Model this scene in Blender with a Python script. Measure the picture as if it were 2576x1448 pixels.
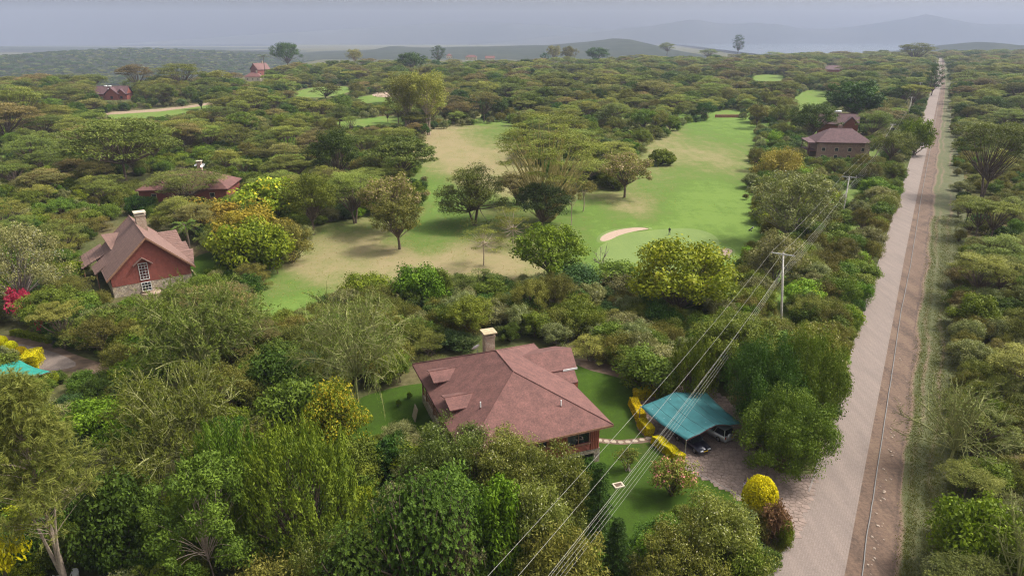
import bpy, bmesh, math, random
import numpy as np
from mathutils import Vector, Matrix, Euler

for o in list(bpy.data.objects):
    bpy.data.objects.remove(o)
sc = bpy.context.scene
COL = sc.collection
R_ = math.radians

# ------------------------------------------------------------------ camera
CAM_H = 44.0
PITCH = math.atan(637 / 1717)
cam_d = bpy.data.cameras.new('camera')
cam_d.lens = 24.0
cam_d.sensor_width = 36.0
cam_d.clip_start = 0.5
cam_d.clip_end = 60000
cam = bpy.data.objects.new('camera', cam_d)
COL.objects.link(cam)
cam.location = (0, 0, CAM_H)
cam.rotation_euler = (math.pi / 2 - PITCH, 0, 0)
sc.camera = cam

# ------------------------------------------------------------------ sky and sun
SUN_EL, SUN_AZ = R_(52), R_(75)          # azimuth clockwise from +Y
w = bpy.data.worlds.new('World')
sc.world = w
w.use_nodes = True
nt = w.node_tree
sky = nt.nodes.new('ShaderNodeTexSky')
sky.sky_type = 'NISHITA'
sky.sun_disc = False
sky.sun_elevation = SUN_EL
sky.sun_rotation = SUN_AZ
sky.air_density = 1.0
sky.dust_density = 6.0
sky.ozone_density = 1.0
hsv = nt.nodes.new('ShaderNodeHueSaturation')      # thin overcast whitens the sky
hsv.inputs['Saturation'].default_value = 0.22
nt.links.new(sky.outputs[0], hsv.inputs['Color'])
nt.links.new(hsv.outputs[0], nt.nodes['Background'].inputs[0])
nt.nodes['Background'].inputs[1].default_value = 0.088
sun_d = bpy.data.lights.new('sun', 'SUN')
sun_d.energy = 1.5
sun_d.angle = R_(10)
sun_d.color = (1.0, 0.95, 0.86)
sun = bpy.data.objects.new('sun', sun_d)
COL.objects.link(sun)
sdir = Vector((math.sin(SUN_AZ) * math.cos(SUN_EL), math.cos(SUN_AZ) * math.cos(SUN_EL), math.sin(SUN_EL)))
sun.rotation_euler = sdir.to_track_quat('Z', 'Y').to_euler()
sun.location = (60, 0, 120)

vs = sc.view_settings
vs.view_transform = 'Standard'
vs.look = 'None'
vs.gamma = 1.0
vs.use_curve_mapping = False
vs.exposure = 1.42
sc.render.engine = 'CYCLES'
cy = sc.cycles
cy.max_bounces = 6
cy.diffuse_bounces = 3
cy.glossy_bounces = 2
cy.transmission_bounces = 4
cy.volume_bounces = 1
cy.transparent_max_bounces = 6
cy.use_denoising = True
cy.denoiser = 'OPENIMAGEDENOISE'
cy.denoising_input_passes = 'RGB_ALBEDO_NORMAL'
cy.denoising_prefilter = 'NONE'
cy.use_adaptive_sampling = False
cy.pixel_filter_type = 'BLACKMAN_HARRIS'
cy.filter_width = 1.2
cy.sample_clamp_indirect = 4.0
cy.caustics_reflective = False
cy.caustics_refractive = False

# ------------------------------------------------------------------ survey helpers
# positions were measured on the photograph (2575 x 1448 grid) and turned into
# metres on the ground (or at a known height / distance)
FPX, CX, CY = 1717.0, 1287.5, 724.0
cP, sP = math.cos(PITCH), math.sin(PITCH)

def ray(x, y):
    u = (x - CX) / FPX
    v = -(y - CY) / FPX
    return (u, cP + v * sP, -sP + v * cP)

def G(x, y, z=0.0):
    d = ray(x, y)
    t = (z - CAM_H) / d[2]
    return Vector((d[0] * t, d[1] * t, z))

def atY(x, y, Y):
    d = ray(x, y)
    t = Y / d[1]
    return Vector((d[0] * t, Y, CAM_H + d[2] * t))

def prj(X, Y, Z):
    z = Z - CAM_H
    f = Y * cP - z * sP
    up = Y * sP + z * cP
    return CX + FPX * X / f, CY - FPX * up / f

def depth(X, Y, Z=0.0):
    return Y * cP - (Z - CAM_H) * sP

# ------------------------------------------------------------------ object helpers
def tag(o, label=None, cat=None, group=None, kind=None):
    if label: o['label'] = label
    if cat: o['category'] = cat
    if group: o['group'] = group
    if kind: o['kind'] = kind
    return o

def empty(name, loc=(0, 0, 0), rz=0.0, label=None, cat=None, group=None, scale=None):
    o = bpy.data.objects.new(name, None)
    COL.objects.link(o)
    o.location = loc
    o.rotation_euler = (0, 0, rz)
    if scale is not None: o.scale = scale
    o.empty_display_size = 0.2
    return tag(o, label, cat, group)

def mobj(name, me, mat=None, parent=None):
    o = bpy.data.objects.new(name, me)
    COL.objects.link(o)
    if mat is not None:
        me.materials.clear()
        for m in (mat if isinstance(mat, (list, tuple)) else [mat]):
            me.materials.append(m)
    if parent is not None: o.parent = parent
    return o

class MB:
    """collects shapes, builds ONE mesh"""
    def __init__(s):
        s.v = []; s.f = []; s.m = []
    def add(s, vs_, fs, mi=0):
        k = len(s.v)
        s.v += [tuple(p) for p in vs_]
        s.f += [tuple(i + k for i in f) for f in fs]
        s.m += [mi] * len(fs)
        return s
    def box(s, a, b, mi=0):
        x0, y0, z0 = a; x1, y1, z1 = b
        vs_ = [(x0,y0,z0),(x1,y0,z0),(x1,y1,z0),(x0,y1,z0),(x0,y0,z1),(x1,y0,z1),(x1,y1,z1),(x0,y1,z1)]
        return s.add(vs_, [(3,2,1,0),(4,5,6,7),(0,1,5,4),(1,2,6,5),(2,3,7,6),(3,0,4,7)], mi)
    def slab(s, pts, dz, mi=0):
        """polygon pts (top surface), extruded down by dz"""
        n = len(pts)
        top = [tuple(p) for p in pts]
        bot = [(p[0], p[1], p[2] - dz) for p in pts]
        fs = [tuple(range(n)), tuple(range(2*n-1, n-1, -1))]
        for i in range(n):
            j = (i + 1) % n
            fs.append((i, i + n, j + n, j))
        return s.add(top + bot, fs, mi)
    def prism(s, pts, off, mi=0):
        n = len(pts)
        a = [Vector(p) for p in pts]; o = Vector(off)
        fs = [tuple(range(n-1, -1, -1)), tuple(range(n, 2*n))]
        for i in range(n):
            j = (i + 1) % n
            fs.append((i, j, j + n, i + n))
        return s.add(a + [p + o for p in a], fs, mi)
    def tube(s, path, rad, n=6, mi=0, cap=True):
        path = [Vector(p) for p in path]
        m = len(path)
        if not hasattr(rad, '__len__'): rad = [rad] * m
        vs_ = []
        for i, p in enumerate(path):
            t = (path[min(i+1, m-1)] - path[max(i-1, 0)])
            if t.length < 1e-9: t = Vector((0,0,1))
            t.normalize()
            ref = Vector((0,0,1)) if abs(t.z) < 0.9 else Vector((1,0,0))
            u = t.cross(ref).normalized(); v = t.cross(u)
            for k in range(n):
                a = 2*math.pi*k/n
                vs_.append(p + (u*math.cos(a) + v*math.sin(a))*rad[i])
        fs = []
        for i in range(m-1):
            for k in range(n):
                l = (k+1) % n
                fs.append((i*n+k, i*n+l, (i+1)*n+l, (i+1)*n+k))
        if cap:
            fs.append(tuple(range(n-1, -1, -1)))
            fs.append(tuple((m-1)*n + k for k in range(n)))
        return s.add(vs_, fs, mi)
    def lathe(s, prof, c=(0,0,0), n=12, mi=0, axis='z'):
        vs_ = []
        for r, h in prof:
            for k in range(n):
                a = 2*math.pi*k/n
                x, y, z = r*math.cos(a), r*math.sin(a), h
                if axis == 'x': x, y, z = z, x, y
                elif axis == 'y': x, y, z = y, z, x
                vs_.append((x+c[0], y+c[1], z+c[2]))
        fs = []
        for i in range(len(prof)-1):
            for k in range(n):
                l = (k+1) % n
                fs.append((i*n+k, i*n+l, (i+1)*n+l, (i+1)*n+k))
        fs.append(tuple(range(n-1, -1, -1)))
        m = len(prof)
        fs.append(tuple((m-1)*n+k for k in range(n)))
        return s.add(vs_, fs, mi)
    def mesh(s, name, smooth=False):
        me = bpy.data.meshes.new(name)
        me.from_pydata([tuple(p) for p in s.v], [], s.f)
        me.polygons.foreach_set('material_index', s.m)
        if smooth: me.polygons.foreach_set('use_smooth', [True]*len(s.f))
        me.update()
        return me
    def build(s, name, mat, parent=None, smooth=False):
        return mobj(name, s.mesh(name, smooth), mat, parent)

# ------------------------------------------------------------------ material helpers
def new_mat(name):
    m = bpy.data.materials.new(name)
    m.use_nodes = True
    n = m.node_tree
    return m, n, n.nodes['Principled BSDF']

def N(n, t, **kw):
    q = n.nodes.new(t)
    for k, v in kw.items():
        if k.startswith('i_'):
            q.inputs[int(k[2:]) if k[2:].isdigit() else k[2:]].default_value = v
        else:
            setattr(q, k, v)
    return q

def ramp(n, fac, stops):
    r = n.nodes.new('ShaderNodeValToRGB')
    e = r.color_ramp.elements
    while len(e) < len(stops): e.new(0.5)
    for q, (p, c) in zip(e, stops):
        q.position = p
        q.color = (*c, 1)
    n.links.new(fac, r.inputs[0])
    return r.outputs[0]

def mixc(n, fac, a, b, mode='MIX'):
    m = n.nodes.new('ShaderNodeMix')
    m.data_type = 'RGBA'
    m.blend_type = mode
    for sock, val in ((0, fac), (6, a), (7, b)):
        if hasattr(val, 'is_output'): n.links.new(val, m.inputs[sock])
        elif sock == 0: m.inputs[0].default_value = val
        else: m.inputs[sock].default_value = (*val, 1)
    return m.outputs[2]

def coords(n, kind='Object', scale=None, rot=None):
    tc = n.nodes.new('ShaderNodeTexCoord')
    out = tc.outputs[kind]
    if scale is not None or rot is not None:
        mp = n.nodes.new('ShaderNodeMapping')
        if scale is not None: mp.inputs['Scale'].default_value = scale
        if rot is not None: mp.inputs['Rotation'].default_value = rot
        n.links.new(out, mp.inputs[0])
        out = mp.outputs[0]
    return out

def noise(n, co, scale, detail=4, rough=0.55):
    q = N(n, 'ShaderNodeTexNoise')
    q.inputs['Scale'].default_value = scale
    q.inputs['Detail'].default_value = detail
    q.inputs['Roughness'].default_value = rough
    n.links.new(co, q.inputs['Vector'])
    return q.outputs[0]

def bump(n, bs, h, strength=0.4, dist=0.05):
    b = N(n, 'ShaderNodeBump')
    b.inputs['Strength'].default_value = strength
    b.inputs['Distance'].default_value = dist
    n.links.new(h, b.inputs['Height'])
    n.links.new(b.outputs[0], bs.inputs['Normal'])

def simple(name, col, rough=0.6, var=0.25, scale=3.0, metal=0.0, bmp=0.0, kind='Object'):
    m, n, b = new_mat(name)
    co = coords(n, kind)
    f = noise(n, co, scale, 5, 0.6)
    lo = tuple(c*(1-var) for c in col); hi = tuple(min(1, c*(1+var)) for c in col)
    n.links.new(ramp(n, f, [(0.3, lo), (0.7, hi)]), b.inputs['Base Color'])
    b.inputs['Roughness'].default_value = rough
    b.inputs['Metallic'].default_value = metal
    if bmp: bump(n, b, f, bmp)
    return m

LEAF_K = 1.55      # overall leaf reflectance
def leaf_mat(name, dark, light, sat_var=0.12, trans=0.22, third=None):
    """tint attribute picks the leaf's own colour, Object random shifts the plant's"""
    m, n, b = new_mat(name)
    warm = (LEAF_K*1.08, LEAF_K*1.0, LEAF_K*.60)
    dark, light = tuple(c*k for c, k in zip(dark, warm)), tuple(c*k for c, k in zip(light, warm))
    at = N(n, 'ShaderNodeAttribute'); at.attribute_name = 'tint'
    stops = [(0.0, dark), (1.0, light)] if third is None else [(0.0, dark), (0.72, light), (0.9, third)]
    c = ramp(n, at.outputs['Fac'], stops)
    oi = N(n, 'ShaderNodeObjectInfo')
    hs = N(n, 'ShaderNodeHueSaturation')
    mr = N(n, 'ShaderNodeMapRange'); mr.inputs[3].default_value = 1-sat_var*2.2; mr.inputs[4].default_value = 1+sat_var*2.2
    n.links.new(oi.outputs['Random'], mr.inputs[0]); n.links.new(mr.outputs[0], hs.inputs['Value'])
    mul = N(n, 'ShaderNodeMath', operation='MULTIPLY'); mul.inputs[1].default_value = 7.31
    fr = N(n, 'ShaderNodeMath', operation='FRACT')
    n.links.new(oi.outputs['Random'], mul.inputs[0]); n.links.new(mul.outputs[0], fr.inputs[0])
    mr2 = N(n, 'ShaderNodeMapRange'); mr2.inputs[3].default_value = 0.5-0.03; mr2.inputs[4].default_value = 0.5+0.024
    n.links.new(fr.outputs[0], mr2.inputs[0]); n.links.new(mr2.outputs[0], hs.inputs['Hue'])
    n.links.new(c, hs.inputs['Color'])
    b.inputs['Roughness'].default_value = 0.55
    b.inputs['Specular IOR Level'].default_value = 0.12
    n.links.new(hs.outputs[0], b.inputs['Base Color'])
    tr = N(n, 'ShaderNodeBsdfTranslucent')
    n.links.new(mixc(n, 1.0, hs.outputs[0], (1.0, 1.15, 0.6), 'MULTIPLY'), tr.inputs[0])
    mx = N(n, 'ShaderNodeMixShader'); mx.inputs[0].default_value = trans
    n.links.new(b.outputs[0], mx.inputs[1]); n.links.new(tr.outputs[0], mx.inputs[2])
    n.links.new(mx.outputs[0], n.nodes['Material Output'].inputs[0])
    return m

M = {}
# ================================================================== materials of the setting
GRASS_K = 0.74
def ground_mat():
    m, n, b = new_mat('bush_floor')
    co = coords(n)
    f1 = noise(n, co, 0.06, 5); f2 = noise(n, co, 1.2, 6, 0.65)
    c1 = ramp(n, f1, [(0.35, (0.06, 0.075, 0.022)), (0.5, (0.09, 0.085, 0.035)), (0.65, (0.15, 0.10, 0.06))])
    c = mixc(n, 0.45, c1, ramp(n, f2, [(0.3, (0.035, 0.045, 0.015)), (0.7, (0.16, 0.15, 0.07))]))
    n.links.new(c, b.inputs['Base Color']); b.inputs['Roughness'].default_value = 0.95; b.inputs['Specular IOR Level'].default_value = 0.0
    bump(n, b, f2, 0.6, 0.2)
    return m
M['ground'] = ground_mat()

def grass_mat(name, stops, attr=None, fine=2.2, mow=None):
    stops = [(p, tuple(q*GRASS_K for q in c)) for p, c in stops]
    m, n, b = new_mat(name)
    co = coords(n)
    f1 = noise(n, co, 0.11, 5, 0.6); f2 = noise(n, co, fine, 6, 0.7); f3 = noise(n, coords(n, scale=(0.35, 0.05, 1), rot=(0, 0, 0.5)), 1.0, 4)
    if attr:
        a = N(n, 'ShaderNodeAttribute'); a.attribute_name = attr
        v = a.outputs['Fac']
    else:
        v = None
    def math_(op, x, y):
        q = N(n, 'ShaderNodeMath', operation=op)
        for i, s in ((0, x), (1, y)):
            if hasattr(s, 'is_output'): n.links.new(s, q.inputs[i])
            else: q.inputs[i].default_value = s
        return q.outputs[0]
    k = math_('MULTIPLY', math_('SUBTRACT', f1, 0.5), 0.75)
    k = math_('ADD', k, math_('MULTIPLY', math_('SUBTRACT', f2, 0.5), 0.95))
    k = math_('ADD', k, math_('MULTIPLY', math_('SUBTRACT', f3, 0.5), 0.45))
    f4 = noise(n, co, fine*.23, 5, 0.65)
    k = math_('ADD', k, math_('MULTIPLY', math_('SUBTRACT', f4, 0.5), 0.6))
    k = math_('ADD', k, v if v is not None else 0.55)
    c = ramp(n, k, stops)
    n.links.new(c, b.inputs['Base Color'])
    b.inputs['Roughness'].default_value = 0.9
    b.inputs['Specular IOR Level'].default_value = 0.05
    bump(n, b, f2, 0.35, 0.08)
    return m
M['golf'] = grass_mat('golf_grass', [(0.0, (0.34, 0.275, 0.145)), (0.25, (0.285, 0.255, 0.115)), (0.5, (0.185, 0.215, 0.065)), (0.78, (0.125, 0.205, 0.038)), (1.0, (0.175, 0.265, 0.055))], attr='lush')
M['lawn'] = grass_mat('lawn_grass', [(0.1, (0.12, 0.115, 0.035)), (0.38, (0.050, 0.086, 0.014)), (0.65, (0.062, 0.118, 0.013)), (0.95, (0.115, 0.17, 0.028))], fine=4.5)
M['verge'] = grass_mat('verge_grass', [(0.1, (0.20, 0.14, 0.075)), (0.4, (0.13, 0.125, 0.05)), (0.65, (0.10, 0.125, 0.035)), (0.95, (0.14, 0.15, 0.05))], fine=1.4)
M['green'] = grass_mat('putting_green_grass', [(0.1, (0.17, 0.23, 0.07)), (0.5, (0.20, 0.275, 0.085)), (0.9, (0.25, 0.32, 0.10))], fine=6)
M['tee'] = grass_mat('far_fairway_grass', [(0.1, (0.24, 0.22, 0.09)), (0.45, (0.19, 0.25, 0.06)), (0.8, (0.14, 0.25, 0.04))], fine=0.6)
M['sand'] = simple('bunker_sand', (0.37, 0.265, 0.195), 0.95, 0.12, 2.0, bmp=0.3)
M['dirt'] = simple('red_dirt', (0.25, 0.135, 0.085), 0.95, 0.45, 1.1, bmp=0.6)
M['track'] = simple('bare_track_earth', (0.27, 0.19, 0.12), 0.95, 0.3, 1.3, bmp=0.4)
M['mud'] = simple('brown_earth', (0.13, 0.085, 0.055), 0.95, 0.4, 0.8, bmp=0.5)

def paver_mat(name, c1, c2, mortar, scale, rot, wear=(0.78, 1.08)):
    c1, c2, mortar = [tuple(q*.85 for q in c) for c in (c1, c2, mortar)]
    m, n, b = new_mat(name)
    co = coords(n, rot=(0, 0, rot))
    br = N(n, 'ShaderNodeTexBrick')
    br.inputs['Color1'].default_value = (*c1, 1); br.inputs['Color2'].default_value = (*c2, 1)
    br.inputs['Mortar'].default_value = (*mortar, 1)
    br.inputs['Scale'].default_value = scale
    br.inputs['Mortar Size'].default_value = 0.03
    br.inputs['Brick Width'].default_value = 0.5; br.inputs['Row Height'].default_value = 0.5
    n.links.new(co, br.inputs['Vector'])
    f = noise(n, coords(n, scale=(1, 0.12, 1), rot=(0, 0, rot)), 0.8, 6, 0.65)
    g = noise(n, co, 7.0, 5, 0.7)
    c = mixc(n, 1.0, br.outputs[0], ramp(n, f, [(0.3, (wear[0],)*3), (0.72, (wear[1], wear[1]*0.99, wear[1]*0.97))]), 'MULTIPLY')
    c = mixc(n, 1.0, c, ramp(n, g, [(0.25, (0.72,)*3), (0.75, (1.2,)*3)]), 'MULTIPLY')
    n.links.new(c, b.inputs['Base Color']); b.inputs['Roughness'].default_value = 0.9
    bump(n, b, br.outputs['Fac'], -0.3, 0.02)
    return m
ROAD_DIR = math.atan2(139.7, 83.8)
M['road'] = paver_mat('road_pavers', (0.285, 0.225, 0.195), (0.25, 0.20, 0.172), (0.21, 0.155, 0.13), 2.4, -ROAD_DIR)
M['kerb'] = simple('concrete_kerb', (0.22, 0.185, 0.165), 0.9, 0.3, 2.0)
M['joint'] = simple('paving_joint', (0.10, 0.068, 0.050), 0.95, 0.3, 3)
M['pavestone'] = simple('paving_stone', (0.225, 0.165, 0.135), 0.9, 0.32, 1.6, bmp=0.3)
M['flag'] = simple('path_flagstone', (0.34, 0.27, 0.20), 0.9, 0.2, 2)
M['rock'] = simple('loose_rock', (0.36, 0.28, 0.22), 0.95, 0.3, 4)

# ================================================================== ground sheet
def edge_at(r):
    xs = [-1.2, -0.46, -0.26, 0.0, 0.3, 0.6, 1.2]
    ys = [560, 560, 880, 1000, 1180, 1600, 1700]
    return float(np.interp(r, xs, ys))

def terrain(X, Y):
    if Y < 400: return 0.0
    e = edge_at(X / Y)
    t = min(max((Y - e) / (800.0 if X/Y > -0.3 else 500.0), 0), 1)
    s = t*t*(3-2*t)
    low = -46.0 if X/Y > -0.3 else -58.0
    return low * s

def sheet(name, xs, ys, zf, mat, **kw):
    nx, ny = len(xs), len(ys)
    v = [(x, y, zf(x, y)) for y in ys for x in xs]
    f = [(j*nx+i, j*nx+i+1, (j+1)*nx+i+1, (j+1)*nx+i) for j in range(ny-1) for i in range(nx-1)]
    me = bpy.data.meshes.new(name); me.from_pydata(v, [], f); me.update()
    o = mobj(name, me, mat)
    o['kind'] = 'structure'
    return o
gx = sorted(set([0.0] + [s*q for s in (-1, 1) for q in list(np.arange(60, 1200, 60)) + list(np.geomspace(1200, 12500, 24))]))
gy = list(np.arange(-240, 400, 80)) + list(np.arange(400, 2400, 50)) + list(np.geomspace(2400, 6700, 14))
sheet('ground', gx, gy, terrain, M['ground'])

def poly(name, pts, z, mat, world=False, kind='structure'):
    p = [(q[0], q[1], z) for q in pts] if world else [tuple(G(x, y)[:2]) + (z,) for x, y in pts]
    a = sum(p[i][0]*p[(i+1) % len(p)][1] - p[(i+1) % len(p)][0]*p[i][1] for i in range(len(p)))
    if a < 0: p = p[::-1]
    me = bpy.data.meshes.new(name)
    me.from_pydata(p, [], [tuple(range(len(p)))]); me.update()
    o = mobj(name, me, mat)
    if kind: o['kind'] = kind
    return o

def smooth_poly(pts, it=2):
    p = [Vector((a, b)) for a, b in pts]
    for _ in range(it):
        q = []
        for i in range(len(p)):
            a, b = p[i], p[(i+1) % len(p)]
            q += [a*0.75+b*0.25, a*0.25+b*0.75]
        p = q
    return [(a.x, a.y) for a in p]

# golf course: a fine sheet whose own grass varies from dry straw to watered green
LUSH = [(800,650,.22),(900,620,.15),(1000,660,.1),(1150,640,.1),(1250,650,.12),(850,700,.25),(700,757,.95),(760,750,.85),(690,730,.6),(1060,590,.75),
 (1110,605,.65),(950,590,.35),(1120,560,.8),(870,580,.45),(1000,540,.6),(1300,625,.3),(1340,600,.5),(1400,580,.65),(780,620,.35),(930,700,.3),
 (1150,350,.03),(1100,380,.02),(1180,400,.08),(1235,375,.2),(1215,340,.7),(1080,430,.5),(1060,455,.9),(1140,415,.12),(1230,330,.75),(1190,320,.2),
 (1480,530,.75),(1500,545,.8),(1560,508,.22),(1620,508,.3),(1650,480,.85),(1750,470,1.),(1700,520,.95),(1800,520,1.),(1850,540,1.),(1550,570,.85),
 (1750,560,.95),(1850,600,.9),(1860,680,.85),(1840,620,.9),(1600,640,.9),(1500,640,.8),(1800,450,.95),(1700,450,.6),(1800,432,.5),(1850,420,.45),
 (1760,392,.25),(1700,400,.3),(1820,405,.25),(1800,360,.5),(1830,350,.85),(1770,340,.75),(1800,320,.95),(1850,325,.95),(1700,360,.35),(1640,440,.55),
 (1600,470,.5),(1530,480,.45),(1300,290,.55),(1400,275,.55),(1600,330,.4),(1880,380,.6),(1720,430,.75),(1400,480,.3),(1300,450,.25),(1250,540,.6)]
def lush_at(X, Y):
    x, y = prj(X, Y, 0)
    a = np.array(LUSH)
    d2 = ((a[:, 0]-x)/1.9)**2 + (a[:, 1]-y)**2
    wgt = np.exp(-d2/(2*19.0**2)) + 1e-5/(1+d2*1e-3)
    return float((wgt*a[:, 2]).sum()/wgt.sum())
gxs = list(np.arange(-62, 150, 1.8)); gys = list(np.arange(98, 210, 1.8)) + list(np.arange(210, 430, 4.0))
go = sheet('golf_course', gxs, gys, lambda x, y: 0.012, M['golf'])
bm = bmesh.new(); bm.from_mesh(go.data)       # the course stops at the roadside thicket
rl_ = [G(*p) for p in [(2049,1199),(2169,793),(2266,483),(2345,215)]]
kill = [v for v in bm.verts if v.co.x > float(np.interp(v.co.y, [p.y for p in rl_], [p.x for p in rl_])) - 6.0]
bmesh.ops.delete(bm, geom=kill, context='VERTS'); bm.to_mesh(go.data); bm.free()
at_ = go.data.attributes.new('lush', 'FLOAT', 'POINT')
at_.data.foreach_set('value', [lush_at(v.co.x, v.co.y) for v in go.data.vertices])

poly('putting_green', smooth_poly([(1500,625),(1530,605),(1570,588),(1640,578),(1740,572),(1800,590),(1812,615),(1800,660),(1740,700),(1620,705),(1540,690),(1500,660)]), 0.024, M['green'])
for k, pts in enumerate([[(1506,602),(1520,588),(1560,576),(1612,571),(1640,577),(1600,582),(1560,591),(1535,605),(1514,609)],
            [(1810,627),(1830,624),(1846,631),(1833,642),(1838,656),(1823,655),(1808,640)]]):
    bk_ = poly('sand_bunker', smooth_poly(pts), 0.036, M['sand'])
    rim = [G(*q) for q in smooth_poly(pts)]
    cen = sum(rim, Vector())/len(rim)
    mb = MB(); n_ = len(rim)
    for i in range(n_):      # a turf lip standing round the sand
        a, b = rim[i], rim[(i+1) % n_]; oa, ob = (a-cen).normalized(), (b-cen).normalized()
        mb.add([a-oa*.10+Vector((0,0,.03)), b-ob*.10+Vector((0,0,.03)), b+ob*.12+Vector((0,0,.16)), a+oa*.12+Vector((0,0,.16)), b+ob*1.1+Vector((0,0,.012)), a+oa*1.1+Vector((0,0,.012))], [(0,1,2,3), (3,2,4,5)])
    lip = mb.build('bunker_lip', M['green'], bk_)
poly('sand_bunker', smooth_poly([(928,240),(960,230),(1005,226),(1008,244),(960,246)]), 0.03, M['sand'])
for pts in ([(735,232),(800,217),(885,217),(880,235),(800,247),(742,244)], [(880,248),(930,240),(1010,224),(1030,255),(930,264)],
            [(800,308),(880,300),(1010,288),(1040,312),(900,325),(820,325)],
            [(1885,193),(1940,184),(1985,192),(1975,204),(1890,206)], [(1985,262),(2010,228),(2100,222),(2100,262),(2010,285)],
            [(1795,278),(1870,275),(1868,293),(1798,293)], [(265,285),(370,278),(560,258),(580,275),(400,297),(280,303)], [(-40,378),(22,374),(24,408),(-40,420)],
            [(1160,318),(1240,280),(1460,262),(1640,270),(1600,300),(1420,300),(1300,312)]):
    poly('fairway', smooth_poly(pts), 0.018, M['tee'])

# lawns round the two near houses
poly('lawn', smooth_poly([(870,1010),(1000,970),(1100,960),(1280,900),(1430,905),(1490,915),(1640,975),(1600,1020),(1640,1110),(1740,1185),(1870,1255),(1930,1330),(1890,1448),(1500,1560),(1200,1560),(1000,1320),(880,1180),(860,1080)]), 0.009, M['lawn'])
poly('lawn', smooth_poly([(478,650),(540,628),(600,640),(590,690),(500,720),(470,690)]), 0.016, M['lawn'])

# ------------------------------------------------------------------ the road, its kerb and verges
RL = [(1840,1600),(1925,1448),(1958,1405),(1985,1378),(2000,1345),(2049,1199),(2062,1152),(2169,793),(2216,643),(2266,483),(2345,215),(2362,147)]
RR = [(2093,1600),(2119,1448),(2136,1360),(2167,1199),(2176,1152),(2246,793),(2274,643),(2307,483),(2366,215),(2369,147)]
road = poly('road', RL + RR[::-1], 0.02, M['road'])
DR = [(2215,1600),(2246,1448),(2268,1200),(2286,965),(2318,720),(2336,566),(2352,420),(2375,215),(2374,147)]
VR = [(2345,1600),(2366,1448),(2372,1200),(2378,965),(2392,716),(2400,560),(2402,420),(2392,215),(2380,147)]
def verge_mat():
    m, n, b = new_mat('verge_earth_and_grass')
    co = coords(n); a = N(n, 'ShaderNodeAttribute'); a.attribute_name = 'cover'
    f1 = noise(n, coords(n, scale=(1, .25, 1), rot=(0, 0, -ROAD_DIR+math.pi/2)), .55, 6, .7); f2 = noise(n, co, 2.6, 6, .75)
    def math_(op, x, y):
        q = N(n, 'ShaderNodeMath', operation=op)
        for i, s_ in ((0, x), (1, y)):
            if hasattr(s_, 'is_output'): n.links.new(s_, q.inputs[i])
            else: q.inputs[i].default_value = s_
        return q.outputs[0]
    k = math_('ADD', a.outputs['Fac'], math_('ADD', math_('MULTIPLY', math_('SUBTRACT', f1, .5), .75), math_('MULTIPLY', math_('SUBTRACT', f2, .5), .85)))
    c = ramp(n, k, [(0.0, (0.070, 0.045, 0.032)), (0.2, (0.135, 0.084, 0.057)), (0.38, (0.165, 0.112, 0.072)), (0.55, (0.115, 0.095, 0.045)), (0.75, (0.082, 0.085, 0.028)), (1.0, (0.062, 0.075, 0.02))])
    n.links.new(c, b.inputs['Base Color']); b.inputs['Roughness'].default_value = .95
    bump(n, b, f2, .6, .12)
    return m
M['vergemix'] = verge_mat()
Ys = np.array([G(*p).y for p in RR]); nv_ = 46
def x_at(line, Y): return float(np.interp(Y, [G(*p).y for p in line], [G(*p).x for p in line]))
v = []; cov = []; ys_v = list(np.arange(38, 140, 1.5)) + list(np.arange(140, 400, 4)) + list(np.arange(400, 1360, 20))
for Y in ys_v:
    xa, xm, xb = x_at(RR, Y)-.3, x_at(DR, Y), x_at(VR, Y)+3.0
    for i in range(nv_):
        u = i/(nv_-1); X = xa+(xb-xa)*u; v.append((X, Y, .010))
        d = (X-xm+.35*math.sin(Y*.13)+.3*math.sin(Y*.31+1))/max(1e-3, xb-3.0-xm)
        c = .18 if X < xm else .18+.62*min(1, max(0, d)/.18)
        c -= .38*(.6+.4*math.sin(Y*.09))*math.exp(-((d-.36)/.06)**2) + .36*(.6+.4*math.sin(Y*.07+2))*math.exp(-((d-.80)/.055)**2) + .15*math.exp(-((d-.02)/.1)**2)
        if X < xm-.4: c = .16 + .10*math.sin(Y*.21+X)*math.sin(Y*.047)
        cov.append(c)
f = [(j*nv_+i, j*nv_+i+1, (j+1)*nv_+i+1, (j+1)*nv_+i) for j in range(len(ys_v)-1) for i in range(nv_-1)]
me = bpy.data.meshes.new('verge'); me.from_pydata(v, [], f); me.update()
a_ = me.attributes.new('cover', 'FLOAT', 'POINT'); a_.data.foreach_set('value', cov)
mobj('verge', me, M['vergemix'])['kind'] = 'structure'
poly('grass_verge', [(1975,1190),(2030,1198),(2062,1152),(2169,793),(2266,483),(2345,215),(2330,215),(2235,483),(2130,793),(2000,1130)], 0.013, M['verge'])

def strip_box(name, line, wd, h, mat, side=1):
    """raised strip along a ground polyline"""
    mb = MB()
    P = [G(*p) for p in line]
    L, Rr = [], []
    for i, p in enumerate(P):
        t = (P[min(i+1, len(P)-1)] - P[max(i-1, 0)]).normalized()
        nrm = Vector((-t.y, t.x, 0))*side
        L.append(p); Rr.append(p + nrm*wd)
    for i in range(len(P)-1):
        a, b, c, d = L[i], L[i+1], Rr[i+1], Rr[i]
        z0, z1 = Vector((0,0,-0.05)), Vector((0,0,h))
        mb.add([a+z0,b+z0,c+z0,d+z0,a+z1,b+z1,c+z1,d+z1], [(4,5,6,7),(0,1,5,4),(2,3,7,6)] + ([(3,0,4,7)] if i == 0 else []) + ([(1,2,6,5)] if i == len(P)-2 else []))
    o = mb.build(name, mat); o['kind'] = 'structure'
    return o
strip_box('kerb', RL[1:5], 0.22, 0.11, M['kerb'])
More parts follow.
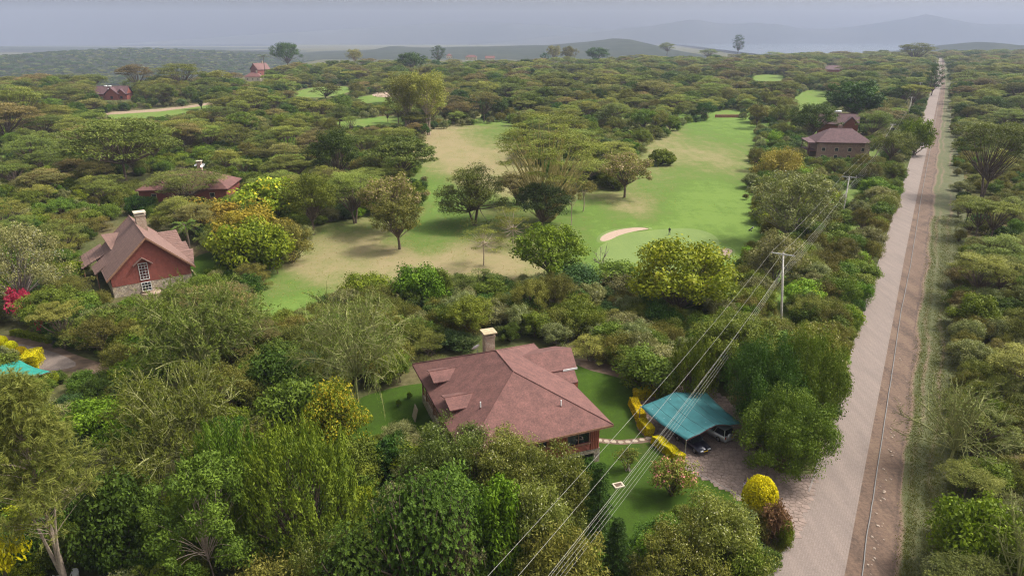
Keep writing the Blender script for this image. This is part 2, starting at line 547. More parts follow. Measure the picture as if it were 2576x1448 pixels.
strip_box('kerb', [(2036,1238)] + RL[5:11], 0.18, 0.09, M['kerb'])
strip_box('edge_kerb', RR[:9], 0.13, 0.035, M['road'], side=-1)

# pipe lying along the dirt verge
pl = [(2148,1600),(2167,1448),(2180,1352),(2195,1256),(2229,1022),(2242,950),(2266,783),(2289,670),(2316,503),(2348,330),(2368,215)]
mb = MB()
P = [G(*p) + Vector((0.05*math.sin(i*2.1), 0, 0.07)) for i, p in enumerate(pl)]
pp = []
for i in range(len(P)-1):
    for k in range(5): pp.append(P[i].lerp(P[i+1], k/5) + Vector((0.02*math.sin(i*5+k*1.7), 0, 0)))
mb.tube(pp + [P[-1]], 0.05, 8)
M['pipe'] = simple('grey_pipe', (0.17, 0.165, 0.16), 0.5, 0.15, 3)
tag(mb.build('water_pipe', M['pipe'], smooth=True), 'long grey pipe lying along the dirt verge beside the road', 'pipe')

# loose rocks on the dirt verge
rng = random.Random(5)
rock_meshes = []
for k in range(4):
    bm = bmesh.new(); bmesh.ops.create_icosphere(bm, subdivisions=1, radius=0.5)
    for v in bm.verts: v.co *= rng.uniform(0.7, 1.15)
    for v in bm.verts: v.co.z *= 0.6
    me = bpy.data.meshes.new('rock'); bm.to_mesh(me); bm.free(); me.materials.append(M['rock'])
    rock_meshes.append(me)
for i in range(46):
    t = rng.random()
    y = 900 + 548*t**0.8
    x = 2244 - (y-950)*0.150 + rng.choice([rng.uniform(8, 45), rng.uniform(5, 30)])
    p = G(x, y)
    o = mobj('rock', rng.choice(rock_meshes))
    s = rng.uniform(0.12, 0.36)
    o.location = (p.x, p.y, 0.05*s+0.02); o.scale = (s, s*rng.uniform(.7, 1.2), s); o.rotation_euler = (0, 0, rng.uniform(0, 6))
    tag(o, 'small pale rock lying on the dirt verge beside the pipe', 'rock', 'rocks along the dirt verge')

# ------------------------------------------------------------------ driveway of irregular stones
DRV = [(1690,1150),(1712,1172),(1750,1190),(1805,1218),(1860,1250),(1900,1285),(1945,1320),(1978,1352),(2000,1345),(2049,1199),(1990,1196),(1950,1190),(1905,1155),(1885,1120),(1880,1060),(1790,975),(1690,965),(1600,1020)]
drive = poly('driveway', DRV, 0.016, M['joint'])
def inside(p, pg):
    x, y = p; c = False; n_ = len(pg); j = n_-1
    for i in range(n_):
        if ((pg[i][1] > y) != (pg[j][1] > y)) and (x < (pg[j][0]-pg[i][0])*(y-pg[i][1])/(pg[j][1]-pg[i][1]) + pg[i][0]): c = not c
        j = i
    return c
dw = [tuple(G(*p)[:2]) for p in DRV]
def clip(pg, m_, nrm):
    out = []
    for i in range(len(pg)):
        a, b = pg[i], pg[(i+1) % len(pg)]
        da = (a[0]-m_[0])*nrm[0]+(a[1]-m_[1])*nrm[1]; db = (b[0]-m_[0])*nrm[0]+(b[1]-m_[1])*nrm[1]
        if da <= 0: out.append(a)
        if (da < 0 < db) or (db < 0 < da):
            t = da/(da-db); out.append((a[0]+(b[0]-a[0])*t, a[1]+(b[1]-a[1])*t))
    return out
rng = random.Random(11)
sites = []
x0, x1 = min(p[0] for p in dw), max(p[0] for p in dw); y0, y1 = min(p[1] for p in dw), max(p[1] for p in dw)
S = 0.52
for i in range(int((x1-x0)/S)+2):
    for j in range(int((y1-y0)/S)+2):
        q = (x0+(i+0.5*(j % 2))*S+rng.uniform(-.2, .2), y0+j*S+rng.uniform(-.2, .2))
        if inside(q, dw): sites.append(q)
spare = MB()
cells = []
for q in sites:
    pg = [(q[0]-S, q[1]-S), (q[0]+S, q[1]-S), (q[0]+S, q[1]+S), (q[0]-S, q[1]+S)]
    for r in sites:
        if r is q or abs(r[0]-q[0]) > 1.5 or abs(r[1]-q[1]) > 1.5: continue
        pg = clip(pg, ((q[0]+r[0])/2, (q[1]+r[1])/2), (r[0]-q[0], r[1]-q[1]))
        if len(pg) < 3: break
    if len(pg) < 3: continue
    cx_, cy_ = sum(p[0] for p in pg)/len(pg), sum(p[1] for p in pg)/len(pg)
    cells.append((q, [(cx_+(p[0]-cx_)*0.925, cy_+(p[1]-cy_)*0.925) for p in pg]))
def seen(c):      # nearer the open part of the drive = larger in the photograph
    x, y = prj(c[0][0], c[0][1], 0); return y + 0.4*x
cells.sort(key=lambda c: -seen(c))
for k, (q, pg) in enumerate(cells):
    h = 0.045 + rng.uniform(0, 0.014)
    inner = [(q[0]+(p[0]-q[0])*0.9, q[1]+(p[1]-q[1])*0.9) for p in pg]
    mb = MB() if k < 300 else spare
    n_ = len(pg)
    mb.add([(x, y, 0.0) for x, y in pg] + [(x, y, h-0.01) for x, y in pg] + [(x, y, h) for x, y in inner],
           [(i, (i+1) % n_, n_+(i+1) % n_, n_+i) for i in range(n_)] + [(n_+i, n_+(i+1) % n_, 2*n_+(i+1) % n_, 2*n_+i) for i in range(n_)] + [tuple(range(2*n_, 3*n_))])
    if k < 300: mb.build('paving_stone', M['pavestone'], drive)
if spare.f:
    o = spare.build('paving_stones_behind', M['pavestone'], drive); o['kind'] = 'stuff'
mbk = MB()
strip_box('driveway_edging', [(1712,1172),(1750,1190),(1805,1218),(1860,1250),(1900,1285)], 0.16, 0.07, M['kerb'])

# flagstone path from the house to the carport
path = poly('garden_path', [(1505,1101),(1560,1106),(1620,1100),(1640,1096),(1640,1110),(1615,1114),(1560,1118),(1505,1113)], 0.02, M['mud'])
px = [(1508,1107),(1525,1109),(1543,1111),(1561,1112),(1579,1111),(1597,1109),(1614,1106),(1630,1102)]
for i in range(len(px)):
    c = G(*px[i]); mb = MB()
    pts = [(c.x+math.cos(a)*0.36*rng.uniform(.85, 1.1), c.y+math.sin(a)*0.34*rng.uniform(.85, 1.1), 0.06) for a in np.linspace(0, 2*math.pi, 7)[:-1]]
    mb.slab(pts, 0.05); mb.build('flagstone', M['flag'], path)
# left drive
poly('left_driveway', smooth_poly([(-60,838),(60,846),(130,864),(200,897),(300,925),(390,950),(300,960),(200,935),(100,930),(-60,905)], 1), 0.014, M['mud'])
poly('left_driveway_paving', smooth_poly([(-60,852),(40,862),(110,878),(160,893),(200,917),(160,930),(90,935),(-60,900)], 1), 0.022, M['road'])
poly('dirt_road', [(235,285),(400,274),(480,265),(570,252),(574,257),(480,271),(400,281),(238,291)], 0.024, M['track'])
poly('flower_bed', smooth_poly([(1590,1065),(1620,1040),(1700,1110),(1735,1170),(1712,1178),(1640,1120)], 1), 0.017, M['mud'])
poly('flower_bed', smooth_poly([(1430,900),(1500,905),(1660,965),(1650,985),(1560,950),(1460,925)], 1), 0.017, M['mud'])
poly('flower_bed', smooth_poly([(1925,1290),(1960,1300),(2000,1345),(1985,1378),(1958,1405),(1920,1380)], 1), 0.019, M['mud'])

# ================================================================== lake, hills, mountains, haze
def water_mat():
    m, n, b = new_mat('lake_water')
    b.inputs['Base Color'].default_value = (0.06, 0.09, 0.11, 1); b.inputs['Roughness'].default_value = 0.12
    f = noise(n, coords(n), 0.02, 4); bump(n, b, f, 0.15, 1.0)
    return m
lk = poly('lake', [(950, 2250), (12600, 2250), (12600, 6650), (1450, 6650)], -34.0, water_mat(), world=True)
M['hill'] = None
def hill_mat(name, a, b_, c, sc_):
    m, n, b = new_mat(name)
    f = noise(n, coords(n), sc_, 6, 0.65)
    n.links.new(ramp(n, f, [(0.3, a), (0.5, b_), (0.7, c)]), b.inputs['Base Color']); b.inputs['Roughness'].default_value = 1.0; b.inputs['Specular IOR Level'].default_value = 0.0
    return m
M['hill'] = hill_mat('bush_hillside', (0.016, 0.024, 0.012), (0.030, 0.038, 0.018), (0.048, 0.052, 0.028), 0.012)
M['mount'] = hill_mat('mountain_side', (0.03, 0.036, 0.03), (0.045, 0.048, 0.04), (0.065, 0.062, 0.05), 0.0012)
def hill(name, pts, Y0, half, base, mat, rough=0.0, seed=1):
    """a ridge whose crest follows pts, with real front and back slopes"""
    xs = np.linspace(pts[0][0], pts[-1][0], 90)
    yy = np.interp(xs, [p[0] for p in pts], [p[1] for p in pts])
    rs = np.random.RandomState(seed)
    jit = np.convolve(rs.randn(94), np.ones(5)/5, 'same')[:90]*rough
    ts = np.linspace(-1, 1, 29)
    v = []; f = []
    crest = []
    for x, y in zip(xs, yy):
        c = atY(x, y, Y0); crest.append(c)
    for j, t in enumerate(ts):
        k = (1-abs(t)**1.7)
        wob = np.convolve(rs.randn(98), np.ones(9)/9, 'same')[:90]
        for i, c in enumerate(crest):
            z = base + (c.z + jit[i] - base)*k + (wob[i]*rough*1.5 if abs(t) > 0.02 else 0)*k
            v.append((c.x, Y0 + t*half, z))
    n_ = 90
    f = [(j*n_+i, j*n_+i+1, (j+1)*n_+i+1, (j+1)*n_+i) for j in range(len(ts)-1) for i in range(n_-1)]
    me = bpy.data.meshes.new(name); me.from_pydata(v, [], f); me.polygons.foreach_set('use_smooth', [True]*len(f)); me.update()
    o = mobj(name, me, mat); o['kind'] = 'structure'
    return o, crest
LEFT_HILL = [(-500,158),(-200,150),(0,146),(80,142),(150,138),(230,130),(300,126),(360,127),(480,131),(600,138),(680,145),(780,160),(900,185)]
hl, hl_crest = hill('hill', LEFT_HILL, 2600, 1450, -62, M['hill'], 1.2, 3)
hill('hill', [(500,150),(650,138),(750,134),(880,129),(950,124),(985,116),(1012,120),(1060,121),(1150,119),(1290,116),(1380,114),(1470,107),(1510,102),(1545,97),(1580,99),(1620,108),(1660,120),(1720,132)], 3600, 900, -48, M['hill'], 1.0, 4)
hill('hill', [(2290,134),(2350,122),(2420,111),(2470,106),(2530,112),(2640,122),(2800,140)], 3200, 500, -48, M['hill'], 1.0, 5)
hill('hill', [(-400,116),(0,118),(200,119),(420,122),(620,128),(800,134)], 5000, 600, -48, M['hill'], 1.0, 9)
hill('mountain', [(1200,112),(1300,104),(1380,95),(1480,84),(1560,76),(1640,66),(1745,49),(1800,59),(1850,61),(1890,57),(1960,62),(2000,71),(2070,74),(2150,67),(2230,56),(2290,46),(2330,36),(2370,46),(2450,60),(2575,63),(2700,60),(2900,80)], 6950, 330, -48, M['mount'], 4.0, 6)
hill('mountain', [(300,112),(500,98),(700,84),(900,72),(1060,62),(1200,58),(1300,60),(1450,70),(1600,80),(1800,110)], 7500, 260, -48, M['mount'], 3.0, 7)

HAZE = 1.35e-4
mb = MB(); mb.box((-12800, -320, -66), (12800, 7900, 285))
hz = mb.build('haze', None)
m = bpy.data.materials.new('haze_air'); m.use_nodes = True
n = m.node_tree; n.nodes.clear()
out = N(n, 'ShaderNodeOutputMaterial'); pv = N(n, 'ShaderNodeVolumePrincipled')
pv.inputs['Color'].default_value = (0.515, 0.575, 0.755, 1); pv.inputs['Density'].default_value = HAZE; pv.inputs['Anisotropy'].default_value = 0.0
n.links.new(pv.outputs[0], out.inputs['Volume'])
hz.data.materials.append(m); hz['kind'] = 'stuff'
tag(hz, 'pale blue haze lying over the lake plain', 'haze')
# ================================================================== plants
# leaf colours
M['l_green'] = leaf_mat('leaf_mid_green', (0.040, 0.066, 0.012), (0.122, 0.172, 0.032))
M['l_dark'] = leaf_mat('leaf_dark_green', (0.018, 0.040, 0.008), (0.065, 0.115, 0.022))
M['l_olive'] = leaf_mat('leaf_olive', (0.050, 0.058, 0.015), (0.170, 0.170, 0.052))
M['l_grey'] = leaf_mat('leaf_grey_green', (0.060, 0.075, 0.038), (0.180, 0.195, 0.115), third=(0.27, 0.27, 0.20))
M['l_acacia'] = leaf_mat('leaf_acacia', (0.054, 0.073, 0.020), (0.165, 0.188, 0.060), sat_var=.17)
M['l_acacia2'] = leaf_mat('leaf_acacia_brown', (0.068, 0.066, 0.032), (0.180, 0.160, 0.085), sat_var=.17)
M['l_fever'] = leaf_mat('leaf_fever_tree', (0.055, 0.072, 0.018), (0.160, 0.180, 0.052))
M['l_thorn'] = leaf_mat('leaf_thorn', (0.060, 0.090, 0.018), (0.175, 0.220, 0.060))
M['l_bright'] = leaf_mat('leaf_bright', (0.048, 0.086, 0.008), (0.140, 0.205, 0.020))
M['l_lime'] = leaf_mat('leaf_lime', (0.040, 0.075, 0.007), (0.140, 0.185, 0.014), third=(0.25, 0.26, 0.02))
M['l_gold'] = leaf_mat('leaf_gold', (0.20, 0.19, 0.006), (0.45, 0.40, 0.008), sat_var=0.05)
M['l_hedge'] = leaf_mat('leaf_hedge_gold', (0.24, 0.25, 0.006), (0.52, 0.50, 0.008), sat_var=0.03)
M['l_casu'] = leaf_mat('leaf_casuarina', (0.048, 0.074, 0.022), (0.135, 0.165, 0.060), trans=0.3)
M['l_thuja'] = leaf_mat('leaf_thuja', (0.034, 0.062, 0.009), (0.115, 0.155, 0.024))
M['l_gloss'] = leaf_mat('leaf_glossy', (0.026, 0.048, 0.010), (0.095, 0.145, 0.026))
M['l_pine'] = leaf_mat('leaf_pine', (0.014, 0.040, 0.012), (0.045, 0.095, 0.026))
M['l_cream'] = leaf_mat('leaf_cream_flower', (0.045, 0.064, 0.016), (0.130, 0.155, 0.045), third=(0.52, 0.52, 0.28))
M['l_pink'] = leaf_mat('leaf_pink_flower', (0.055, 0.085, 0.020), (0.135, 0.165, 0.045), third=(0.62, 0.28, 0.22))
M['l_magenta'] = leaf_mat('leaf_magenta_flower', (0.30, 0.03, 0.16), (0.55, 0.07, 0.32))
M['l_yflower'] = leaf_mat('leaf_yellow_flower', (0.060, 0.105, 0.012), (0.150, 0.220, 0.025), third=(0.58, 0.53, 0.03))
M['l_rust'] = leaf_mat('leaf_rust', (0.10, 0.070, 0.045), (0.17, 0.12, 0.085))
M['l_pinkish'] = leaf_mat('leaf_pinkish_seed', (0.060, 0.062, 0.020), (0.165, 0.150, 0.052), third=(0.34, 0.22, 0.14))
M['l_euca'] = leaf_mat('leaf_eucalyptus', (0.070, 0.078, 0.022), (0.200, 0.195, 0.070), third=(0.25, 0.20, 0.10))
M['l_blue'] = leaf_mat('leaf_blue_green', (0.025, 0.050, 0.022), (0.080, 0.125, 0.055))
M['bark'] = simple('bark_brown', (0.12, 0.085, 0.06), 0.95, 0.4, 6, bmp=0.5)
M['bark_pale'] = simple('bark_pale', (0.36, 0.28, 0.21), 0.9, 0.3, 6)
M['bark_fever'] = simple('bark_fever', (0.40, 0.33, 0.12), 0.85, 0.25, 5)
M['bark_thorn'] = simple('bark_thorn', (0.27, 0.27, 0.095), 0.9, 0.25, 5)
M['bark_grey'] = simple('bark_grey', (0.24, 0.20, 0.17), 0.95, 0.3, 6)

def unit(a):
    return a / np.maximum(np.linalg.norm(a, axis=-1, keepdims=True), 1e-9)

def sph(rs, n):
    return unit(rs.randn(n, 3))

def leaf_mesh(name, C, Nn, D, L, W, T):
    n = len(C)
    Nn = unit(Nn)
    t = unit(D - (D*Nn).sum(1, keepdims=True)*Nn)
    b = np.cross(Nn, t)
    L = np.broadcast_to(np.asarray(L, float), (n,))[:, None]; W = np.broadcast_to(np.asarray(W, float), (n,))[:, None]
    V = np.stack([C - t*L*0.5, C + b*W*0.5 - t*L*0.06, C + t*L*0.5, C - b*W*0.5 - t*L*0.06], 1).reshape(-1, 3)
    me = bpy.data.meshes.new(name)
    me.vertices.add(4*n); me.vertices.foreach_set('co', V.astype(np.float32).ravel())
    me.loops.add(4*n); me.loops.foreach_set('vertex_index', np.arange(4*n, dtype=np.int32))
    me.polygons.add(n); me.polygons.foreach_set('loop_start', np.arange(0, 4*n, 4, dtype=np.int32))
    at = me.attributes.new('tint', 'FLOAT', 'FACE')
    at.data.foreach_set('value', np.clip(T, 0, 1).astype(np.float32))
    me.update(calc_edges=True)
    return me

class Leaves:
    def __init__(s): s.C = []; s.N = []; s.D = []; s.L = []; s.W = []; s.T = []
    def add(s, C, Nn, D, L, W, T):
        n = len(C)
        s.C.append(C); s.N.append(Nn); s.D.append(D)
        for lst, v in ((s.L, L), (s.W, W), (s.T, T)): lst.append(np.broadcast_to(np.asarray(v, float), (n,)))
    def mesh(s, name):
        return leaf_mesh(name, *[np.concatenate(q) for q in (s.C, s.N, s.D, s.L, s.W, s.T)])

def clump_leaves(lv, rs, centers, radii, per, leaf, flat=1.0, up=0.35, flower=0.0, tvar=0.16):
    """balls of leaves: denser towards each ball's skin, leaves facing outwards"""
    centers = np.asarray(centers); k = len(centers)
    idx = np.repeat(np.arange(k), per); n = len(idx)
    d = sph(rs, n)
    r = rs.rand(n)**0.45
    r0 = np.broadcast_to(np.asarray(radii, float), (k,))[idx]
    off = d*(r*r0)[:, None]; off[:, 2] *= flat
    C = centers[idx] + off
    Nn = d*0.8 + rs.randn(n, 3)*0.55 + np.array([0, 0, up])
    D = sph(rs, n) + d*0.7
    ct = rs.rand(k)*0.45 + 0.18
    T = ct[idx] + rs.randn(n)*tvar
    if flower: T = np.where(rs.rand(n) < flower, 0.97, np.minimum(T, 0.70))
    s = 0.7 + 0.6*rs.rand(n)
    lv.add(C, Nn, D, leaf[0]*s, leaf[1]*s, T)

def ell_centers(rs, k, R, inner=0.55, zmin=-0.25, up=0.25):
    d = sph(rs, k*4); d[:, 2] += up; d = unit(d)
    d = d[d[:, 2] > zmin][:k]
    r = inner + (1-inner)*rs.rand(len(d))**0.6
    return d*r[:, None]*np.array(R)

def spray_leaves(lv, rs, starts, dirs, length, nper, leaf, droop=0.15, spread=0.5, side=0.10, tvar=0.13, align=0.9):
    """leafy twigs: leaves set along curved lines"""
    k = len(starts)
    ct = rs.rand(k)*0.45 + 0.2
    idx = np.repeat(np.arange(k), nper); n = len(idx)
    t = rs.rand(n)
    L = (np.asarray(length)*np.ones(k))[idx]
    d = unit(dirs)[idx]
    C = starts[idx] + d*(t*L)[:, None] + np.array([0, 0, -1])*(droop*L*t*t)[:, None] + rs.randn(n, 3)*side
    T_ = d + np.array([0, 0, -1])*(2*droop*t)[:, None]
    D = unit(T_)*align + rs.randn(n, 3)*spread*(1-align*0.5)
    Nn = rs.randn(n, 3)*0.6 + np.array([0, 0, 0.7])
    s = 0.7 + 0.6*rs.rand(n)
    lv.add(C, Nn, D, leaf[0]*s, leaf[1]*s, ct[idx] + rs.randn(n)*tvar)

def limb(mb, rs, a, b, r0, r1, bow=0.15, n=5, sides=5, lift=0.0):
    a, b = np.array(a, float), np.array(b, float)
    mid = (a+b)/2 + rs.randn(3)*bow*np.linalg.norm(b-a)*0.5 + np.array([0, 0, lift])
    pts = []; rad = []
    for i in range(n):
        t = i/(n-1)
        pts.append(tuple(a*(1-t)**2 + mid*2*t*(1-t) + b*t*t)); rad.append(r0 + (r1-r0)*t)
    mb.tube(pts, rad, sides, cap=False)

class Kind:
    def __init__(s, crown, trunk, lm, bm_, h, wd):
        s.crown, s.trunk, s.lm, s.bm, s.h, s.w = crown, trunk, lm, bm_, h, wd
        crown.materials.clear(); crown.materials.append(lm)
        if trunk is not None:
            trunk.materials.clear(); trunk.materials.append(bm_)
def recolour(k, lm, bm_=None):
    c = k.crown.copy(); t = k.trunk.copy() if k.trunk else None
    return Kind(c, t, lm, bm_ or k.bm, k.h, k.w)

def bush(seed, lm, bark='bark', R=(2.3, 2.3, 1.7), zc=1.5, clumps=46, cr=0.70, per=175, leaf=(0.215, 0.105), flower=0.0, inner=0.55, flat=0.85, fill=500):
    rs = np.random.RandomState(seed); lv = Leaves()
    lob = ell_centers(rs, 5, (R[0]*0.45, R[1]*0.45, R[2]*0.35), 0.6, -0.5)
    c = np.concatenate([ell_centers(rs, max(3, clumps//6), np.array(R)*0.72*rs.uniform(.8, 1.1), inner, -0.6) + l for l in lob] + [ell_centers(rs, clumps//3, R, inner, -0.7)])
    c[:, 2] += zc; c[:, 2] = np.maximum(c[:, 2], 0.3)
    clump_leaves(lv, rs, c, cr*(0.7+0.6*rs.rand(len(c))), per, leaf, flat, 0.35, flower)
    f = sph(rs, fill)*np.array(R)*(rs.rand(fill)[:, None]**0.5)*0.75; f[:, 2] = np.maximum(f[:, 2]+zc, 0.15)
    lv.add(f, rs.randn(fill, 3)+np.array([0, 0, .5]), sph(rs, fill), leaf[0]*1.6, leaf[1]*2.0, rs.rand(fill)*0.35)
    mb = MB()
    for q in c[::4]:
        limb(mb, rs, (rs.randn()*0.12, rs.randn()*0.12, 0), q, 0.06, 0.015, 0.2, 4, 4, 0.2)
    z = lv
    me = z.mesh('foliage')
    h = float(np.percentile(np.concatenate(z.C)[:, 2], 99.5)); wd = 2*float(np.percentile(np.abs(np.concatenate(z.C)[:, :2]), 98.5))
    return Kind(me, mb.mesh('stems'), M[lm], M[bark], h, wd)

def tree(seed, lm, bark='bark', H=9.0, R=(3.6, 3.6, 2.8), trunk=0.35, trunk_r=0.2, clumps=66, cr=.95, per=200, leaf=(0.25, 0.12), flower=0.0, flat=0.8, up=0.35, inner=0.5, multi=1, zmin=-0.45):
    rs = np.random.RandomState(seed); lv = Leaves()
    zc = H - R[2]
    c = ell_centers(rs, clumps, R, inner, zmin); c[:, 2] += zc
    c[:, :2] += rs.randn(len(c), 2)*0.15*R[0]
    clump_leaves(lv, rs, c, cr*(0.65+0.7*rs.rand(len(c))), per, leaf, flat, up, flower)
    mb = MB(); fz = H*trunk
    for s_ in range(multi):
        a = 2*math.pi*s_/multi
        base = np.array([math.cos(a), math.sin(a), 0])*(0.18*(multi > 1))
        fork = np.array([math.cos(a)*0.5*(multi > 1)+rs.randn()*.12, math.sin(a)*0.5*(multi > 1)+rs.randn()*.12, fz])
        limb(mb, rs, base, fork, trunk_r, trunk_r*0.72, 0.12, 5, 7)
        sel = c[s_::multi][::2]
        for q in sel:
            limb(mb, rs, fork + np.array([0, 0, rs.uniform(-.2, .15)*fz]), q, trunk_r*0.38, 0.02, 0.2, 5, 5, 0.05*H)
    C = np.concatenate(lv.C)
    return Kind(lv.mesh('crown'), mb.mesh('trunk'), M[lm], M[bark], float(np.percentile(C[:, 2], 99.5)), 2*float(np.percentile(np.abs(C[:, :2]), 98.5)))

def umbrella(seed, lm, bark='bark', H=10.0, Rr=6.0, pads=50, layers=3, per=300, leaf=(0.34, 0.095), dome=0.22, fork=0.3, trunk_r=0.24, pad_r=1.35, multi=1, depth_=0.45, flat=0.2):
    """flat-topped acacia: tiers of thin leaf pads carried on fanned limbs"""
    rs = np.random.RandomState(seed); lv = Leaves()
    c = []
    for i in range(pads):
        a = rs.rand()*2*math.pi; rr = Rr*math.sqrt(rs.rand())*0.92
        lay = rs.rand()**1.6
        top = H*(1-dome*(rr/Rr)**2)
        z = top - lay*depth_*H*0.6 - rs.rand()*0.2
        if lay > 0.35: rr = max(rr, Rr*0.35*rs.rand()+0.2*Rr)
        c.append((math.cos(a)*rr, math.sin(a)*rr, z))
    c = np.array(c)
    n = pads*per; idx = np.repeat(np.arange(pads), per)
    pr = pad_r*(0.6+0.8*rs.rand(pads))
    ang = rs.rand(n)*2*math.pi; rad = np.sqrt(rs.rand(n))*pr[idx]
    # the pad itself is a few radiating twigs
    sector = np.round(ang/(2*math.pi/9))*(2*math.pi/9) + rs.randn(n)*0.17
    off = np.stack([np.cos(sector)*rad*1.2, np.sin(sector)*rad*1.2, flat*pr[idx]*(rs.randn(n)*0.55 + 0.5 - (rad/pr[idx])**2*0.9)], 1)
    C = c[idx] + off
    D = np.stack([np.cos(sector), np.sin(sector), rs.randn(n)*0.15], 1) + rs.randn(n, 3)*0.35
    Nn = rs.randn(n, 3)*0.42 + np.array([0, 0, 1.0])
    ct = 0.2 + 0.5*rs.rand(pads); s = 0.7 + 0.6*rs.rand(n)
    lv.add(C, Nn, D, leaf[0]*s, leaf[1]*s, ct[idx] + rs.randn(n)*0.13)
    mb = MB(); fz = H*fork
    for s_ in range(multi):
        a = 2*math.pi*s_/multi + 0.4
        o = np.array([math.cos(a), math.sin(a), 0])
        base = o*0.25*(multi > 1); fk = o*(0.09*H*(multi > 1)) + np.array([rs.randn()*.15, rs.randn()*.15, fz*rs.uniform(.75, 1.15)])
        limb(mb, rs, base, fk, trunk_r, trunk_r*.75, 0.1, 5, 7)
        for q in c[s_::multi]:
            m_ = fk*0.55 + q*0.45 + np.array([0, 0, -0.03*H]); 
            limb(mb, rs, fk, q - np.array([0, 0, 0.12]), trunk_r*0.42, 0.025, 0.12, 5, 5, -0.04*H)
    return Kind(lv.mesh('crown'), mb.mesh('trunk'), M[lm], M[bark], H, 2*Rr*1.08)

def thorn(seed, lm, bark='bark_thorn', H=7.0, Rr=6.0, mains=14, subs=9, twigs=5, nper=26, leaf=(0.26, 0.05), bare=0.0, trunk_r=0.17, rise=0.55, tw=1.5, droop=0.25):
    """feathery thorn tree: long fanned branches fringed with fine leaves"""
    rs = np.random.RandomState(seed); lv = Leaves(); mb = MB()
    st = []; dr = []; ln = []
    base = np.array([0, 0, 0.0]); fk = np.array([0, 0, H*0.22])
    limb(mb, rs, base, fk, trunk_r, trunk_r*.8, .1, 4, 7)
    for i in range(mains):
        a = 2*math.pi*(i+rs.rand()*.7)/mains
        el = rs.uniform(0.15, 1.25)*rise*1.6
        L = 1/math.sqrt((math.cos(el)/Rr)**2 + (math.sin(el)/(H*0.8))**2)*rs.uniform(.8, 1.02)
        e = fk + np.array([math.cos(a)*math.cos(el), math.sin(a)*math.cos(el), math.sin(el)])*L
        limb(mb, rs, fk, e, trunk_r*.5, 0.03, .1, 6, 5, 0.12*L)
        for j in range(subs):
            t = rs.uniform(0.3, 1.0)
            p = fk*(1-t)**2 + ((fk+e)/2+np.array([0, 0, .12*L]))*2*t*(1-t) + e*t*t
            d = unit((e-fk)[None])[0]*0.8 + rs.randn(3)*0.55 + np.array([0, 0, 0.15]); d = d/np.linalg.norm(d)
            sl = tw*rs.uniform(.7, 1.4)*(1.25-t*0.4)
            q = p + d*sl - np.array([0, 0, droop*0.4*sl])
            limb(mb, rs, p, q, 0.038, 0.014, .12, 4, 3)
            for k in range(twigs):
                u = rs.uniform(.1, 1)
                st.append(p*(1-u)+q*u); dr.append(d*0.75 + rs.randn(3)*0.55); ln.append(tw*0.55*rs.uniform(.6, 1.3))
    st = np.array(st); dr = np.array(dr); ln = np.array(ln)
    for p, d, l in list(zip(st, dr, ln))[::3]:
        limb(mb, rs, p, p + d/np.linalg.norm(d)*l - np.array([0, 0, droop*l*.6]), 0.021, 0.010, .05, 3, 3)
    if nper: spray_leaves(lv, rs, st, dr, ln, nper, leaf, droop, 0.6, 0.05)
    return Kind(lv.mesh('crown'), mb.mesh('trunk'), M[lm], M[bark], H*1.0, 2*Rr)

def casuarina(seed, lm, H=14.0, Rr=4.0):
    rs = np.random.RandomState(seed); lv = Leaves(); mb = MB()
    mb.tube([(0, 0, 0), (0.1, 0, H*.2), (0.05, .1, H*.5), (0, 0, H*.95)], [.26, .2, .12, .02], 7, cap=False)
    limb(mb, rs, (0, 0, H*.11), (-1.5, 0.3, H*.55), .14, .04, .1, 6, 6); limb(mb, rs, (0, 0, H*.12), (1.4, -.3, H*.55), .13, .04, .1, 6, 6)
    st = []; dr = []
    for i in range(170):
        z = H*(0.36 + 0.62*rs.rand()**0.85); u = (z/H-0.36)/0.64
        rmax = Rr*(1-u)**0.65*(0.55+0.45*min(1, u*6))
        a = rs.rand()*2*math.pi; r = rmax*rs.rand()**0.5
        tip = np.array([math.cos(a)*r, math.sin(a)*r, z + 0.5])
        limb(mb, rs, (0, 0, z-0.55*r), tip, 0.035, 0.01, .12, 4, 3, 0.1)
        for j in range(9):
            st.append(tip + rs.randn(3)*np.array([.42, .42, .38])); dr.append(np.array([math.cos(a), math.sin(a), 0])*0.25 + np.array([0, 0, 0.75]) + rs.randn(3)*0.34)
    spray_leaves(lv, rs, np.array(st), np.array(dr), 0.95, 24, (0.48, 0.042), 0.42, 0.35, 0.06, align=1.0)
    return Kind(lv.mesh('crown'), mb.mesh('trunk'), M[lm], M['bark_pale'], H, 2*Rr)

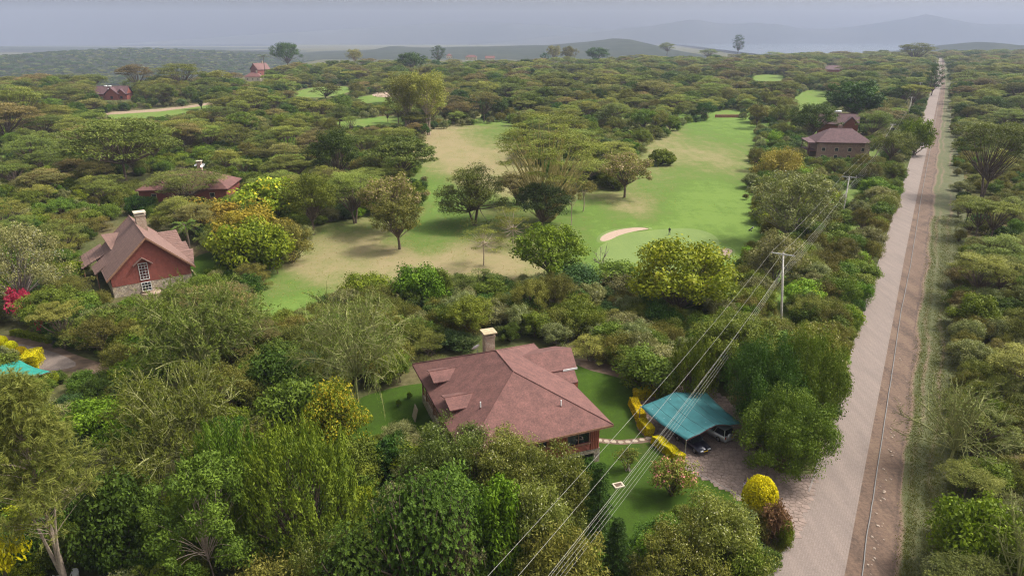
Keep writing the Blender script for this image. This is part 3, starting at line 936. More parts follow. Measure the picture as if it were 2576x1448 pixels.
def thuja(seed, lm, R=(3.6, 3.2, 3.4), zc=2.6, flames=190, per=110, bark='bark'):
    rs = np.random.RandomState(seed); lv = Leaves(); mb = MB()
    c = ell_centers(rs, flames, R, .5, -.45); c[:, 2] = np.maximum(c[:, 2]+zc, .5)
    idx = np.repeat(np.arange(len(c)), per); n = len(idx)
    t = rs.rand(n); fh = (0.9+0.9*rs.rand(len(c)))[idx]; fr = (.30+.16*rs.rand(len(c)))[idx]
    a = rs.rand(n)*2*math.pi
    rr = fr*(1-t)**.7*rs.rand(n)**.35*1.25
    out = unit(c*np.array([1, 1, .3]))[idx]
    C = c[idx] + np.stack([np.cos(a)*rr, np.sin(a)*rr, (t-.35)*fh], 1) + out*(t*fh*.28)[:, None]
    D = np.stack([np.cos(a)*.35, np.sin(a)*.35, np.ones(n)], 1) + out*.3 + rs.randn(n, 3)*.25
    Nn = np.stack([np.cos(a), np.sin(a), np.full(n, .3)], 1) + rs.randn(n, 3)*.4
    s = .7+.6*rs.rand(n); ct = .15+.5*rs.rand(len(c))
    lv.add(C, Nn, D, .20*s, .062*s, ct[idx]+rs.randn(n)*.15)
    for q in c[::3]: limb(mb, rs, (rs.randn()*.1, rs.randn()*.1, 0), q, .07, .02, .15, 4, 4)
    Cc = np.concatenate(lv.C)
    return Kind(lv.mesh('foliage'), mb.mesh('stems'), M[lm], M[bark], float(np.percentile(Cc[:, 2], 99.5)), 2*R[0]*1.1)

def rosette(seed, lm, R=(3.6, 3.6, 2.6), zc=2.2, k=520, bark='bark', nl=11, leaf=(0.34, 0.12)):
    rs = np.random.RandomState(seed); lv = Leaves(); mb = MB()
    lob = ell_centers(rs, 7, np.array(R)*.5, .6, -.3)
    c = np.concatenate([ell_centers(rs, k//9, np.array(R)*.62, .75, -.4)+l for l in lob]+[ell_centers(rs, k//4, R, .7, -.5)])
    c[:, 2] = np.maximum(c[:, 2]+zc, .2)
    idx = np.repeat(np.arange(len(c)), nl); n = len(idx)
    ax = unit(unit(c-np.array([0, 0, zc*.6])) + np.array([0, 0, .6]) + rs.randn(len(c), 3)*.3)[idx]
    side = sph(rs, n); side = unit(side-(side*ax).sum(1, keepdims=True)*ax)
    D = side*.85 + ax*(.15+.5*rs.rand(n))[:, None]
    C = c[idx] + D*leaf[0]*.55
    Nn = ax*1.0 - side*.35 + rs.randn(n, 3)*.15
    s = .75+.5*rs.rand(n); ct = .15+.6*rs.rand(len(c))
    lv.add(C, Nn, D, leaf[0]*s, leaf[1]*s, ct[idx]+rs.randn(n)*.14)
    f = ell_centers(rs, 900, np.array(R)*.72, .3, -.8); f[:, 2] = np.maximum(f[:, 2]+zc, .1)
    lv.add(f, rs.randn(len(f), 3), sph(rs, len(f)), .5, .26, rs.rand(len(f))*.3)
    for q in c[::14]: limb(mb, rs, (rs.randn()*.15, rs.randn()*.15, 0), q, .07, .02, .15, 4, 4)
    Cc = np.concatenate(lv.C)
    return Kind(lv.mesh('foliage'), mb.mesh('stems'), M[lm], M[bark], float(np.percentile(Cc[:, 2], 99.5)), 2*R[0]*1.15)

def norfolk(seed, H=8.0, Rr=2.0):
    rs = np.random.RandomState(seed); lv = Leaves(); mb = MB()
    mb.tube([(0, 0, 0), (0, 0, H*.97)], [.14, .015], 7, cap=False)
    st = []; dr = []; ln = []
    for w_ in range(17):
        z = H*(.08+.88*w_/16); r = Rr*(1-(z/H))**.75+.18
        nb = 7
        for b in range(nb):
            a = 2*math.pi*(b+.5*(w_ % 2))/nb + rs.randn()*.08
            e = np.array([math.cos(a)*r, math.sin(a)*r, z-.12*r]); limb(mb, rs, (0, 0, z), e, .03, .01, .02, 4, 3, -.1)
            for t in np.linspace(.2, 1, 8):
                p = np.array([0, 0, z])*(1-t)+e*t
                for s_ in (-1, 1):
                    st.append(p); dr.append(np.array([math.cos(a)*.6-s_*math.sin(a)*.7, math.sin(a)*.6+s_*math.cos(a)*.7, .12])); ln.append(.42*(1.15-t*.6))
    spray_leaves(lv, rs, np.array(st), np.array(dr), np.array(ln), 9, (.22, .07), .25, .3, .02)
    return Kind(lv.mesh('crown'), mb.mesh('trunk'), M['l_pine'], M['bark'], H, 2*Rr)

def palm(seed, H=4.0, fr=15, L=2.0, lm='l_green'):
    rs = np.random.RandomState(seed); lv = Leaves(); mb = MB()
    mb.tube([(0, 0, 0), (.06, 0, H*.5), (0, .05, H)], [.2, .15, .14], 7)
    st = []; dr = []; ln = []
    for i in range(fr):
        a = 2*math.pi*(i*.382); el = rs.uniform(.1, 1.15)
        d = np.array([math.cos(a)*math.cos(el), math.sin(a)*math.cos(el), math.sin(el)])
        pts = [np.array([0, 0, H])+d*L*t-np.array([0, 0, .55*L*t*t]) for t in np.linspace(0, 1, 7)]
        mb.tube([tuple(p) for p in pts], [.03, .028, .024, .02, .016, .012, .006], 4, cap=False)
        for t in np.linspace(.12, 1, 20):
            p = np.array([0, 0, H])+d*L*t-np.array([0, 0, .55*L*t*t])
            for s_ in (-1, 1):
                st.append(p); dr.append(d*.6+np.array([-math.sin(a), math.cos(a), 0])*s_*.8+np.array([0, 0, -.25])); ln.append(.55*(1.2-t*.7))
    st = np.array(st); dr = unit(np.array(dr)); ln = np.array(ln)
    lv.add(st+dr*ln[:, None]*.5, np.tile([0, 0, 1.], (len(st), 1))+rs.randn(len(st), 3)*.25, dr, ln, .07, rs.rand(len(st))*.6+.15)
    return Kind(lv.mesh('crown'), mb.mesh('trunk'), M[lm], M['bark'], H+L*.75, 2*L)

def candelabra(seed, H=5.0):
    rs = np.random.RandomState(seed); mb = MB()
    mb.tube([(0, 0, 0), (0, 0, H*.4)], [.25, .2], 7)
    st = []
    mb2 = MB()
    for i in range(34):
        a = rs.rand()*6.28; r = rs.uniform(.2, 1.9)
        zb = H*rs.uniform(.3, .5)
        mb2.tube([(0, 0, zb*.85), (math.cos(a)*r*.8, math.sin(a)*r*.8, zb), (math.cos(a)*r, math.sin(a)*r, H*rs.uniform(.75, 1.0))], [.08, .1, .07], 5)
    me = mb2.mesh('crown'); at = me.attributes.new('tint', 'FLOAT', 'FACE'); at.data.foreach_set('value', rs.rand(len(me.polygons)).astype(np.float32))
    return Kind(me, mb.mesh('trunk'), M['l_green'], M['bark'], H, 4.0)

def topiary(seed, lm='l_hedge', R=(1.15, 1.15, 1.05), n=5200, box=False, leaf=(.13, .085)):
    rs = np.random.RandomState(seed); lv = Leaves(); mb = MB()
    if box:
        p = rs.rand(n, 3)*2-1; ax = rs.choice([0, 1, 2], n, p=[.3, .25, .45]); sg = np.where(rs.rand(n) < .5, -1, 1)
        sg = np.where((ax == 2), 1, sg)
        p[np.arange(n), ax] = sg*(1-.10*rs.rand(n)**2)
        Nn = np.zeros((n, 3)); Nn[np.arange(n), ax] = sg
        C = p*np.array(R)
        C += 0.075*np.stack([np.sin(C[:, 1]*3+1), np.sin(C[:, 2]*4), np.sin(C[:, 0]*3.3)], 1)*np.array([1, 1, 1.])
    else:
        d = sph(rs, n); C = d*np.array(R)*(1-.1*rs.rand(n)**2)[:, None]; Nn = d.copy()
        C[:, 2] = np.maximum(C[:, 2], -R[2]*.75)
        C *= (1+.035*np.sin(d[:, 0:1]*7)*np.sin(d[:, 1:2]*6+2))
    C[:, 2] += R[2]
    lv.add(C, Nn*1.0+rs.randn(n, 3)*.55, sph(rs, n), leaf[0]*(.7+.6*rs.rand(n)), leaf[1], rs.rand(n)*.8+.1)
    k = n//8
    f = (rs.rand(k, 3)*2-1)*np.array(R)*(.8 if box else .62); f[:, 2] += R[2]
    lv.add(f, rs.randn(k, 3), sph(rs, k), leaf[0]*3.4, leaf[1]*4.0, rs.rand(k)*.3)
    for i in range(6): limb(mb, rs, (rs.randn()*R[0]*.3, rs.randn()*R[1]*.3, 0), (rs.randn()*R[0]*.4, rs.randn()*R[1]*.4, R[2]*1.2), .03, .015, .1, 3, 4)
    return Kind(lv.mesh('foliage'), mb.mesh('stems'), M[lm], M['bark'], 2*R[2], 2*R[0])

PLANT_N = {}
def plant(k, name, loc, sx, sz, rz, label, cat, group=None, parts=('trunk', 'crown'), sy=None):
    """one plant: an Empty at its foot with its trunk (stems) and crown (foliage)"""
    e = empty(name, loc, rz, label, cat, group, (sx, sy or sx, sz))
    c = bpy.data.objects.new(parts[1], k.crown); COL.objects.link(c); c.parent = e
    if k.trunk is not None:
        t = bpy.data.objects.new(parts[0], k.trunk); COL.objects.link(t); t.parent = e
    return e

def spot(k, name, xb, yb, ytop, wpx, label, cat='tree', group=None, rz=0.0, z0=0.0, sy=1.0):
    """place at the ground point (xb,yb), as tall and wide as measured"""
    p = G(xb, yb)
    # crown top sits at the plant's axis
    h = max(0.5, atY(xb, ytop, p.y).z)
    wd = wpx/FPX*depth(p.x, p.y, h*.6)
    parts = ('stems', 'foliage') if cat in ('shrub', 'hedge') else ('trunk', 'crown')
    e = plant(k, name, (p.x, p.y, z0), wd/k.w, h/k.h, rz, label, cat, group, parts, sy=wd/k.w*sy)
    FOOT.append((p.x, p.y, wd*0.3))
    return e
FOOT = []       # places taken by specimens (x, y, r)
# ================================================================== houses
def shingle_mat(name, c1, c2, rows=7.5, amp=0.3, mott=0.35):
    c1, c2 = [tuple(q*.84 for q in c) for c in (c1, c2)]
    m, n, b = new_mat(name)
    tc = N(n, 'ShaderNodeTexCoord'); sx = N(n, 'ShaderNodeSeparateXYZ'); n.links.new(tc.outputs['Object'], sx.inputs[0])
    ad = N(n, 'ShaderNodeMath', operation='ADD'); n.links.new(sx.outputs[0], ad.inputs[0]); n.links.new(sx.outputs[1], ad.inputs[1])
    ml = N(n, 'ShaderNodeMath', operation='MULTIPLY'); n.links.new(sx.outputs[2], ml.inputs[0]); ml.inputs[1].default_value = 2.2
    cb = N(n, 'ShaderNodeCombineXYZ'); n.links.new(ad.outputs[0], cb.inputs[0]); n.links.new(ml.outputs[0], cb.inputs[1])
    br = N(n, 'ShaderNodeTexBrick'); br.inputs['Scale'].default_value = rows/2.2
    br.inputs['Color1'].default_value = (*c1, 1); br.inputs['Color2'].default_value = (*c2, 1)
    br.inputs['Mortar'].default_value = (*[c*0.55 for c in c1], 1); br.inputs['Mortar Size'].default_value = 0.025
    n.links.new(cb.outputs[0], br.inputs['Vector'])
    f = noise(n, tc.outputs['Object'], 0.9, 6, 0.7); g = noise(n, tc.outputs['Object'], 5.5, 5, 0.7)
    c = mixc(n, 1.0, br.outputs[0], ramp(n, f, [(0.3, (1-mott,)*3), (0.7, (1+mott*0.8,)*3)]), 'MULTIPLY')
    c = mixc(n, 1.0, c, ramp(n, g, [(0.3, (1-amp,)*3), (0.7, (1+amp,)*3)]), 'MULTIPLY')
    n.links.new(c, b.inputs['Base Color']); b.inputs['Roughness'].default_value = 0.85
    bump(n, b, g, 0.3, 0.03)
    return m
M['shingle'] = shingle_mat('roof_shingle', (0.205, 0.088, 0.070), (0.170, 0.072, 0.062))
M['shingle2'] = shingle_mat('roof_shingle_purple', (0.15, 0.075, 0.078), (0.125, 0.062, 0.068))
M['tile'] = shingle_mat('roof_tile', (0.27, 0.155, 0.12), (0.235, 0.13, 0.105), rows=2.2, amp=0.15, mott=0.2)
M['redroof'] = simple('red_metal_roof', (0.15, 0.060, 0.050), 0.7, 0.2, 1.0)

def stone_mat(name, cols, scale, joint=(0.22, 0.18, 0.14)):
    m, n, b = new_mat(name)
    co = coords(n)
    v = N(n, 'ShaderNodeTexVoronoi'); v.inputs['Scale'].default_value = scale; n.links.new(co, v.inputs['Vector'])
    v2 = N(n, 'ShaderNodeTexVoronoi', feature='DISTANCE_TO_EDGE'); v2.inputs['Scale'].default_value = scale; n.links.new(co, v2.inputs['Vector'])
    sp = N(n, 'ShaderNodeSeparateColor'); n.links.new(v.outputs['Color'], sp.inputs[0])
    c = ramp(n, sp.outputs[0], [(i/(len(cols)-1), q) for i, q in enumerate(cols)])
    edge = ramp(n, v2.outputs['Distance'], [(0.02, (0, 0, 0)), (0.08, (1, 1, 1))])
    sp2 = N(n, 'ShaderNodeSeparateColor'); n.links.new(edge, sp2.inputs[0])
    c = mixc(n, sp2.outputs[0], joint, c)
    n.links.new(c, b.inputs['Base Color']); b.inputs['Roughness'].default_value = 0.95
    bump(n, b, sp2.outputs[0], 0.6, 0.05)
    return m
M['stone'] = stone_mat('rubble_stone', [(0.24, 0.19, 0.16), (0.42, 0.33, 0.22), (0.50, 0.42, 0.32), (0.33, 0.25, 0.20), (0.55, 0.47, 0.36)], 2.6)
M['stone2'] = stone_mat('chimney_stone', [(0.40, 0.30, 0.22), (0.34, 0.24, 0.17), (0.47, 0.38, 0.28)], 3.2, (0.30, 0.22, 0.16))
M['brickwall'] = stone_mat('brown_masonry', [(0.26, 0.16, 0.13), (0.30, 0.19, 0.15), (0.22, 0.13, 0.11)], 2.0, (0.2, 0.13, 0.11))
M['redwood'] = simple('red_stained_boards', (0.29, 0.080, 0.048), 0.7, 0.28, 4.0)
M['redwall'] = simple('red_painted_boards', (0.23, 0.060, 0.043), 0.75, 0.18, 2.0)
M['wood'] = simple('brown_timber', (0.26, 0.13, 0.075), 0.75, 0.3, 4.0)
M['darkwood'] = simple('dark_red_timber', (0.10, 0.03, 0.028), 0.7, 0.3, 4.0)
M['white'] = simple('white_paint', (0.78, 0.77, 0.74), 0.55, 0.06, 3)
M['cream'] = simple('cream_trim', (0.55, 0.46, 0.34), 0.7, 0.12, 3)
M['dark'] = simple('dark_void', (0.015, 0.014, 0.015), 0.8, 0.2, 3)
M['steel'] = simple('grey_steel', (0.32, 0.33, 0.34), 0.45, 0.15, 5, metal=0.6)
M['cloth'] = simple('white_curtain', (0.62, 0.60, 0.66), 0.9, 0.08, 3)
def glass_mat():
    m, n, b = new_mat('window_glass')
    b.inputs['Base Color'].default_value = (0.02, 0.025, 0.028, 1); b.inputs['Roughness'].default_value = 0.06; b.inputs['Specular IOR Level'].default_value = 0.6
    tr = N(n, 'ShaderNodeBsdfTransparent'); mx = N(n, 'ShaderNodeMixShader'); mx.inputs[0].default_value = 0.5
    n.links.new(b.outputs[0], mx.inputs[1]); n.links.new(tr.outputs[0], mx.inputs[2]); n.links.new(mx.outputs[0], n.nodes['Material Output'].inputs[0])
    return m
M['glass'] = glass_mat()
m, n, b = new_mat('dark_pane'); b.inputs['Base Color'].default_value = (0.02, 0.022, 0.026, 1); b.inputs['Roughness'].default_value = 0.08
f = noise(n, coords(n), 1.5); n.links.new(ramp(n, f, [(0.3, (0.012, 0.013, 0.016)), (0.7, (0.04, 0.045, 0.05))]), b.inputs['Base Color'])
M['pane'] = m

FOOTPRINT = []      # (x, y, rot, x0, x1, y0, y1) world rectangles kept free of plants

def roof_mesh(pts, faces, soffit, drop):
    """pts/faces = upper surfaces; soffit = rim polygon indices; closes it underneath"""
    mb = MB(); mb.add(pts, faces)
    rim = [Vector(pts[i]) for i in soffit]
    low = [p - Vector((0, 0, drop)) for p in rim]
    k = len(rim)
    mb.add(rim + low, [(i, i+k, (i+1) % k+k, (i+1) % k) for i in range(k)] + [tuple(range(2*k-1, k-1, -1))])
    return mb

# ------------------------------------------------------------------ the near house
A_, B_, EH, RH = 16.65, 21.76, 5.0, 9.0
HX, HY, HR = -4.70, 57.26, R_(21.2)
house = empty('hip_roof_house', (HX, HY, 0), HR, 'large house with red-brown hipped shingle roof, stone base and log-board walls', 'house')
FOOTPRINT.append((HX, HY, HR, -0.4, A_+2.4, 0.2, B_+0.4))
mid = A_/2
hp = [(0,0,EH),(A_,0,EH),(A_,B_,EH),(0,B_,EH),(mid,8.0,RH),(mid,13.76,RH)]
rf = roof_mesh(hp, [(0,1,4),(1,2,5,4),(2,3,5),(3,0,4,5)], [0,1,2,3], 0.20).build('roof', M['shingle'], house)
for a, b in ((0,4),(1,4),(4,5),(2,5),(3,5)):
    MB().tube([Vector(hp[a])+Vector((0,0,0.015)), Vector(hp[b])+Vector((0,0,0.015))], 0.075, 6).build('hip_cap', M['shingle'], rf)
def fascia(a, b, nm='fascia', mat='darkwood', h=0.26, t=0.05, par=None):
    a, b = Vector(a), Vector(b); d = (b-a).normalized(); nr = Vector((d.y, -d.x, 0))*t
    mb = MB(); z = Vector((0, 0, -h)); u = Vector((0, 0, 0.02))
    a2, b2 = a+nr*.2+u*0, b+nr*.2
    mb.add([a2+z, b2+z, b2+nr+z, a2+nr+z, a2-u, b2-u, b2+nr-u, a2+nr-u], [(3,2,1,0),(4,5,6,7),(0,1,5,4),(1,2,6,5),(2,3,7,6),(3,0,4,7)])
    return mb.build(nm, M[mat], par if par is not None else house)
fascia(hp[0], hp[1], mat='wood'); fascia(hp[3], hp[0]); fascia(hp[1], hp[2]); fascia(hp[2], hp[3])
k_ = (RH-EH)/mid
def roofz(a): return EH + k_*min(a, A_-a)
for yr, hw in ((15.45, 1.75), (8.85, 1.8)):          # two dormers on the left slope
    x0_ = 0.55; zr, ze = 6.85, 6.2
    xi = (zr-EH)/k_; xe = (ze-EH)/k_
    mb = MB()
    pts = [(x0_, yr, zr), (xi+0.3, yr, zr), (xe+0.3, yr-hw, ze), (x0_+.1, yr-hw, ze), (xe+0.3, yr+hw, ze), (x0_+.1, yr+hw, ze)]
    mb.add(pts, [(0,3,2,1), (0,1,4,5)]); dz = Vector((0,0,-.1))
    mb.add([Vector(p)+dz for p in pts], [(0,1,2,3), (0,5,4,1)])
    mb.add([pts[3], pts[2], Vector(pts[2])+dz, Vector(pts[3])+dz], [(0,3,2,1)]); mb.add([pts[0], pts[3], Vector(pts[3])+dz, Vector(pts[0])+dz], [(0,3,2,1)]); mb.add([pts[0], pts[5], Vector(pts[5])+dz, Vector(pts[0])+dz], [(0,1,2,3)])
    dm = mb.build('dormer_roof', M['shingle'], house)
    cw = MB(); xw = x0_+0.55
    cw.prism([(xw, yr-hw+.35, roofz(xw)-.1), (xw, yr+hw-.35, roofz(xw)-.1), (xw, yr+hw-.35, ze-.08), (xw, yr, zr-.16), (xw, yr-hw+.35, ze-.08)], (1.5, 0, 0))
    cw.build('dormer_wall', M['darkwood'], house)
    pn = MB().box((xw-.03, yr-.7, roofz(xw)+.15), (xw-.008, yr+.7, ze-.05)).build('window', M['pane'], house)
    MB().tube([(x0_+.05, yr, zr+.02), (xi+.25, yr, zr+.02)], .06, 5).build('ridge_cap', M['shingle'], dm)
# wing on the right slope
wg = MB()
xr = A_-(7.2-EH)/k_
up_ = [(xr-.3,14.7,7.2),(18.7,14.7,7.2),(18.0,11.55,6.05),(A_-(6.05-EH)/k_-.3,11.55,6.05)]
wg.slab(up_, 0.14); wing = wg.build('wing_roof', M['shingle'], house)
MB().slab([(xr-.3,14.71,7.2),(A_-(5.6-EH)/k_-.3,18.6,5.75),(18.3,18.6,5.75),(18.7,14.71,7.2)][::-1], 0.14).build('wing_roof_back', M['shingle'], house)
MB().slab([(13.9,11.9,6.0),(17.7,11.9,6.0),(17.3,9.7,5.15),(15.9,9.7,5.15)], 0.14).build('wing_roof_lower', M['shingle'], house)
MB().prism([(18.02,11.50,5.88),(18.02,11.50,6.10),(16.1,11.50,6.10),(16.1,11.50,5.88)], (0, -0.06, 0)).build('white_fascia', M['white'], house)
MB().prism([(17.4,10.0,0),(17.4,18.2,0),(17.4,18.2,5.7),(17.4,14.7,6.95),(17.4,11.6,5.75),(17.4,10.0,5.05)], (-1.6,0,0)).build('wing_wall', M['redwood'], house)
# chimney
ch = MB(); ch.box((7.8,15.95,5.5),(9.0,17.1,10.5)); ch.box((7.73,15.88,10.5),(9.07,17.17,10.72)); chm = ch.build('chimney', M['stone2'], house); chm.location = (0, 0, -.75)
cp = MB(); cp.box((7.8,15.95,10.72),(8.05,17.15,10.98)); cp.build('chimney_pier', M['stone2'], chm); cp = MB(); cp.box((8.8,15.95,10.72),(9.05,17.15,10.98))
cp.build('chimney_pier', M['stone2'], chm)
MB().slab([(7.55,15.7,11.12),(9.25,15.7,11.12),(9.25,17.35,11.12),(7.55,17.35,11.12)], 0.13).build('chimney_cap', simple('mossy_slab', (0.42, 0.33, 0.20), 0.95, 0.3, 3), chm)
MB().box((7.95,16.1,10.73),(8.95,17.0,10.95)).build('flue', M['dark'], chm)
# vents
for a, b in ((3.6, 5.55), (11.9, 3.1)):
    z = EH + k_*min(a, b, A_-a)
    MB().tube([(a, b, z-.1), (a, b, z+.75)], .07, 8).build('vent_pipe', M['white'], house)
    MB().lathe([(.16, z+.0), (.09, z+.12)], (a, b, 0), 8).build('vent_flashing', M['shingle'], house)
# walls: stone base, log boards, windows
wl = MB()
wx0, wx1, wy0, wy1 = 0.95, A_-0.95, 0.95, B_-0.95
wl.box((wx0, wy0, -.2), (12.2, wy0+.3, 1.75)); wl.box((15.0, wy0, -.2), (wx1, wy0+.3, 1.75)); wl.box((12.2, wy0, 1.25), (15.0, wy0+.3, 1.75))
wl.box((wx1-.3, wy0+.3, -.2), (wx1, wy1, 1.75)); wl.box((wx0, wy0+.3, -.2), (wx0+.35, 7.6, EH-.25)); wl.box((2.3, 7.6, -.2), (2.6, wy1, 1.75)); wl.box((2.6, wy1-.3, -.2), (wx1-.3, wy1, 1.75))
wl.build('stone_base', M['stone'], house)
MB().box((12.22, wy0+.35, 0.0), (14.98, wy0+.42, 1.25)).build('basement_opening', M['dark'], house)
MB().box((wx1-.28, wy0+.32, 1.75), (wx1-.05, wy1-.3, EH-.22)).build('side_wall', M['redwood'], house)
MB().box((2.32, 7.6, 1.75), (2.55, wy1-.3, EH-.22)).build('veranda_wall', M['redwood'], house)
MB().box((2.6, wy1-.28, 1.75), (wx1-.3, wy1-.05, EH-.22)).build('back_wall', M['redwood'], house)
# front: log boards (half-round) each its own piece
wins = [(11.75, 14.35, 2.75, 4.30), (8.35, 9.35, 3.30, 4.30)]
log = MB()
def half_log(z0, z1):
    q = MB(); pr = [(math.cos(a)*.105, -math.sin(a)*.075) for a in np.linspace(0, math.pi, 6)]
    q.prism([(x, y, z0) for x, y in pr], (0, 0, z1-z0)); return q.mesh('log_board')
full = half_log(1.75, 4.76)
parts_ = {}
x = wx0 + .12
while x < wx1-.05:
    segs = [(1.75, 4.76)]
    for (a, b, c, d) in wins:
        if a-.1 < x < b+.1: segs = [(d, 4.76)]
    for sgm in segs:
        if sgm not in parts_: parts_[sgm] = full if sgm == (1.75, 4.76) else half_log(*sgm)
        o = mobj('log_board', parts_[sgm], None, house)
        if not o.data.materials: o.data.materials.append(M['redwood'])
        o.location = (x, wy0+.05, 0)
    x += .215
bw = MB(); xs_ = [wx0+.3, 8.35, 9.35, 11.75, 14.35, wx1-.3]
for i in range(0, 5):
    if i in (1, 3): continue
    bw.box((xs_[i], wy0+.05, 1.75), (xs_[i+1], wy0+.25, 4.76))
for (a, b, c, d) in wins: bw.box((a, wy0+.06, 1.75), (b, wy0+.24, c)); bw.box((a, wy0+.06, d), (b, wy0+.24, 4.76))
bw.build('front_wall', M['darkwood'], house)
for (a, b, c, d) in wins:
    z = 1.82
    while z < c-.12:
        MB().tube([(a-.08, wy0+.03, z+.07), (b+.08, wy0+.03, z+.07)], .075, 6).build('rail_board', M['redwood'], house); z += .16
    fr = MB(); fr.box((a-.06, wy0-.02, c), (a+.03, wy0+.12, d)); fr.box((b-.03, wy0-.02, c), (b+.06, wy0+.12, d)); fr.box((a+.03, wy0-.02, d-.06), (b-.03, wy0+.12, d)); fr.box(((a+b)/2-.025, wy0, c), ((a+b)/2+.025, wy0+.1, d-.06))
    wn = fr.build('window', M['wood'], house)
    MB().box((a-.14, wy0-.16, c-.10), (b+.14, wy0+.1, c-.005)).build('window_sill', M['wood'], wn)
    MB().box((a+.03, wy0+.09, c), (b-.03, wy0+.105, d-.06)).build('pane', M['glass'], wn)
    cur = MB(); 
    if b-a > 2: cur.add([(a+.05, wy0+.2, c+.02), (a+1.15, wy0+.2, c+.02), (a+1.1, wy0+.2, c+.55), (a+.75, wy0+.2, d-.1), (a+.05, wy0+.22, d-.1)], [(0,1,2,3,4)])
    else: cur.add([(a+.05, wy0+.2, c+.02), (b-.05, wy0+.2, c+.02), (b-.05, wy0+.2, d-.3), (a+.05, wy0+.22, d-.1)], [(0,1,2,3)])
    cur.build('curtain', M['cloth'], wn)
# veranda on the left side
MB().box((.75, 7.7, -.1), (2.3, 20.6, 1.15)).build('veranda_floor', M['stone'], house)
for b in (8.2, 11.6, 15.2, 18.6, 20.4):
    MB().box((.78, b-.09, 1.15), (.96, b+.09, EH-.22)).build('veranda_post', M['wood'], house)
for z in (2.05, 1.6): MB().box((.82, 8.3, z), (.92, 20.3, z+.09)).build('veranda_rail', M['wood'], house)
MB().box((.72, 8.0, EH-.5), (1.0, 20.6, EH-.225)).build('veranda_beam', M['cream'], house)
mb = MB(); mb.add([(-1.3,16.2,.0),(-.9,16.2,1.6),(-.9,17.7,1.6),(-1.3,17.7,.0),(-1.22,16.2,.0),(-.82,16.2,1.6),(-.82,17.7,1.6),(-1.22,17.7,0)], [(0,1,2,3),(7,6,5,4),(0,4,5,1),(1,5,6,2),(2,6,7,3)])
o = mb.build('leaning_board', M['bark_pale'] if 'bark_pale' in M else M['wood']); o.location = (HX, HY, 0); o.rotation_euler = (0, 0, HR); tag(o, 'grey board leaning by the veranda of the large house', 'board')
# satellite dish beside the chimney
dish = empty('satellite_dish', (Matrix.Rotation(HR, 3, 'Z') @ Vector((6.9, 16.35, 0))) + Vector((HX, HY, EH+k_*(B_-16.35)-.02)), HR+2.0, 'white satellite dish on the roof beside the stone chimney', 'satellite dish')
ds = MB().lathe([(.02, 0), (.3, .05), (.5, .14), (.58, .21), (.56, .225), (.3, .08), (.02, .03)], (0, 0, 0), 16).build('reflector', M['white'], dish); ds.location = (.2, 0, .75); ds.rotation_euler = (0, R_(48), 0)
MB().tube([(0, 0, -.1), (0, 0, .7), (.2, 0, .75)], .03, 6).build('mast', M['steel'], dish)
MB().tube([(.2, 0, .55), (.75, 0, .85), (.72, 0, 1.05)], .018, 5).build('feed_arm', M['steel'], dish)

# ------------------------------------------------------------------ the red gabled house
OX, OY, OR = -70.9, 112.24, R_(35.5)
W2, L2, E2, R2 = 14.6, 19.0, 3.5, 10.3
h2 = empty('gabled_house', (OX, OY, 0), OR, 'red gabled house with stone base and pinkish tiled roof', 'house')
FOOTPRINT.append((OX, OY, OR, -3.0, W2+2.0, 0.3, L2+3))
def course_roof(p_eave0, p_eave1, p_top1, p_top0, rows, parent, name='roof_slope', lift=.05, mat='tile'):
    """overlapping tile courses from eave to top"""
    e0, e1, t1, t0 = map(Vector, (p_eave0, p_eave1, p_top1, p_top0))
    nrm = (e1-e0).cross(t0-e0).normalized()
    if nrm.z < 0: nrm = -nrm
    mb = MB()
    for i in range(rows):
        a, b = i/rows, (i+1)/rows
        l0, l1 = e0.lerp(t0, a), e1.lerp(t1, a); u0, u1 = e0.lerp(t0, b), e1.lerp(t1, b)
        up = nrm*lift
        mb.add([l0+up, l1+up, u1, u0, l0-nrm*.02, l1-nrm*.02], [(0,1,2,3), (4,5,1,0), (0,3,4), (1,5,2)])
    mb.add([e0-nrm*.12, e1-nrm*.12, t1-nrm*.12, t0-nrm*.12], [(3,2,1,0)])
    return mb.build(name, M[mat], parent)
hw2 = W2/2
course_roof((0,0,E2),(0,L2,E2),(hw2,L2,R2),(hw2,0,R2), 22, h2)
course_roof((W2,0,E2),(W2,L2,E2),(hw2,L2,R2),(hw2,0,R2), 22, h2)
MB().tube([(hw2,-.05,R2+.05),(hw2,L2+.05,R2+.05)], .1, 6).build('ridge_cap', M['tile'], h2)
for xa in (0, W2):     # barge boards
    for yb in (-.06, L2+.0):
        mb = MB(); d = Vector((hw2-xa, 0, R2-E2)); 
        mb.prism([(xa, yb, E2+.1), (hw2, yb, R2+.1), (hw2, yb, R2-.3), (xa, yb, E2-.3)], (0, .08, 0)); mb.build('barge_board', M['wood'], h2)
fx0, fx1, fy = 0.75, W2-.75, 0.75
zt = lambda x: E2 + (R2-E2)/hw2*min(x, W2-x) - .2
MB().box((fx0, fy, -.3), (fx1, fy+.4, 2.05)).build('stone_base', M['stone'], h2)
st = MB(); st.box((fx0, fy+.4, -.3), (fx0+.35, L2-.7, 2.05)); st.box((fx1-.35, fy+.4, -.3), (fx1, L2-.7, 2.05)); st.build('stone_side_base', M['stone'], h2)
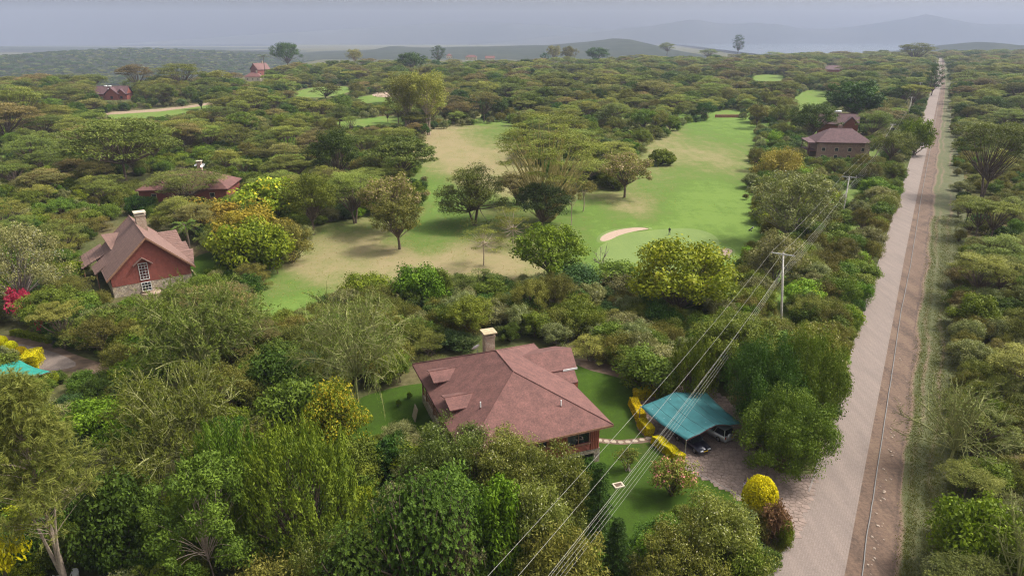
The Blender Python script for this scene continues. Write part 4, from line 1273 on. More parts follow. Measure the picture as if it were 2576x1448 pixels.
# vertical boards of the gable, each a piece
x = fx0+.02
while x < fx1-.3:
    x2 = min(x+.50, fx1)
    mb = MB(); mb.prism([(x, fy-.04, 2.05), (x2-.02, fy-.04, 2.05), (x2-.02, fy-.04, zt(x2)), (min(max(x, hw2), x2-.02) if x < hw2 < x2 else (x+x2)/2, fy-.04, zt(hw2) if x < hw2 < x2 else (zt(x)+zt(x2))/2), (x, fy-.04, zt(x))], (0, .06+.0, 0)); mb.build('wall_board', M['redwall'], h2)
    x = x2
MB().prism([(fx0, fy+.03, 2.05), (fx1, fy+.03, 2.05), (fx1, fy+.03, zt(fx1)), (hw2, fy+.03, zt(hw2)), (fx0, fy+.03, zt(fx0))], (0, .3, 0)).build('gable_wall', M['redwall'], h2)
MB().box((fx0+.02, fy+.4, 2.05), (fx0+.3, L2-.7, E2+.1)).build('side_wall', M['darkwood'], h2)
MB().box((fx1-.3, fy+.4, 2.05), (fx1-.02, L2-.7, E2+.1)).build('side_wall', M['redwall'], h2)
MB().prism([(fx0, L2-.7, -.2), (fx1, L2-.7, -.2), (fx1, L2-.7, zt(fx1)), (hw2, L2-.7, zt(hw2)), (fx0, L2-.7, zt(fx0))], (0, -.3, 0)).build('back_wall', M['redwall'], h2)
wc = 6.1
def win2(z0, z1, wd=.75):
    fr = MB(); y_ = fy-.1
    fr.box((wc-wd, y_-.05, z0), (wc-wd+.08, y_+.06, z1)); fr.box((wc+wd-.08, y_-.05, z0), (wc+wd, y_+.06, z1)); fr.box((wc-wd+.08, y_-.05, z1-.08), (wc+wd-.08, y_+.06, z1)); fr.box((wc-wd+.08, y_-.05, z0), (wc+wd-.08, y_+.06, z0+.08))
    for t in (-.25, .25): fr.box((wc+t-.02, y_-.04, z0+.08), (wc+t+.02, y_+.05, z1-.08))
    nz = int((z1-z0)/.5)
    for i in range(1, nz): fr.box((wc-wd+.08, y_-.03, z0+(z1-z0)*i/nz-.02), (wc+wd-.08, y_+.04, z0+(z1-z0)*i/nz+.02))
    w_ = fr.build('window', M['white'], h2)
    MB().box((wc-wd+.08, y_+.06, z0+.08), (wc+wd-.08, y_+.075, z1-.08)).build('pane', M['pane'], w_)
win2(2.5, 5.6); win2(.35, 2.0, .8)
hd = MB()
for s in (-1, 1):
    hd.add([(wc, fy-.75, 6.75), (wc, fy-.05, 6.75), (wc+s*1.6, fy-.05, 5.45), (wc+s*1.6, fy-.75, 5.45), (wc, fy-.75, 6.6), (wc+s*1.6, fy-.75, 5.3), (wc, fy-.05, 6.6), (wc+s*1.6, fy-.05, 5.3)], [(0,3,2,1) if s > 0 else (0,1,2,3), (0,4,5,3), (4,6,7,5), (2,3,5,7)])
hd.build('window_hood', M['tile'], h2)
MB().lathe([(.95, .0), (1.0, .12), (1.0, .45), (.92, .45), (.9, .2)], (wc, fy-.1, 0), 14).build('bay_planter', M['stone2'], h2)
MB().lathe([(1.75, -.2), (1.75, .1)], (wc+.6, fy-.3, 0), 16).build('front_step', M['stone2'], h2)
# left dormer, porch roofs, right stepped roofs
MB().slab([(1.7,16.3,8.0),(2.5,11.6,6.0),(2.9,11.5,6.0),(5.1,16.3,8.0)], .1).build('dormer_roof', M['tile'], h2)
MB().slab([(1.7,16.31,8.0),(5.1,16.31,8.0),(2.9,19.4,6.0),(2.4,19.4,6.0)], .1).build('dormer_roof', M['tile'], h2)
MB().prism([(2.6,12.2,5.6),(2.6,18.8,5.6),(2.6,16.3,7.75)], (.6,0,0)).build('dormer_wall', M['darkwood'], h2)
course_roof((-2.7,13.2,2.75),(-2.7,21.5,2.75),(1.6,21.5,4.95),(1.6,13.2,4.95), 8, h2, 'porch_roof')
course_roof((-1.1,7.4,2.85),(-1.1,13.15,2.85),(1.5,13.15,4.85),(1.5,7.4,4.85), 6, h2, 'porch_roof')
for q in ((-2.4,13.6),(-2.4,17.4),(-2.4,21.1),(-.8,7.8)): MB().box((q[0]-.09,q[1]-.09,0),(q[0]+.09,q[1]+.09,2.8)).build('porch_post', M['wood'], h2)
course_roof((11.3,12.2,5.0),(15.0,12.2,5.0),(15.0,16.9,6.7),(10.6,16.9,6.7), 8, h2, 'wing_roof')
course_roof((13.4,9.1,4.0),(15.7,9.1,4.0),(15.7,12.6,5.2),(12.4,12.6,5.2), 6, h2, 'wing_roof')
course_roof((14.2,2.6,2.95),(14.9,2.6,2.95),(16.3,9.5,4.3),(13.6,9.5,4.3), 8, h2, 'wing_roof')
MB().prism([(14.85,12.5,0),(14.85,20.0,0),(14.85,20.0,4.8),(14.85,16.9,6.55),(14.85,12.5,4.9)], (-1.5,0,0)).build('wing_wall', M['stone'], h2)
cc = MB(); cc.box((7.6,11.6,5.5),(9.3,13.2,11.7)); c2 = cc.build('chimney', M['stone2'], h2)
MB().box((7.5,11.5,11.7),(9.4,13.3,11.9)).build('chimney_band', M['cream'], c2)
MB().box((7.8,11.8,11.9),(9.1,13.0,12.15)).build('flue', M['dark'], c2)
MB().box((7.4,11.4,12.15),(9.5,13.4,12.35)).build('chimney_cap', M['cream'], c2)
MB().box((15.2, 1.2, 0), (15.3, 8.5, .35)).build('garden_wall', M['cream'], h2)

# ------------------------------------------------------------------ farther houses
def simple_house(name, label, c, rot, w, d, eave, ridge, roof='shingle2', wall='brickwall', hip=True, chim=None, storeys=1, nwin=3, over=.7, cross=None, tank=False, dish_=False):
    e = empty(name, (c[0], c[1], 0), rot, label, 'house')
    FOOTPRINT.append((c[0], c[1], rot, -w/2-1, w/2+1, -d/2-1, d/2+1))
    x, y = w/2, d/2
    rl = (w/2-d/2*.95) if hip else w/2
    P = [(-x,-y,eave),(x,-y,eave),(x,y,eave),(-x,y,eave),(-rl,0,ridge),(rl,0,ridge)]
    F_ = [(0,1,5,4),(2,3,4,5)] + ([(1,2,5),(3,0,4)] if hip else [])
    r = roof_mesh(P, F_, [0,1,2,3], .18).build('roof', M[roof], e)
    MB().tube([Vector(P[4])+Vector((0,0,.03)), Vector(P[5])+Vector((0,0,.03))], .12, 5).build('ridge_cap', M[roof], r)
    xw, yw = x-over, y-over
    wb = MB(); wb.box((-xw,-yw,-.3),(xw,yw,eave-.19)); 
    if not hip:
        for s in (-1, 1): wb.prism([(s*xw,-yw,eave-.19),(s*xw,yw,eave-.19),(s*xw,0,ridge-.35)], (-s*.25,0,0))
    wb.build('wall', M[wall], e)
    for st_ in range(storeys):
        zb = .9 + st_*2.7
        for i in range(nwin):
            xx = -xw + (i+.5)*2*xw/nwin
            f = MB(); f.box((xx-.7,-yw-.05,zb),(xx-.6,-yw+.0-.002,zb+1.4)); f.box((xx+.6,-yw-.05,zb),(xx+.7,-yw-.002,zb+1.4)); f.box((xx-.6,-yw-.05,zb+1.3),(xx+.6,-yw-.002,zb+1.4)); f.box((xx-.6,-yw-.05,zb),(xx+.6,-yw-.002,zb+.1))
            wn = f.build('window', M['cream'], e)
            MB().box((xx-.6,-yw-.03,zb+.1),(xx+.6,-yw-.004,zb+1.3)).build('pane', M['pane'], wn)
    if chim:
        q = MB(); q.box((chim[0]-.6, chim[1]-.6, eave), (chim[0]+.6, chim[1]+.6, chim[2])); ck = q.build('chimney', M['stone2'], e)
        MB().box((chim[0]-.8, chim[1]-.8, chim[2]+.22), (chim[0]+.8, chim[1]+.8, chim[2]+.36)).build('chimney_cap', M['cream'], ck)
        MB().box((chim[0]-.4, chim[1]-.4, chim[2]), (chim[0]+.4, chim[1]+.4, chim[2]+.22)).build('flue', M['dark'], ck)
    if cross:      # cross gables: (x, halfwidth, out, zridge)
        for cx_, hw_, out, zr in cross:
            g = MB()
            for s in (-1, 1):
                g.add([(cx_, -y-out, zr), (cx_, 0, zr), (cx_+s*hw_, 0, eave), (cx_+s*hw_, -y-out, eave), (cx_, -y-out, zr-.2), (cx_+s*hw_, -y-out, eave-.2)], [(0,1,2,3) if s < 0 else (0,3,2,1), (0,4,5,3)])
            g.build('gable_roof', M[roof], e)
            MB().prism([(cx_-hw_*.82, -y-out+.6, -.2), (cx_+hw_*.82, -y-out+.6, -.2), (cx_+hw_*.82, -y-out+.6, eave+.1), (cx_, -y-out+.6, zr-.45), (cx_-hw_*.82, -y-out+.6, eave+.1)], (0, .3, 0)).build('gable_wall', M['redwall'], e)
            MB().box((cx_-.8, -y-out+.55, .8), (cx_+.8, -y-out+.59, 2.6)).build('window', M['pane'], e)
    return e
hA = simple_house('bungalow', 'brown hipped bungalow roof with stone chimney half hidden by a spreading acacia', (-93, 195.5), R_(6), 25, 15, 3.4, 7.2, 'shingle', 'redwall', True, (2.2, 3.5, 9.2))
for (dx, dz, col) in ((3.2, 8.2, 'white'), (1.1, 8.4, 'white')):
    dd = MB().lathe([(.02,0),(.45,.08),(.75,.24),(.72,.26),(.4,.1),(.02,.03)], (0,0,0), 14).build('satellite_dish', M[col])
    dd.location = (-93+dx, 198.3, dz); dd.rotation_euler = (R_(35), R_(-20), 0); tag(dd, ('large' if dx > 2 else 'small')+' white dish fixed to the chimney of the half-hidden bungalow', 'satellite dish')
    if dx < 2: dd.scale = (.55, .55, .55)
simple_house('red_cottage', 'small red gabled cottage roof showing above the dark round tree', (-77.5, 262), R_(70), 9, 8, 3.2, 6.5, 'redroof', 'redwall', False, nwin=1)
hB = simple_house('two_storey_house', 'brown two-storey house with purple-brown hipped roof near the road', (122.5, 259), R_(-6), 20, 13, 6.9, 11.3, 'shingle2', 'brickwall', True, None, 2, 4)
MB().slab([(-12.6,-6.0,6.7),(-9.9,-6.0,6.75),(-9.9,4.0,7.3),(-12.6,4.0,7.0)], .2).build('balcony_roof', M['shingle2'], hB)
MB().box((-12.4,-5.9,3.6),(-9.35,3.5,3.8)).build('balcony_floor', M['darkwood'], hB)
for q in ((-12.2,-5.7),(-12.2,3.2)): MB().box((q[0]-.1,q[1]-.1,0),(q[0]+.1,q[1]+.1,6.65)).build('balcony_post', M['darkwood'], hB)
MB().box((-12.35,-5.85,4.7),(-12.25,3.4,4.8)).build('balcony_rail', M['wood'], hB)
MB().box((7.4,-6.0,-.2),(9.0,-5.3,6.65)).build('stone_pillar', M['stone2'], hB)
MB().box((-.4,1.2,9.5),(.9,2.4,12.2)).build('chimney', M['brickwall'], hB)
hC = simple_house('tank_house', 'purple-roofed house with brick chimney and white solar tank', (148.5, 318), R_(-20), 17, 12, 6.2, 10.4, 'shingle2', 'redwall', False, (-5.0, 1.5, 12.4), nwin=3, cross=[(5.0, 3.6, 1.2, 9.8)])
tk = empty('solar_water_tank', (148.2, 318.8, 10.5), R_(-15), 'white solar water tank on the purple roof beside the brick chimney', 'water tank')
MB().lathe([(.2,-1.5),(.5,-1.45),(.55,-1.3),(.55,1.3),(.5,1.45),(.2,1.5)], (0,0,.65), 12, axis='x').build('tank', M['white'], tk, True)
MB().box((-1.2,-1.9,-.75),(1.2,-.4,-.65)).build('solar_panel', M['pane'], tk).rotation_euler = (R_(30),0,0)
for s in (-1, 1): MB().tube([(s*.9, 0, -.9), (s*.9, 0, .2)], .05, 5).build('bracket', M['steel'], tk)
hD = simple_house('purple_roof_house', 'purple-roofed house with twin red gables beside the dirt road', (-289, 512), R_(8), 24, 13, 4.0, 9.2, 'shingle2', 'redwall', False, None, nwin=2, cross=[(2.0, 5.0, 2.0, 8.6), (8.0, 3.5, .6, 7.4)])
for i, dx in enumerate((-1.5, 1.6)):
    t_ = empty('solar_heater', (-291+dx, 511, 8.6), R_(8), ('left' if 0 else 'white')+' solar water heater on the purple roof of the twin-gabled house', 'solar heater', 'solar heaters on the purple roof')
    MB().lathe([(.2,-1.1),(.45,-1.0),(.45,1.0),(.2,1.1)], (0,0,.5), 10, axis='x').build('tank', M['white'], t_, True)
    MB().box((-1.1,-2.4,-.5),(1.1,-.3,-.42)).build('panel', M['white'], t_).rotation_euler = (R_(25),0,0)
simple_house('red_roof_house', 'red hipped house roof among trees below the tall palm', (-262, 725), R_(0), 17, 11, 4, 7.8, 'redroof', 'cream', True, (3, 0, 9))
simple_house('red_gable_house', 'red gabled house standing behind the palm on the skyline', (-292, 830), R_(60), 19, 14, 6, 13, 'redroof', 'redwall', False, (4, 0, 15))
for i, (x_, y_, lb) in enumerate(((1185, 143, 'long red village roof on the far ridge'), (1232, 146, 'short red village roof on the far ridge'), (1130, 139, 'low red village roof beside tall trees on the far ridge'))):
    p = G(x_, y_+8); simple_house('village_house', lb, (p.x, p.y), R_(5*i), 22-5*i, 11, 5.0, 8.5, 'redroof', 'cream', i % 2 == 0, nwin=3)
p = G(2097, 186); simple_house('far_bungalow', 'far purple hipped roof among the acacias behind the fairway', (p.x, p.y), 0, 30, 14, 5, 9.5, 'shingle2', 'redwall', True)
# low brick retaining wall of the tee
p0, p1 = G(1798, 296), G(1862, 296)
wl = MB().box((0, 0, 0), ((p1-p0).length, .5, 1.6)).build('retaining_wall', simple('red_block_wall', (0.32, 0.13, 0.09), .9, .3, 2)); wl.location = p0; wl.rotation_euler = (0, 0, math.atan2(p1.y-p0.y, p1.x-p0.x)); tag(wl, 'low red retaining wall below the raised tee', 'wall')
# ================================================================== plant kinds
K = {}
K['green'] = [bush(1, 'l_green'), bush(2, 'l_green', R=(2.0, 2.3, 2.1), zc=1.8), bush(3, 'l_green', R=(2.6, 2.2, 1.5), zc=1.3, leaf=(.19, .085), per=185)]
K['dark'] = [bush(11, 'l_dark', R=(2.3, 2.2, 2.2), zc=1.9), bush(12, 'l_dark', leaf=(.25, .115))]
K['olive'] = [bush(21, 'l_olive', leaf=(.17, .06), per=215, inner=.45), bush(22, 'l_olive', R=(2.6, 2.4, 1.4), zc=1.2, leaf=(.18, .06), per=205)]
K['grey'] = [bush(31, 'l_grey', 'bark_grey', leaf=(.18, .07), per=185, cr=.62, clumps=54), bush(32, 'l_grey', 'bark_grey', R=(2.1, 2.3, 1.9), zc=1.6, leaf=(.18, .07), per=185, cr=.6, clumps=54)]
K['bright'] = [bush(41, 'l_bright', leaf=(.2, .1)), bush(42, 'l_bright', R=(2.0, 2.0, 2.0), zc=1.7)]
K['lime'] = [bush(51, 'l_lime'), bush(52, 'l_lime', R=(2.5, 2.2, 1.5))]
K['blue'] = [bush(55, 'l_blue', R=(2.1, 2.1, 2.3), zc=2.0)]
K['dry'] = [recolour(K['olive'][0], M['l_acacia2'])]
K['yflower'] = [recolour(K['green'][0], M['l_yflower'])]
K['acacia'] = [umbrella(61, 'l_acacia'), umbrella(62, 'l_acacia', Rr=5.2, H=9.0, dome=.35, pads=44), umbrella(63, 'l_acacia', Rr=6.6, H=9.5, pads=52, multi=2, dome=.18), umbrella(64, 'l_acacia', Rr=5.0, H=10, pads=40, dome=.55, depth_=.7, flat=.3), umbrella(65, 'l_acacia', Rr=6.0, H=8, pads=36, dome=.12, depth_=.3, pad_r=1.1)]
K['acacia_brown'] = [recolour(K['acacia'][0], M['l_acacia2']), recolour(K['acacia'][1], M['l_acacia2'])]
K['acacia_low'] = [umbrella(66, 'l_acacia', H=4.4, Rr=3.2, pads=34, per=280, leaf=(.24, .06), pad_r=.85, fork=.2, trunk_r=.12, multi=3, dome=.45, depth_=.7), umbrella(67, 'l_olive', H=3.8, Rr=3.0, pads=32, per=280, leaf=(.23, .055), pad_r=.8, fork=.2, trunk_r=.1, multi=3, dome=.55, depth_=.8)]
K['tree_dark'] = [tree(71, 'l_dark', H=9, R=(3.8, 3.8, 3.6), trunk=.2, clumps=85, cr=.95, per=180), tree(72, 'l_dark', H=10, R=(3.4, 3.2, 4.2), trunk=.18, clumps=80)]
K['tree_green'] = [tree(75, 'l_green', H=8.5, R=(3.8, 3.6, 3.0), trunk=.25, clumps=80, per=190), tree(76, 'l_olive', H=8, R=(3.6, 3.6, 2.8), trunk=.28, clumps=70, leaf=(.22, .085), per=210)]
K['euca'] = [tree(81, 'l_euca', 'bark_pale', H=17, R=(4.2, 4.2, 6.2), trunk=.34, trunk_r=.28, clumps=85, cr=1.15, per=135, leaf=(.42, .12), flat=1.25, up=0, inner=.35, multi=3, zmin=-.85)]
K['conifer'] = [tree(85, 'l_pine', H=14, R=(2.9, 2.9, 6.2), trunk=.12, clumps=85, cr=.85, per=90, flat=.9, zmin=-.9)]
K['thorn'] = [thorn(91, 'l_thorn', mains=17, subs=13, nper=24)]

def big(*a, **k): return spot(*a, **k)
# ------------------------------------------------------------------ golf course trees
fever = umbrella(101, 'l_fever', 'bark_fever', H=24, Rr=12.5, pads=115, per=190, leaf=(.5, .12), dome=.36, fork=.06, trunk_r=.5, pad_r=1.8, multi=9, depth_=.55, flat=.15)
spot(fever, 'fever_tree', 1375, 556, 280, 310, 'huge spreading fever tree with yellow limbs in the middle of the fairway', rz=.4)
spot(tree(102, 'l_blue', 'bark', H=11, R=(4.2, 4.0, 4.2), trunk=.18, clumps=95, cr=1.0, per=120, leaf=(.4, .15)), 'fig_tree', 1362, 578, 462, 130, 'dark blue-green tree with tangled trunk in front of the fever tree')
spot(recolour(K['tree_dark'][1], M['l_acacia2']), 'dusty_tree', 1300, 515, 432, 110, 'dull brown-green tree beneath the left limbs of the fever tree')
spot(umbrella(103, 'l_acacia', H=12, Rr=7.5, pads=95, per=190, leaf=(.45, .15), dome=.5, depth_=.75, pad_r=1.5, trunk_r=.25, multi=3, flat=.35), 'acacia_tree', 1195, 566, 413, 195, 'broad olive acacia with low skirts beside the fever tree', rz=1)
spot(tree(104, 'l_pinkish', 'bark', H=10, R=(4.4, 4.4, 3.8), trunk=.3, clumps=80, per=130, leaf=(.34, .15), flower=.3), 'seeding_tree', 985, 582, 447, 170, 'olive tree with pinkish seed heads behind the short-trunked fairway tree')
spot(tree(105, 'l_olive', 'bark', H=8.5, R=(3.2, 3.2, 3.2), trunk=.28, trunk_r=.22, clumps=70, per=115, leaf=(.3, .13)), 'fairway_tree', 1005, 627, 500, 118, 'olive-green tree with short bare trunk standing on dry grass', rz=2)
spot(K['acacia'][2], 'acacia_tree', 893, 562, 432, 165, 'flat olive acacia at the shaded edge of the dry fairway', rz=.6)
spot(umbrella(106, 'l_fever', 'bark_pale', H=8, Rr=4.4, pads=24, per=130, leaf=(.34, .09), dome=.35, depth_=.5, pad_r=.95, fork=.5, trunk_r=.13), 'young_acacia', 1216, 668, 562, 118, 'slender young flat acacia with straight pale trunk on dry grass')
spot(umbrella(107, 'l_fever', 'bark_pale', H=8, Rr=4.2, pads=28, per=130, leaf=(.36, .1), dome=.5, depth_=.7, pad_r=1.0, fork=.42, trunk_r=.15), 'crooked_acacia', 1291, 619, 508, 115, 'crooked young acacia with grey bent trunk on dry grass', rz=2)
slim = tree(108, 'l_pinkish', 'bark_pale', H=8, R=(1.9, 1.9, 2.2), trunk=.5, trunk_r=.1, clumps=26, cr=.7, per=70, leaf=(.26, .1))
spot(slim, 'slender_tree', 1466, 532, 455, 62, 'slender sparse tree with dark straight trunk right of the fever tree')
spot(slim, 'slender_tree', 1437, 566, 478, 52, 'slender leaning tree with thin grey trunk close to the fever tree', rz=2)
spot(tree(109, 'l_pinkish', 'bark', H=9, R=(4.3, 4.3, 3.1), trunk=.3, trunk_r=.25, clumps=75, per=130, leaf=(.36, .16), flower=.42), 'rusty_tree', 1570, 497, 388, 125, 'round tree with rusty pink crown and short dark trunk on the fairway')
spot(bush(110, 'l_bright', R=(3, 3, 1.9), zc=1.5, leaf=(.32, .17), clumps=60), 'round_shrub', 1660, 414, 377, 64, 'neat bright green round shrub alone on the fairway', 'shrub')
spot(K['acacia'][1], 'acacia_tree', 1470, 470, 400, 150, 'grey-olive acacia thicket tree behind the slender trees', rz=1.3)
spot(K['acacia'][0], 'acacia_tree', 1545, 430, 358, 130, 'low grey-olive acacia between the fever tree and rusty tree', rz=2.3)
for xb, yb, yt, wp, kk, lb in ((1217, 307, 232, 95, 'acacia_brown', 'brown-topped acacia with dark trunk at the fairway corner'), (1420, 285, 245, 62, 'acacia_brown', 'small brown acacia on the far grass'), (1480, 290, 250, 50, 'tree_green', 'small leafy tree on the far grass'), (1530, 275, 248, 40, 'dark', 'tiny round dark tree on the far grass'),
                              (1330, 288, 235, 80, 'tree_green', 'leafy olive tree beside the brown-topped acacia'), (1590, 282, 246, 80, 'acacia', 'grey acacia on the far grass before the thicket')):
    spot(K[kk][0], 'parkland_tree', xb, yb, yt, wp, lb)
spot(K['conifer'][0], 'cypress', 1290, 705, 640, 40, 'narrow dark shrub at the edge of the dry grass', 'shrub') if False else None
# band in front of the fairway
spot(tree(111, 'l_bright', 'bark', H=8, R=(3.9, 3.8, 3.3), trunk=.2, clumps=85, per=120, leaf=(.32, .16)), 'leafy_tree', 1378, 716, 570, 180, 'fresh green rounded tree left of the long sand bunker')
spot(tree(112, 'l_lime', 'bark', H=8.5, R=(4.2, 4.0, 3.6), trunk=.15, clumps=85, cr=1.15, per=150, leaf=(.34, .18)), 'golden_green_tree', 1705, 800, 612, 250, 'dense yellow-green tree beside the putting green')
bare = thorn(113, 'l_grey', 'bark_grey', H=6, Rr=1.9, mains=9, subs=5, twigs=3, nper=1, leaf=(.1, .04), trunk_r=.09, rise=.95, tw=.8)
spot(bare, 'bare_sapling', 1510, 685, 597, 46, 'leafless grey sapling at the near end of the long bunker')
for xb, yb, yt, wp, kk, lb in ((925, 760, 690, 110, 'bright', 'round bright shrub at the near edge of dry grass'), (1062, 770, 668, 120, 'bright', 'tall bright green shrub with pale dead stem beside it'), (1105, 765, 680, 60, 'green', 'narrow green shrub at the edge of the dry grass'), (1210, 745, 680, 120, 'acacia_low', 'low flat thorn bush before the dry grass'),
                              (1545, 730, 660, 130, 'green', 'dark leafy shrub below the bare sapling'), (1450, 745, 665, 120, 'blue', 'blue-green shrub below the fresh green tree')):
    spot(K[kk][0], 'edge_shrub', xb, yb, yt, wp, lb, 'shrub')

# ------------------------------------------------------------------ left and centre middle distance
spot(tree(114, 'l_acacia', 'bark', H=10, R=(5.0, 5.0, 3.6), trunk=.25, clumps=80, cr=1.3, per=150, leaf=(.45, .16), flat=.4), 'layered_tree', 1012, 462, 345, 178, 'broad layered yellow-green tree above the dry fairway')
spot(K['tree_dark'][1], 'dark_tree', 850, 470, 323, 125, 'dark dense round tree beside the red cottage', rz=1)
spot(K['euca'][0], 'eucalyptus', 1025, 338, 185, 90, 'tall pale eucalyptus, left one of the pair')
spot(K['euca'][0], 'eucalyptus', 1078, 340, 180, 98, 'tall pale eucalyptus, right one of the pair', rz=2.2)
spot(candelabra(115), 'candelabra_cactus', 738, 400, 345, 62, 'pale green candelabra euphorbia beside the red cottage', 'cactus')
spot(umbrella(116, 'l_acacia', H=9, Rr=8.5, pads=80, per=190, leaf=(.5, .15), dome=.25, depth_=.5, pad_r=1.7), 'acacia_tree', 318, 460, 300, 290, 'wide umbrella acacia left of the half-hidden bungalow')
spot(K['acacia'][2], 'acacia_tree', 470, 520, 432, 230, 'flat acacia spreading in front of the half-hidden bungalow', rz=.8)
spot(K['acacia'][0], 'acacia_tree', 60, 330, 218, 130, 'brown-green acacia on the far side of the dirt road')
spot(K['acacia_brown'][0], 'acacia_tree', 20, 370, 260, 180, 'dusty acacia above the small left green', rz=1)
spot(K['acacia'][1], 'acacia_tree', 820, 260, 206, 80, 'dark flat umbrella acacia standing over the far fairway')
spot(K['acacia'][0], 'acacia_tree', 640, 300, 228, 110, 'yellowish acacia behind the dirt road bend', rz=2)
spot(K['tree_green'][0], 'lush_tree', 790, 590, 440, 130, 'bright leafy tree at the left end of the dry fairway')
spot(bush(117, 'l_yflower', flower=.10, leaf=(.3, .16), clumps=60), 'flowering_shrub', 690, 560, 455, 150, 'green shrub dotted with yellow flowers near the bungalow', 'shrub')
spot(tree(118, 'l_gold', 'bark', H=6, R=(3.6, 3.2, 2.2), trunk=.2, clumps=60, per=95, leaf=(.3, .15)), 'golden_tree', 560, 625, 520, 150, 'golden-leaved tree behind the lawn of the red gabled house') if False else None
gold2 = recolour(K['lime'][0], leaf_mat('leaf_ochre', (0.085, 0.085, 0.012), (0.26, 0.225, 0.035)))
spot(gold2, 'ochre_shrub', 640, 632, 520, 175, 'ochre-yellow shrub beyond the small lawn of the red house', 'shrub')
spot(gold2, 'ochre_shrub', 545, 590, 508, 150, 'tall ochre-yellow shrub nearest the palm by the red house', 'shrub', rz=1.2)
spot(K['lime'][1], 'lime_shrub', 640, 690, 560, 180, 'yellow-green shrub bank at the edge of the small lawn', 'shrub')
spot(K['olive'][0], 'olive_shrub', 735, 660, 560, 110, 'soft olive shrub between small lawn and dry fairway', 'shrub')
spot(K['acacia_low'][0], 'low_acacia', 555, 640, 575, 110, 'small flat thorn tree over the small lawn')
spot(palm(119, 4.5, 17, 2.3), 'palm', 478, 640, 540, 90, 'fan of palm fronds behind the chimney of the red house')
# ------------------------------------------------------------------ left foreground round the red house
spot(tree(120, 'l_grey', 'bark_grey', H=9, R=(5.0, 4.6, 4.0), trunk=.18, clumps=95, cr=1.0, per=135, leaf=(.22, .095), flower=.07), 'silvery_tree', 68, 795, 566, 225, 'silvery grey-green tree left of the red gabled house')
bou = recolour(K['green'][1], M['l_magenta'])
spot(bush(121, 'l_magenta', R=(1.4, 1.2, 1.3), zc=1.2, clumps=22, cr=.4, per=60, leaf=(.22, .16), fill=60), 'bougainvillea', 62, 812, 725, 62, 'larger magenta bougainvillea below the silvery tree', 'shrub')
spot(bush(122, 'l_magenta', R=(1.0, .9, 1.2), zc=1.1, clumps=18, cr=.36, per=55, leaf=(.22, .16), fill=50), 'bougainvillea', 118, 845, 785, 34, 'small magenta bougainvillea beside the left driveway', 'shrub')
spot(K['green'][2], 'garden_shrub', 205, 805, 738, 110, 'grey-flecked shrub at the left corner of the red house', 'shrub', rz=2)
spot(K['dark'][0], 'garden_shrub', 180, 845, 765, 120, 'dark leafy shrub above the left driveway', 'shrub')
spot(K['green'][0], 'garden_shrub', 265, 860, 780, 130, 'fresh green shrub in front of the stone wall of the red house', 'shrub')
spot(K['bright'][1], 'garden_shrub', 330, 800, 752, 70, 'small bright shrub at the foot of the stone wall', 'shrub')
spot(palm(123, 1.0, 16, 1.8, 'l_dark'), 'cycad', 245, 880, 815, 70, 'dark spiky cycad beside the left driveway', 'palm')
t1 = thorn(124, 'l_thorn', H=7.5, Rr=7.5, mains=28, subs=16, twigs=5, nper=17, leaf=(.30, .05), tw=1.8, trunk_r=.2)
spot(t1, 'thorn_tree', 520, 968, 722, 410, 'wide feathery green thorn tree in front of the red gabled house')
t2 = thorn(125, 'l_thorn', H=7.0, Rr=7.5, mains=30, subs=16, twigs=5, nper=16, leaf=(.30, .05), tw=1.7, trunk_r=.2)
t2 = recolour(t2, leaf_mat('leaf_thorn_dark', (0.050, 0.08, 0.014), (0.155, 0.20, 0.045)))
spot(t2, 'thorn_tree', 470, 1200, 945, 430, 'dark feathery thorn tree between the driveway and the conifers', rz=1)
t3 = thorn(126, 'l_thorn', 'bark_thorn', H=8.0, Rr=6.5, mains=34, subs=13, twigs=5, nper=7, leaf=(.24, .04), tw=1.8, trunk_r=.16, rise=.5, droop=.5)
spot(t3, 'thorn_tree', 900, 1010, 700, 310, 'pale thorn tree with many bare yellowish branches beside the lawn', rz=2)
# ------------------------------------------------------------------ foreground
spot(casuarina(127, 'l_casu'), 'casuarina', 172, 1500, 975, 300, 'tall soft casuarina with forked pale trunk and drooping needles')
spot(casuarina(128, 'l_casu'), 'casuarina', -120, 1380, 930, 180, 'casuarina at the edge of the shaded corner beside the golden shrub', rz=2)
spot(tree(129, 'l_gold', 'bark', H=5, R=(2.3, 2.2, 2.0), trunk=.2, clumps=48, cr=.7, per=120, leaf=(.22, .12), flat=.7), 'golden_shrub', 8, 1560, 1290, 190, 'golden-yellow shrub beneath the casuarina', 'shrub')
spot(thuja(130, 'l_thuja', flames=300), 'thuja', 770, 1400, 1080, 350, 'big rounded yellow-green cypress bush with upright sprays')
spot(thuja(131, 'l_thuja', R=(2.6, 2.4, 2.8), flames=140), 'thuja', 590, 1330, 1062, 210, 'smaller cypress bush with upright sprays behind the broad-leaved sapling', rz=1)
spot(tree(132, 'l_gloss', 'bark_pale', H=8, R=(3.1, 2.8, 3.3), trunk=.3, trunk_r=.05, clumps=85, cr=.62, per=230, leaf=(.19, .085), zmin=-.8), 'broadleaf_sapling', 545, 1490, 1170, 250, 'broad-leaved sapling with thin pale trunk among the conifers')
spot(K['dark'][0], 'garden_shrub', 330, 1440, 1215, 200, 'shaded dark shrub between the casuarina and sapling', 'shrub')
spot(K['bright'][0], 'garden_shrub', 265, 1130, 1010, 150, 'bright green shrub behind the tall casuarina', 'shrub')
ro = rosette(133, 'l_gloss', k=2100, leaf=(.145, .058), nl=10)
spot(ro, 'glossy_shrub', 1060, 1520, 1195, 360, 'large glossy dark green shrub with leaf rosettes below the house')
